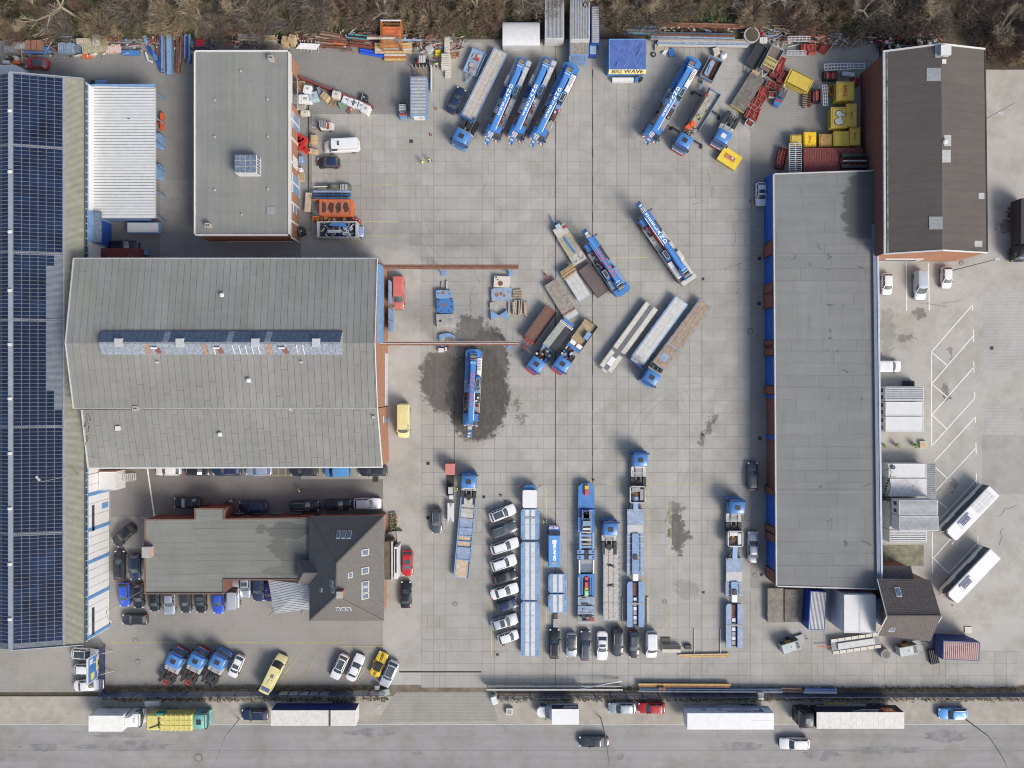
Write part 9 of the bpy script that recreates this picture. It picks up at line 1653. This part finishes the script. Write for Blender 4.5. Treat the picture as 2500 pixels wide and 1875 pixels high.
mb=MB();x,y=W(2276,1600);[mb.box(-.7+k*.3,-1.2,0,-.55+k*.3,1.2,.7,DARK)for k in range(5)];tag(put('black_pallet_rack',mb,loc=(x,y,G0),rz=.2),'black slatted rack left of the pink-roofed container','rack')
slab('pale_cover_slab','pale square cover slab in the ground east of the gate house','slab',2364.5,1538,1.2,1.0,0,.15,BEIGE)
FB=M('navy_fence_mesh',(.025,.05,.13),.5,var=.2,dirt=.3);
def fence(pts,h,label,step=2.6,m=FB):
 A=P(*pts[0]);e=thing('mesh_fence',label,'fence',A.x,A.y,0)
 for a,b_ in zip(pts,pts[1:]):
  p,q_=P(*a)-A,P(*b_)-A;n_=max(1,int((q_-p).length/step));d_=(q_-p)/n_;u=d_.normalized()
  for k in range(n_):
   s_=p+d_*k;mb=MB();mb.box(s_.x-.05,s_.y-.05,0,s_.x+.05,s_.y+.05,h+.1,m);put('post',mb,e);mb=MB();k2=int(d_.length/.13)
   for j in range(k2):c_=s_+u*(.1+j*.13);mb.bar((c_.x,c_.y,.08),(c_.x,c_.y,h),.055,.03,m)
   for z in(.15,h*.5,h-.05):mb.bar((s_.x,s_.y,z),(s_.x+d_.x,s_.y+d_.y,z),.06,.06,m)
   put('fence_panel',mb,e)
 return e
fence([(257,1575),(257,1689)],2.0,'navy bar fence beside the billboard at the west end of the car park');fence([(257,1690),(943,1686)],2.1,'long navy bar fence between car park and footway');fence([(1216,1693),(2500,1690)],2.1,'very long navy bar fence along the south edge of the yard')
mb=MB();a_=P(1188,1683,1.7);b_=P(1520,1680,1.7);e=thing('sliding_gate','open grey sliding gate leaf in front of the south fence','gate',a_.x,a_.y,0);L_=b_.x-a_.x
for z in(.3,1.8):mb.box(0,-.1,z,L_,.1,z+.14,GREYL)
mb.box(0,-.12,.3,.2,.12,1.9,GREYL);mb.bar((L_*.66,0,1.9),(L_,.9,.5),.15,.15,WTRIM);put('gate_frame',mb,e);mb=MB()
for k in range(150):mb.bar((.2+k*L_*.7/150,0,.4),(.2+k*L_*.7/150,0,1.8),.05,.04,GREY)
o=put('gate_bars',mb,e);o['kind']='stuff'
bundle((1558,1669),(1780,1670),2,.6,.4,[M('golden_timber'),RUSTB],'very long golden brown beam beside the south fence','beams',jag=.1,bw=.3);bundle((1558,1680),(1905,1682),2,.7,.5,[M('navy_ladder',(.05,.1,.2),.5),GREYL],'very long navy lattice girder lying along the south fence','girder',jag=.1)
bundle((1905,1681),(1957,1682),3,.7,.2,[RUST,WOOD],'short brown timber stack along the south fence','timber');bundle((1960,1683),(2038,1684),3,.8,.3,[BLUED,WTRIM,BLUE2],'blue and white profile bundle along the south fence')
for i,px in enumerate((1612,1621)):slab('brown_disc',['Left','Right'][i]+' round brown disc on the navy lattice girder','disc',px,1682,.55,.55,1.1,1.25,RUSTB,ch=.16)
slab('white_sign_stack','stack of white chevrons hanging on the south fence','sign',1858,1700,.9,1.1,1.0,1.4,WTRIM)
e=thing('billboard','large blue billboard showing a yellow boat beside three white cars','billboard',*P(257,1640)[:2],0);bx=P(232,1640,4.5).x-e.location.x
b0,b1=P(0,1601,3.5).y-e.location.y,P(0,1664,3.5).y-e.location.y;pb=1.15
mb=MB();mb.box(-.5,b1,2.0,-.3,b0,5.0,GREYL);put('panel_back',mb,e);mb=MB();mb.box(-.3,b1,2.0,-.22,b0,5.0,WTRIM);put('frame',mb,e);mb=MB();mb.box(-.22,b1+.15,2.15,-.2,b0-.15,4.85,M('poster_blue',(.05,.17,.42),.5));put('poster',mb,e);mb=MB()
c_=(b0+b1)/2+.3;mb.add([(-.19,c_+1.4,2.5),(-.19,c_-1.1,2.5),(-.19,c_-.8,2.2),(-.19,c_+.9,2.2)],[[0,1,2,3]],M('poster_yellow',(.75,.6,.1),.5));mb.add([(-.19,c_+.7,2.7),(-.19,c_+.5,2.7),(-.19,c_+.6,4.4)],[[0,1,2]],M('poster_cream',(.7,.6,.45),.5));mb.add([(-.19,b0-.4,3.4),(-.19,b0-1.2,3.9),(-.19,b0-1.2,4.5),(-.19,b0-.4,4.5)],[[0,1,2,3]],WTRIM)
for k in range(3):mb.box(-.2,b1+.4,3.1+k*.4,-.185,b1+1.5,3.35+k*.4,M('poster_yellow'))
put('poster_print',mb,e);mb=MB()
for yy in(b1+.4,b0-.4):mb.box(-.45,yy,0,-.3,yy+.15,2.0,GREY);mb.bar((-.4,yy,2.0),(1.3,yy,.05),.06,.06,GREYL)
put('support',mb,e)
def lamp(base,hgt,tipw,lb,r=.09,thin=False,curved=True):
 b_=P(*base);tp_=Vector(tipw);e=thing('street_lamp',lb,'street lamp',b_.x,b_.y,0);mb=MB();mb.cyl((0,0,0),(0,0,hgt*.45),r,8,GREY,r*.8);mb.cyl((0,0,hgt*.45),(0,0,hgt),r*.8,8,GREY,r*.6);put('pole',mb,e);d_=tp_-b_
 pts=[Vector((0,0,hgt))+Vector((d_.x*k/6,d_.y*k/6,(d_.z-hgt)*(sin(k/6*pi/2))))for k in range(7)];mb=MB();mb.tube(pts,r*.6,6,GREY);put('arm',mb,e);mb=MB();q_=pts[-1];u=Vector((d_.x,d_.y,0)).normalized()if curved else Vector((1,0,0));mb.bar(q_-u*.1,q_+u*.7,.32,.14,GREYL);put('lamp_head',mb,e)
lamp((584.5,1755),6.5,P(524,1880,9.5),'street lamp with a thin curved arm at the left part of the road');lamp((1466.5,1752),6.5,P(1489,1882,9.5),'dark street lamp with an arm across the road left of the IMEX trailer',.11);lamp((2352,1752),7,P(2461,1878,10),'street lamp behind the metallic blue estate, arm curving over the road',.12)
lamp((2327,660),11.5,P(2430,633,11.6),'tall yard lamp with a square head beside the orange gable',.1,curved=False);lamp((2400,294),8.6,P(2438,277,8.8),'wall lamp on an arm at the east side of the tall brick hall',.06,curved=False);lamp((260,1143),18,P(96,1172,18.4),'very tall thin mast beside the annexe roof reaching over the solar panels',.07);lamp((350,1440),12,P(266,1511,13),'thin leaning mast at the south west corner of the flat office',.06)
slab('white_road_cabinet','white and blue bagged object at the gate pier','bag',1207,1711,.9,1.3,0,1.1,PLAST,20);slab('stone_basin','square white basin beside the footway at the gate','basin',1244,1738,1.1,1.1,0,.7,BEIGE,top=lambda mb,a,b_,h:mb.box(-a*.3,-b_*.3,h,a*.3,b_*.3,h+.02,GREY));slab('shaft_cover','square pale shaft cover in the footway left of the gate','shaft cover',926,1726,.8,.8,.02,.06,CONC)
slab('grey_cabinet','small grey cabinet behind the last silver car at the gate','cabinet',920,1680,.7,.6,0,1.0,GREYL);slab('shopping_trolley','green-grey wire trolley at the gate end of the fence','trolley',938,1692,1.7,1.0,.2,.8,M('wire_green',(.3,.35,.3),.6),12);slab('roadwork_trailer','grey folding sign trailer behind the white box truck','trailer',371,1718,2.4,.8,.3,1.1,GREYL,3)
for i in range(5):slab('pale_fence_sheet',['First','Second','Third','Fourth','Fifth'][i]+' pale sheet leaning on the car park fence, from the left','sheet',690+i*25,1697,1.4,.08,.2,1.7,M('grey_blue_sheet',(.28,.32,.38),.5),0,group='sheets on the fence')
for(px,py,c_)in((1051,328,'near the two walking workers'),(1223,1210,'above the slanted car row'),(1234,1225,'just above the first slanted white car'),(1229,1575,'under the slanted car row'),(1215,1600,'on the open lane by the gate'),(1449,1172,'at the head of the girder trailer'),(1834,490,'beside the white hatchback at the workshop'),(975,1396,'at the villa porch'),(1064,264,'at the stake trailer corner')):
 x,y=W(px,py,.3);mb=MB();mb.box(-.2,-.2,0,.2,.2,.04,DARK);mb.cyl((0,0,.04),(0,0,.3),.15,10,M('cone_red',(.65,.08,.03),.5),.08);mb.cyl((0,0,.3),(0,0,.42),.08,10,WTRIM,.05);mb.cyl((0,0,.42),(0,0,.6),.05,10,M('cone_red'),.02);tag(put('traffic_cone',mb,loc=(x,y,G0)),'red and white traffic cone '+c_,'traffic cone')
x,y=W(561,1224,.6);e=thing('motorbike','dark motorbike with silver parts behind the office extension','motorbike',x,y,G0,20);
for xx in(-.7,.7):mb=MB();mb.cyl((xx,-.07,.32),(xx,.07,.32),.32,14,TYRE);put('wheel',mb,e)
mb=MB();mb.box(-.5,-.15,.35,.45,.15,.75,DARK,ch=.05);mb.blob((.15,0,.85),.3,.16,.14,CHROME,8,5);mb.box(-.75,-.12,.72,-.1,.12,.84,DARK);mb.bar((.55,-.38,1.0),(.55,.38,1.0),.05,.05,CHROME);mb.bar((.7,0,.3),(.5,0,1.0),.07,.07,CHROME);put('frame',mb,e)
def person(px,py,ang,pose,top,legs,label,hair=M('dark_hair',(.05,.035,.02),.8),helmet=None):
 x,y=W(px,py,.9);e=thing('person',label,'person',x,y,G0,ang);J={}
 lean=.35 if pose=='bend' else 0
 V=[(0,0,.95),(lean*.4,0,1.2),(lean*.9,0,1.42),(lean*1.1,0,1.52),(lean*1.35,0,1.66)];rads=[.14,.14,.15,.06,.10];E_=[(0,1),(1,2),(2,3),(3,4)]
 st=.28 if pose=='walk' else(.05 if pose=='stand' else .12)
 def add(p,r,par):V.append(p);rads.append(r);E_.append((par,len(V)-1));return len(V)-1
 for s_,f in((-1,1),(1,-1)):
  h_=add((0,s_*.1,.9),.10,0);k_=add((st*f*.6+.05,s_*.11,.5),.07,h_);a_=add((st*f-(.08 if f<0 else 0),s_*.11,.09),.045,k_);add((st*f+.17,s_*.12,.04),.045,a_)
  sh=add((lean*.85,s_*.20,1.40),.065,2);reach=.45 if pose in('reach','bend')else 0
  el=add((lean*.8+reach*.55-st*f*.5,s_*.28,1.14+reach*.1),.045,sh);wr=add((lean+reach-st*f*.9+.06,s_*.25,.92+reach*.35),.035,el);hd=add((lean+reach-st*f*.9+.16,s_*.24,.88+reach*.35),.035,wr)
  for q_ in range(4):add((lean+reach-st*f*.9+.25-(q_==3)*.015,s_*.24+(q_-1.5)*.022,.86+reach*.35),.010,hd)
  add((lean+reach-st*f*.9+.18,s_*.20,.87+reach*.35),.011,hd)
 me=bpy.data.meshes.new('body');me.from_pydata(V,E_,[]);o=link('body',me,e);m=o.modifiers.new('skin','SKIN');sv=me.skin_vertices[0].data
 for i,r in enumerate(rads):sv[i].radius=(r,r)
 sv[0].use_root=True;s2=o.modifiers.new('sub','SUBSURF');s2.levels=s2.render_levels=1
 dg=bpy.context.evaluated_depsgraph_get();m2=bpy.data.meshes.new_from_object(o.evaluated_get(dg));o.modifiers.clear();o.data=m2;m2.materials.clear()
 for mm in(legs,top,SKIN,DARK):m2.materials.append(mm)
 for p in m2.polygons:
  c=p.center;far=abs(c.y)>.19 and((c.x>lean+.1 and pose in('reach','bend'))or c.z<.95)and c.z>.6
  p.material_index=3 if c.z<.12 else(2 if(c.z>1.5 or(far and(c.z<.93 or c.x>lean+.45)))else(1 if c.z>.92 or abs(c.y)>.22 else 0));p.use_smooth=True
 c=V[4];mb=MB();mb.blob((c[0]-.02,0,c[2]+.05),.115,.105,.10,helmet or hair,10,6,.02);put('hair' if not helmet else 'helmet',mb,e,60)
 mb=MB()
 for s_ in(-1,1):mb.blob((c[0]+.095,s_*.035,c[2]+.0),.012,.014,.010,DARK,6,4,0);mb.blob((c[0],s_*.10,c[2]-.01),.02,.012,.03,SKIN,6,4,0)
 mb.blob((c[0]+.11,0,c[2]-.02),.018,.014,.022,SKIN,6,4,0);mb.box(c[0]+.095,-.025,c[2]-.062,c[0]+.102,.025,c[2]-.054,RED);put('face',mb,e,60)
 if top is HIVIS:
  mb=MB()
  for z in(1.08,1.26):mb.cyl((lean*(z-.95)*1.2,0,z),(lean*(z-.95)*1.2,0,z+.05),.168,14,M('reflective_band',(.7,.7,.7),.3))
  put('reflective_band',mb,e)
person(1031.5,395,200,'walk',HIVIS,HIVIS,'worker in hi-vis walking in the open yard, left of two');person(1048.8,390,230,'walk',HIVIS,CLOTH,'worker in hi-vis jacket walking in the open yard, right of two');person(1065.6,157.7,270,'stand',HIVIS,CLOTH,'worker in hi-vis standing near the stack of pale crates');person(1115.4,1193.4,180,'reach',HIVIS,CLOTH,'worker in hi-vis reaching towards the silver fuel pump');person(731,1198,60,'walk',HIVIS,CLOTH,'worker in hi-vis walking through the dark alley')
person(1326,1273,10,'stand',HIVIS,CLOTH,'worker in hi-vis vest beside the modular trailer, left of two');person(1334,1271,190,'stand',M('white_shirt',(.6,.6,.6),.8),CLOTH,'man in a white shirt talking beside the modular trailer');person(1911,211,200,'stand',HIVIS,CLOTH,'worker with a hi-vis helmet standing by the yellow skip and forklift',helmet=HIVIS);person(1701,283,330,'bend',HIVIS,CLOTH,'worker in hi-vis bending over the loader crane truck bed',helmet=WTRIM)
BARK=M('pale_olive_bark',(.30,.265,.19),.9,var=.3,nsc=2);TW=M('brown_twigs',(.205,.16,.11),.9,var=.45,nsc=.6);TW2=M('grey_brown_twigs',(.165,.14,.115),.9,var=.45,nsc=.6);TW3=M('russet_twigs',(.20,.135,.10),.9,var=.4,nsc=.6);TW4=M('straw_twigs',(.33,.26,.17),.9,var=.35,nsc=.6)
def twig(mb,p,d_,L_,w_,m,rr):
 s_=Vector((rr.uniform(-1,1),rr.uniform(-1,1),rr.uniform(-.3,.3))).cross(d_).normalized()*w_/2;q_=p+d_*L_*.55+Vector((rr.uniform(-.12,.12),rr.uniform(-.12,.12),.05));r=p+d_*L_+Vector((rr.uniform(-.3,.3),rr.uniform(-.3,.3),rr.uniform(-.2,.1)))
 mb.add([p-s_,p+s_,q_+s_*.7,r,q_-s_*.7],[[0,1,2,4],[4,2,3]],m)
def tree(seed,hgt,m_t,dens=1):
 rr=random.Random(seed);t=T();tr=MB();tw=MB()
 def grow(p,d_,L_,r,dep):
  q_=p+d_*L_;tr.cyl(p,q_,r,5,BARK,r*.65)
  if dep==0 or r<.02:return
  for k in range(rr.choice((2,3,3))if dep>1 else 3):
   a=Vector((rr.uniform(-1,1),rr.uniform(-1,1),rr.uniform(-.2,.9))).normalized();nd=(d_*.75+a*.75).normalized();grow(q_,nd,L_*rr.uniform(.6,.85),r*.62,dep-1)
  if dep<=3:
   for k in range(int(20*dens)):a=Vector((rr.uniform(-1,1),rr.uniform(-1,1),rr.uniform(-.3,.8))).normalized();twig(tw,p.lerp(q_,rr.random()),(d_*.4+a).normalized(),rr.uniform(.6,1.5),.045,m_t,rr)
 grow(Vector((0,0,0)),Vector((rr.uniform(-.15,.15),rr.uniform(-.1,.15),1)).normalized(),hgt*.3,.24,4);t.part('trunk',tr);t.part('crown',tw);return t
def bush(seed,R_,Hh,m_t,n=2600):
 rr=random.Random(seed);t=T();tr=MB();tw=MB()
 for k in range(9):a=rr.random()*6.28;tr.cyl((0,0,0),(R_*.5*cos(a),R_*.5*sin(a),Hh*rr.uniform(.5,.8)),.06,4,BARK,.03)
 for k in range(n):
  u=rr.random()**.45;a=rr.random()*6.28;b_=rr.random();z=Hh*u*(.25+.75*b_);r=R_*u*math.sqrt(max(0,1-(b_*.9)**2))*(1+.22*sin(a*3+seed)+.12*sin(a*7));p=Vector((r*cos(a),r*sin(a),z))
  d_=(Vector((cos(a),sin(a),.9))+Vector((rr.uniform(-.8,.8),rr.uniform(-.8,.8),rr.uniform(-.5,.5)))).normalized();twig(tw,p,d_,rr.uniform(.3,.9),rr.uniform(.03,.06),m_t,rr)
 t.part('trunk',tr);t.part('crown',tw);return t
TR=[tree(1,8,TW4),tree(2,9,TW2),tree(3,7,TW,1.3),tree(4,10,TW2,.8)];BU=[bush(1,2.3,3.0,TW),bush(2,1.7,2.4,TW4),bush(3,2.7,3.6,TW2),bush(4,2.0,2.8,TW3),bush(5,1.5,2.0,M('olive_twigs',(.11,.115,.06),.9,var=.5,nsc=.6))]
rr=random.Random(21)
def edge(px):return 78+6*sin(px*.013)-(34 if 1225<px<1480 else 0)-(22 if 1480<px<1840 else 0)+(14 if px<560 else 0)+(70*min(1,(px-2400)/60)if px>2400 else 0)
NM=['brown','straw coloured','grey-brown','russet','olive']
def where(px):
 for lim,w_ in((210,'behind the solar hall'),(470,'above the blue beam bundles'),(720,'north of the brick block'),(950,'above the rusty girders'),(1225,'right of the orange rack'),(1480,'around the white containers'),(1860,'behind the long rusty rail'),(2130,'above the red crates'),(2420,'behind the tall brick hall'),(9999,'in the north east corner')):
  if px<lim:return w_
rb=random.Random(5);px=-110.
while px<2620:
 for row in range(4):
  py=edge(px)-20-row*33+rr.uniform(-10,10);x0=px+rr.uniform(-17,17)
  if py<-78 or rr.random()<(.42 if px<600 else .16):continue
  x,y=W(x0,py);v_=(rb.randrange(5)+int(3*(1+sin(px*.011))))%5;e=inst(BU[v_],'winter_bush','bare '+NM[v_]+' winter bush '+where(x0),'bush',x,y,rr.random()*360,0.,NM[v_]+' bushes '+where(x0));s_=rr.uniform(.75,1.5);e.scale=(s_,s_,s_*rr.uniform(.8,1.2))
 px+=40
for k,px in enumerate(list(range(-60,2560,58))+[2430,2480,2530,2465,2510]):
 py=rr.uniform(-45,edge(px)-22)if k<46 else rr.uniform(110,160);x0=px+rr.uniform(-22,22);x,y=W(x0,py);v_=rr.randrange(4);e=inst(TR[v_],'bare_tree',['straw twigged','grey','brown bushy','tall grey'][v_]+' leafless tree with pale limbs '+where(x0),'tree',x,y,rr.random()*360,0.,['straw','grey','bushy','tall'][v_]+' bare trees '+where(x0));s_=rr.uniform(.8,1.25);e.scale=(s_,s_,s_)
mb=MB();LV=[GREEN,M('olive_ivy',(.085,.09,.035),.7,var=.5,nsc=1),M('dead_leaf',(.16,.11,.06),.9,var=.5,nsc=1),M('dark_ivy',(.022,.036,.014),.7,var=.5,nsc=1)]
for m_ in LV:mb.mats.append(m_)
for k in range(26000):
 px=rr.uniform(-90,2600);py=rr.uniform(-70,edge(px)+12);x,y=W(px,py);z=rr.random()*.7*(.3+abs(sin(x*.7)*cos(y*.9)));s_=rr.uniform(.10,.22);a=rr.random()*6.28;c_,d_=cos(a)*s_,sin(a)*s_;o=len(mb.v);t_=rr.uniform(-.1,.1)
 mb.v+=[(x-c_,y-d_,z),(x+d_,y-c_,z+t_),(x+c_,y+d_,z+.06),(x-d_,y+c_,z-t_)];mb.f.append([o,o+1,o+2,o+3]);mb.m.append((0,1,3,2,2,1)[int(3*(1+sin(x*.35+2*sin(y*.2))))%6]if rr.random()<.8 else rr.randrange(4))
for k in range(7000):
 px=rr.uniform(250,2560);py=rr.choice((rr.gauss(1681,3),rr.gauss(1706,3)))if px<940 or px>1215 else rr.gauss(1706,1)
 if 948<px<1212:continue
 x,y=W(px,py);z=.03+rr.random()*.3;s_=rr.uniform(.06,.15);a=rr.random()*6.28;c_,d_=cos(a)*s_,sin(a)*s_;o=len(mb.v);mb.v+=[(x-c_,y-d_,z),(x+d_,y-c_,z+.05),(x+c_,y+d_,z),(x-d_,y+c_,z+.1)];mb.f.append([o,o+1,o+2,o+3]);mb.m.append(rr.choice((2,2,1,3)))
o=put('undergrowth',mb);tag(o,'ivy, dead leaves and low weeds covering the banks','undergrowth');o['kind']='stuff'
mb=MB();rr=random.Random(31);SC=[RUST,BLUEW,BLUE2,PLANKG,WOOD,DARK,GREY,RED,M('pale_board'),RUSTB,PLAST,DARK,ORANGE]
for k in range(1500):
 c_=rr.choice(((20,250),(250,480),(560,760),(760,1010),(1010,1130),(1500,1850),(1850,2060),(1850,2060),(2120,2300)));px=rr.uniform(*c_);py=edge(px)+rr.gauss(24,11)-(10 if px>1500 else 0)
 if 1225<px<1590 or(px>1930 and py>140)or py<60:continue
 x,y=W(px,py);L_,w_=(rr.uniform(.6,2.6),rr.uniform(.05,.14))if rr.random()<.5 else(rr.uniform(.15,.5),rr.uniform(.1,.35));a=rr.gauss(0,.25)if rr.random()<.7 else rr.random()*3;z=.05+rr.random()*.5
 mb.bar((x-L_/2*cos(a),y-L_/2*sin(a),z),(x+L_/2*cos(a),y+L_/2*sin(a),z+rr.uniform(-.1,.3)),w_,rr.uniform(.05,.2),SC[int(abs(sin(px*.02))*9+rr.random()*4)%13])
o=put('scrap_litter',mb);tag(o,'small mixed scrap pieces strewn along the north edge of the yard','scrap');o['kind']='stuff'
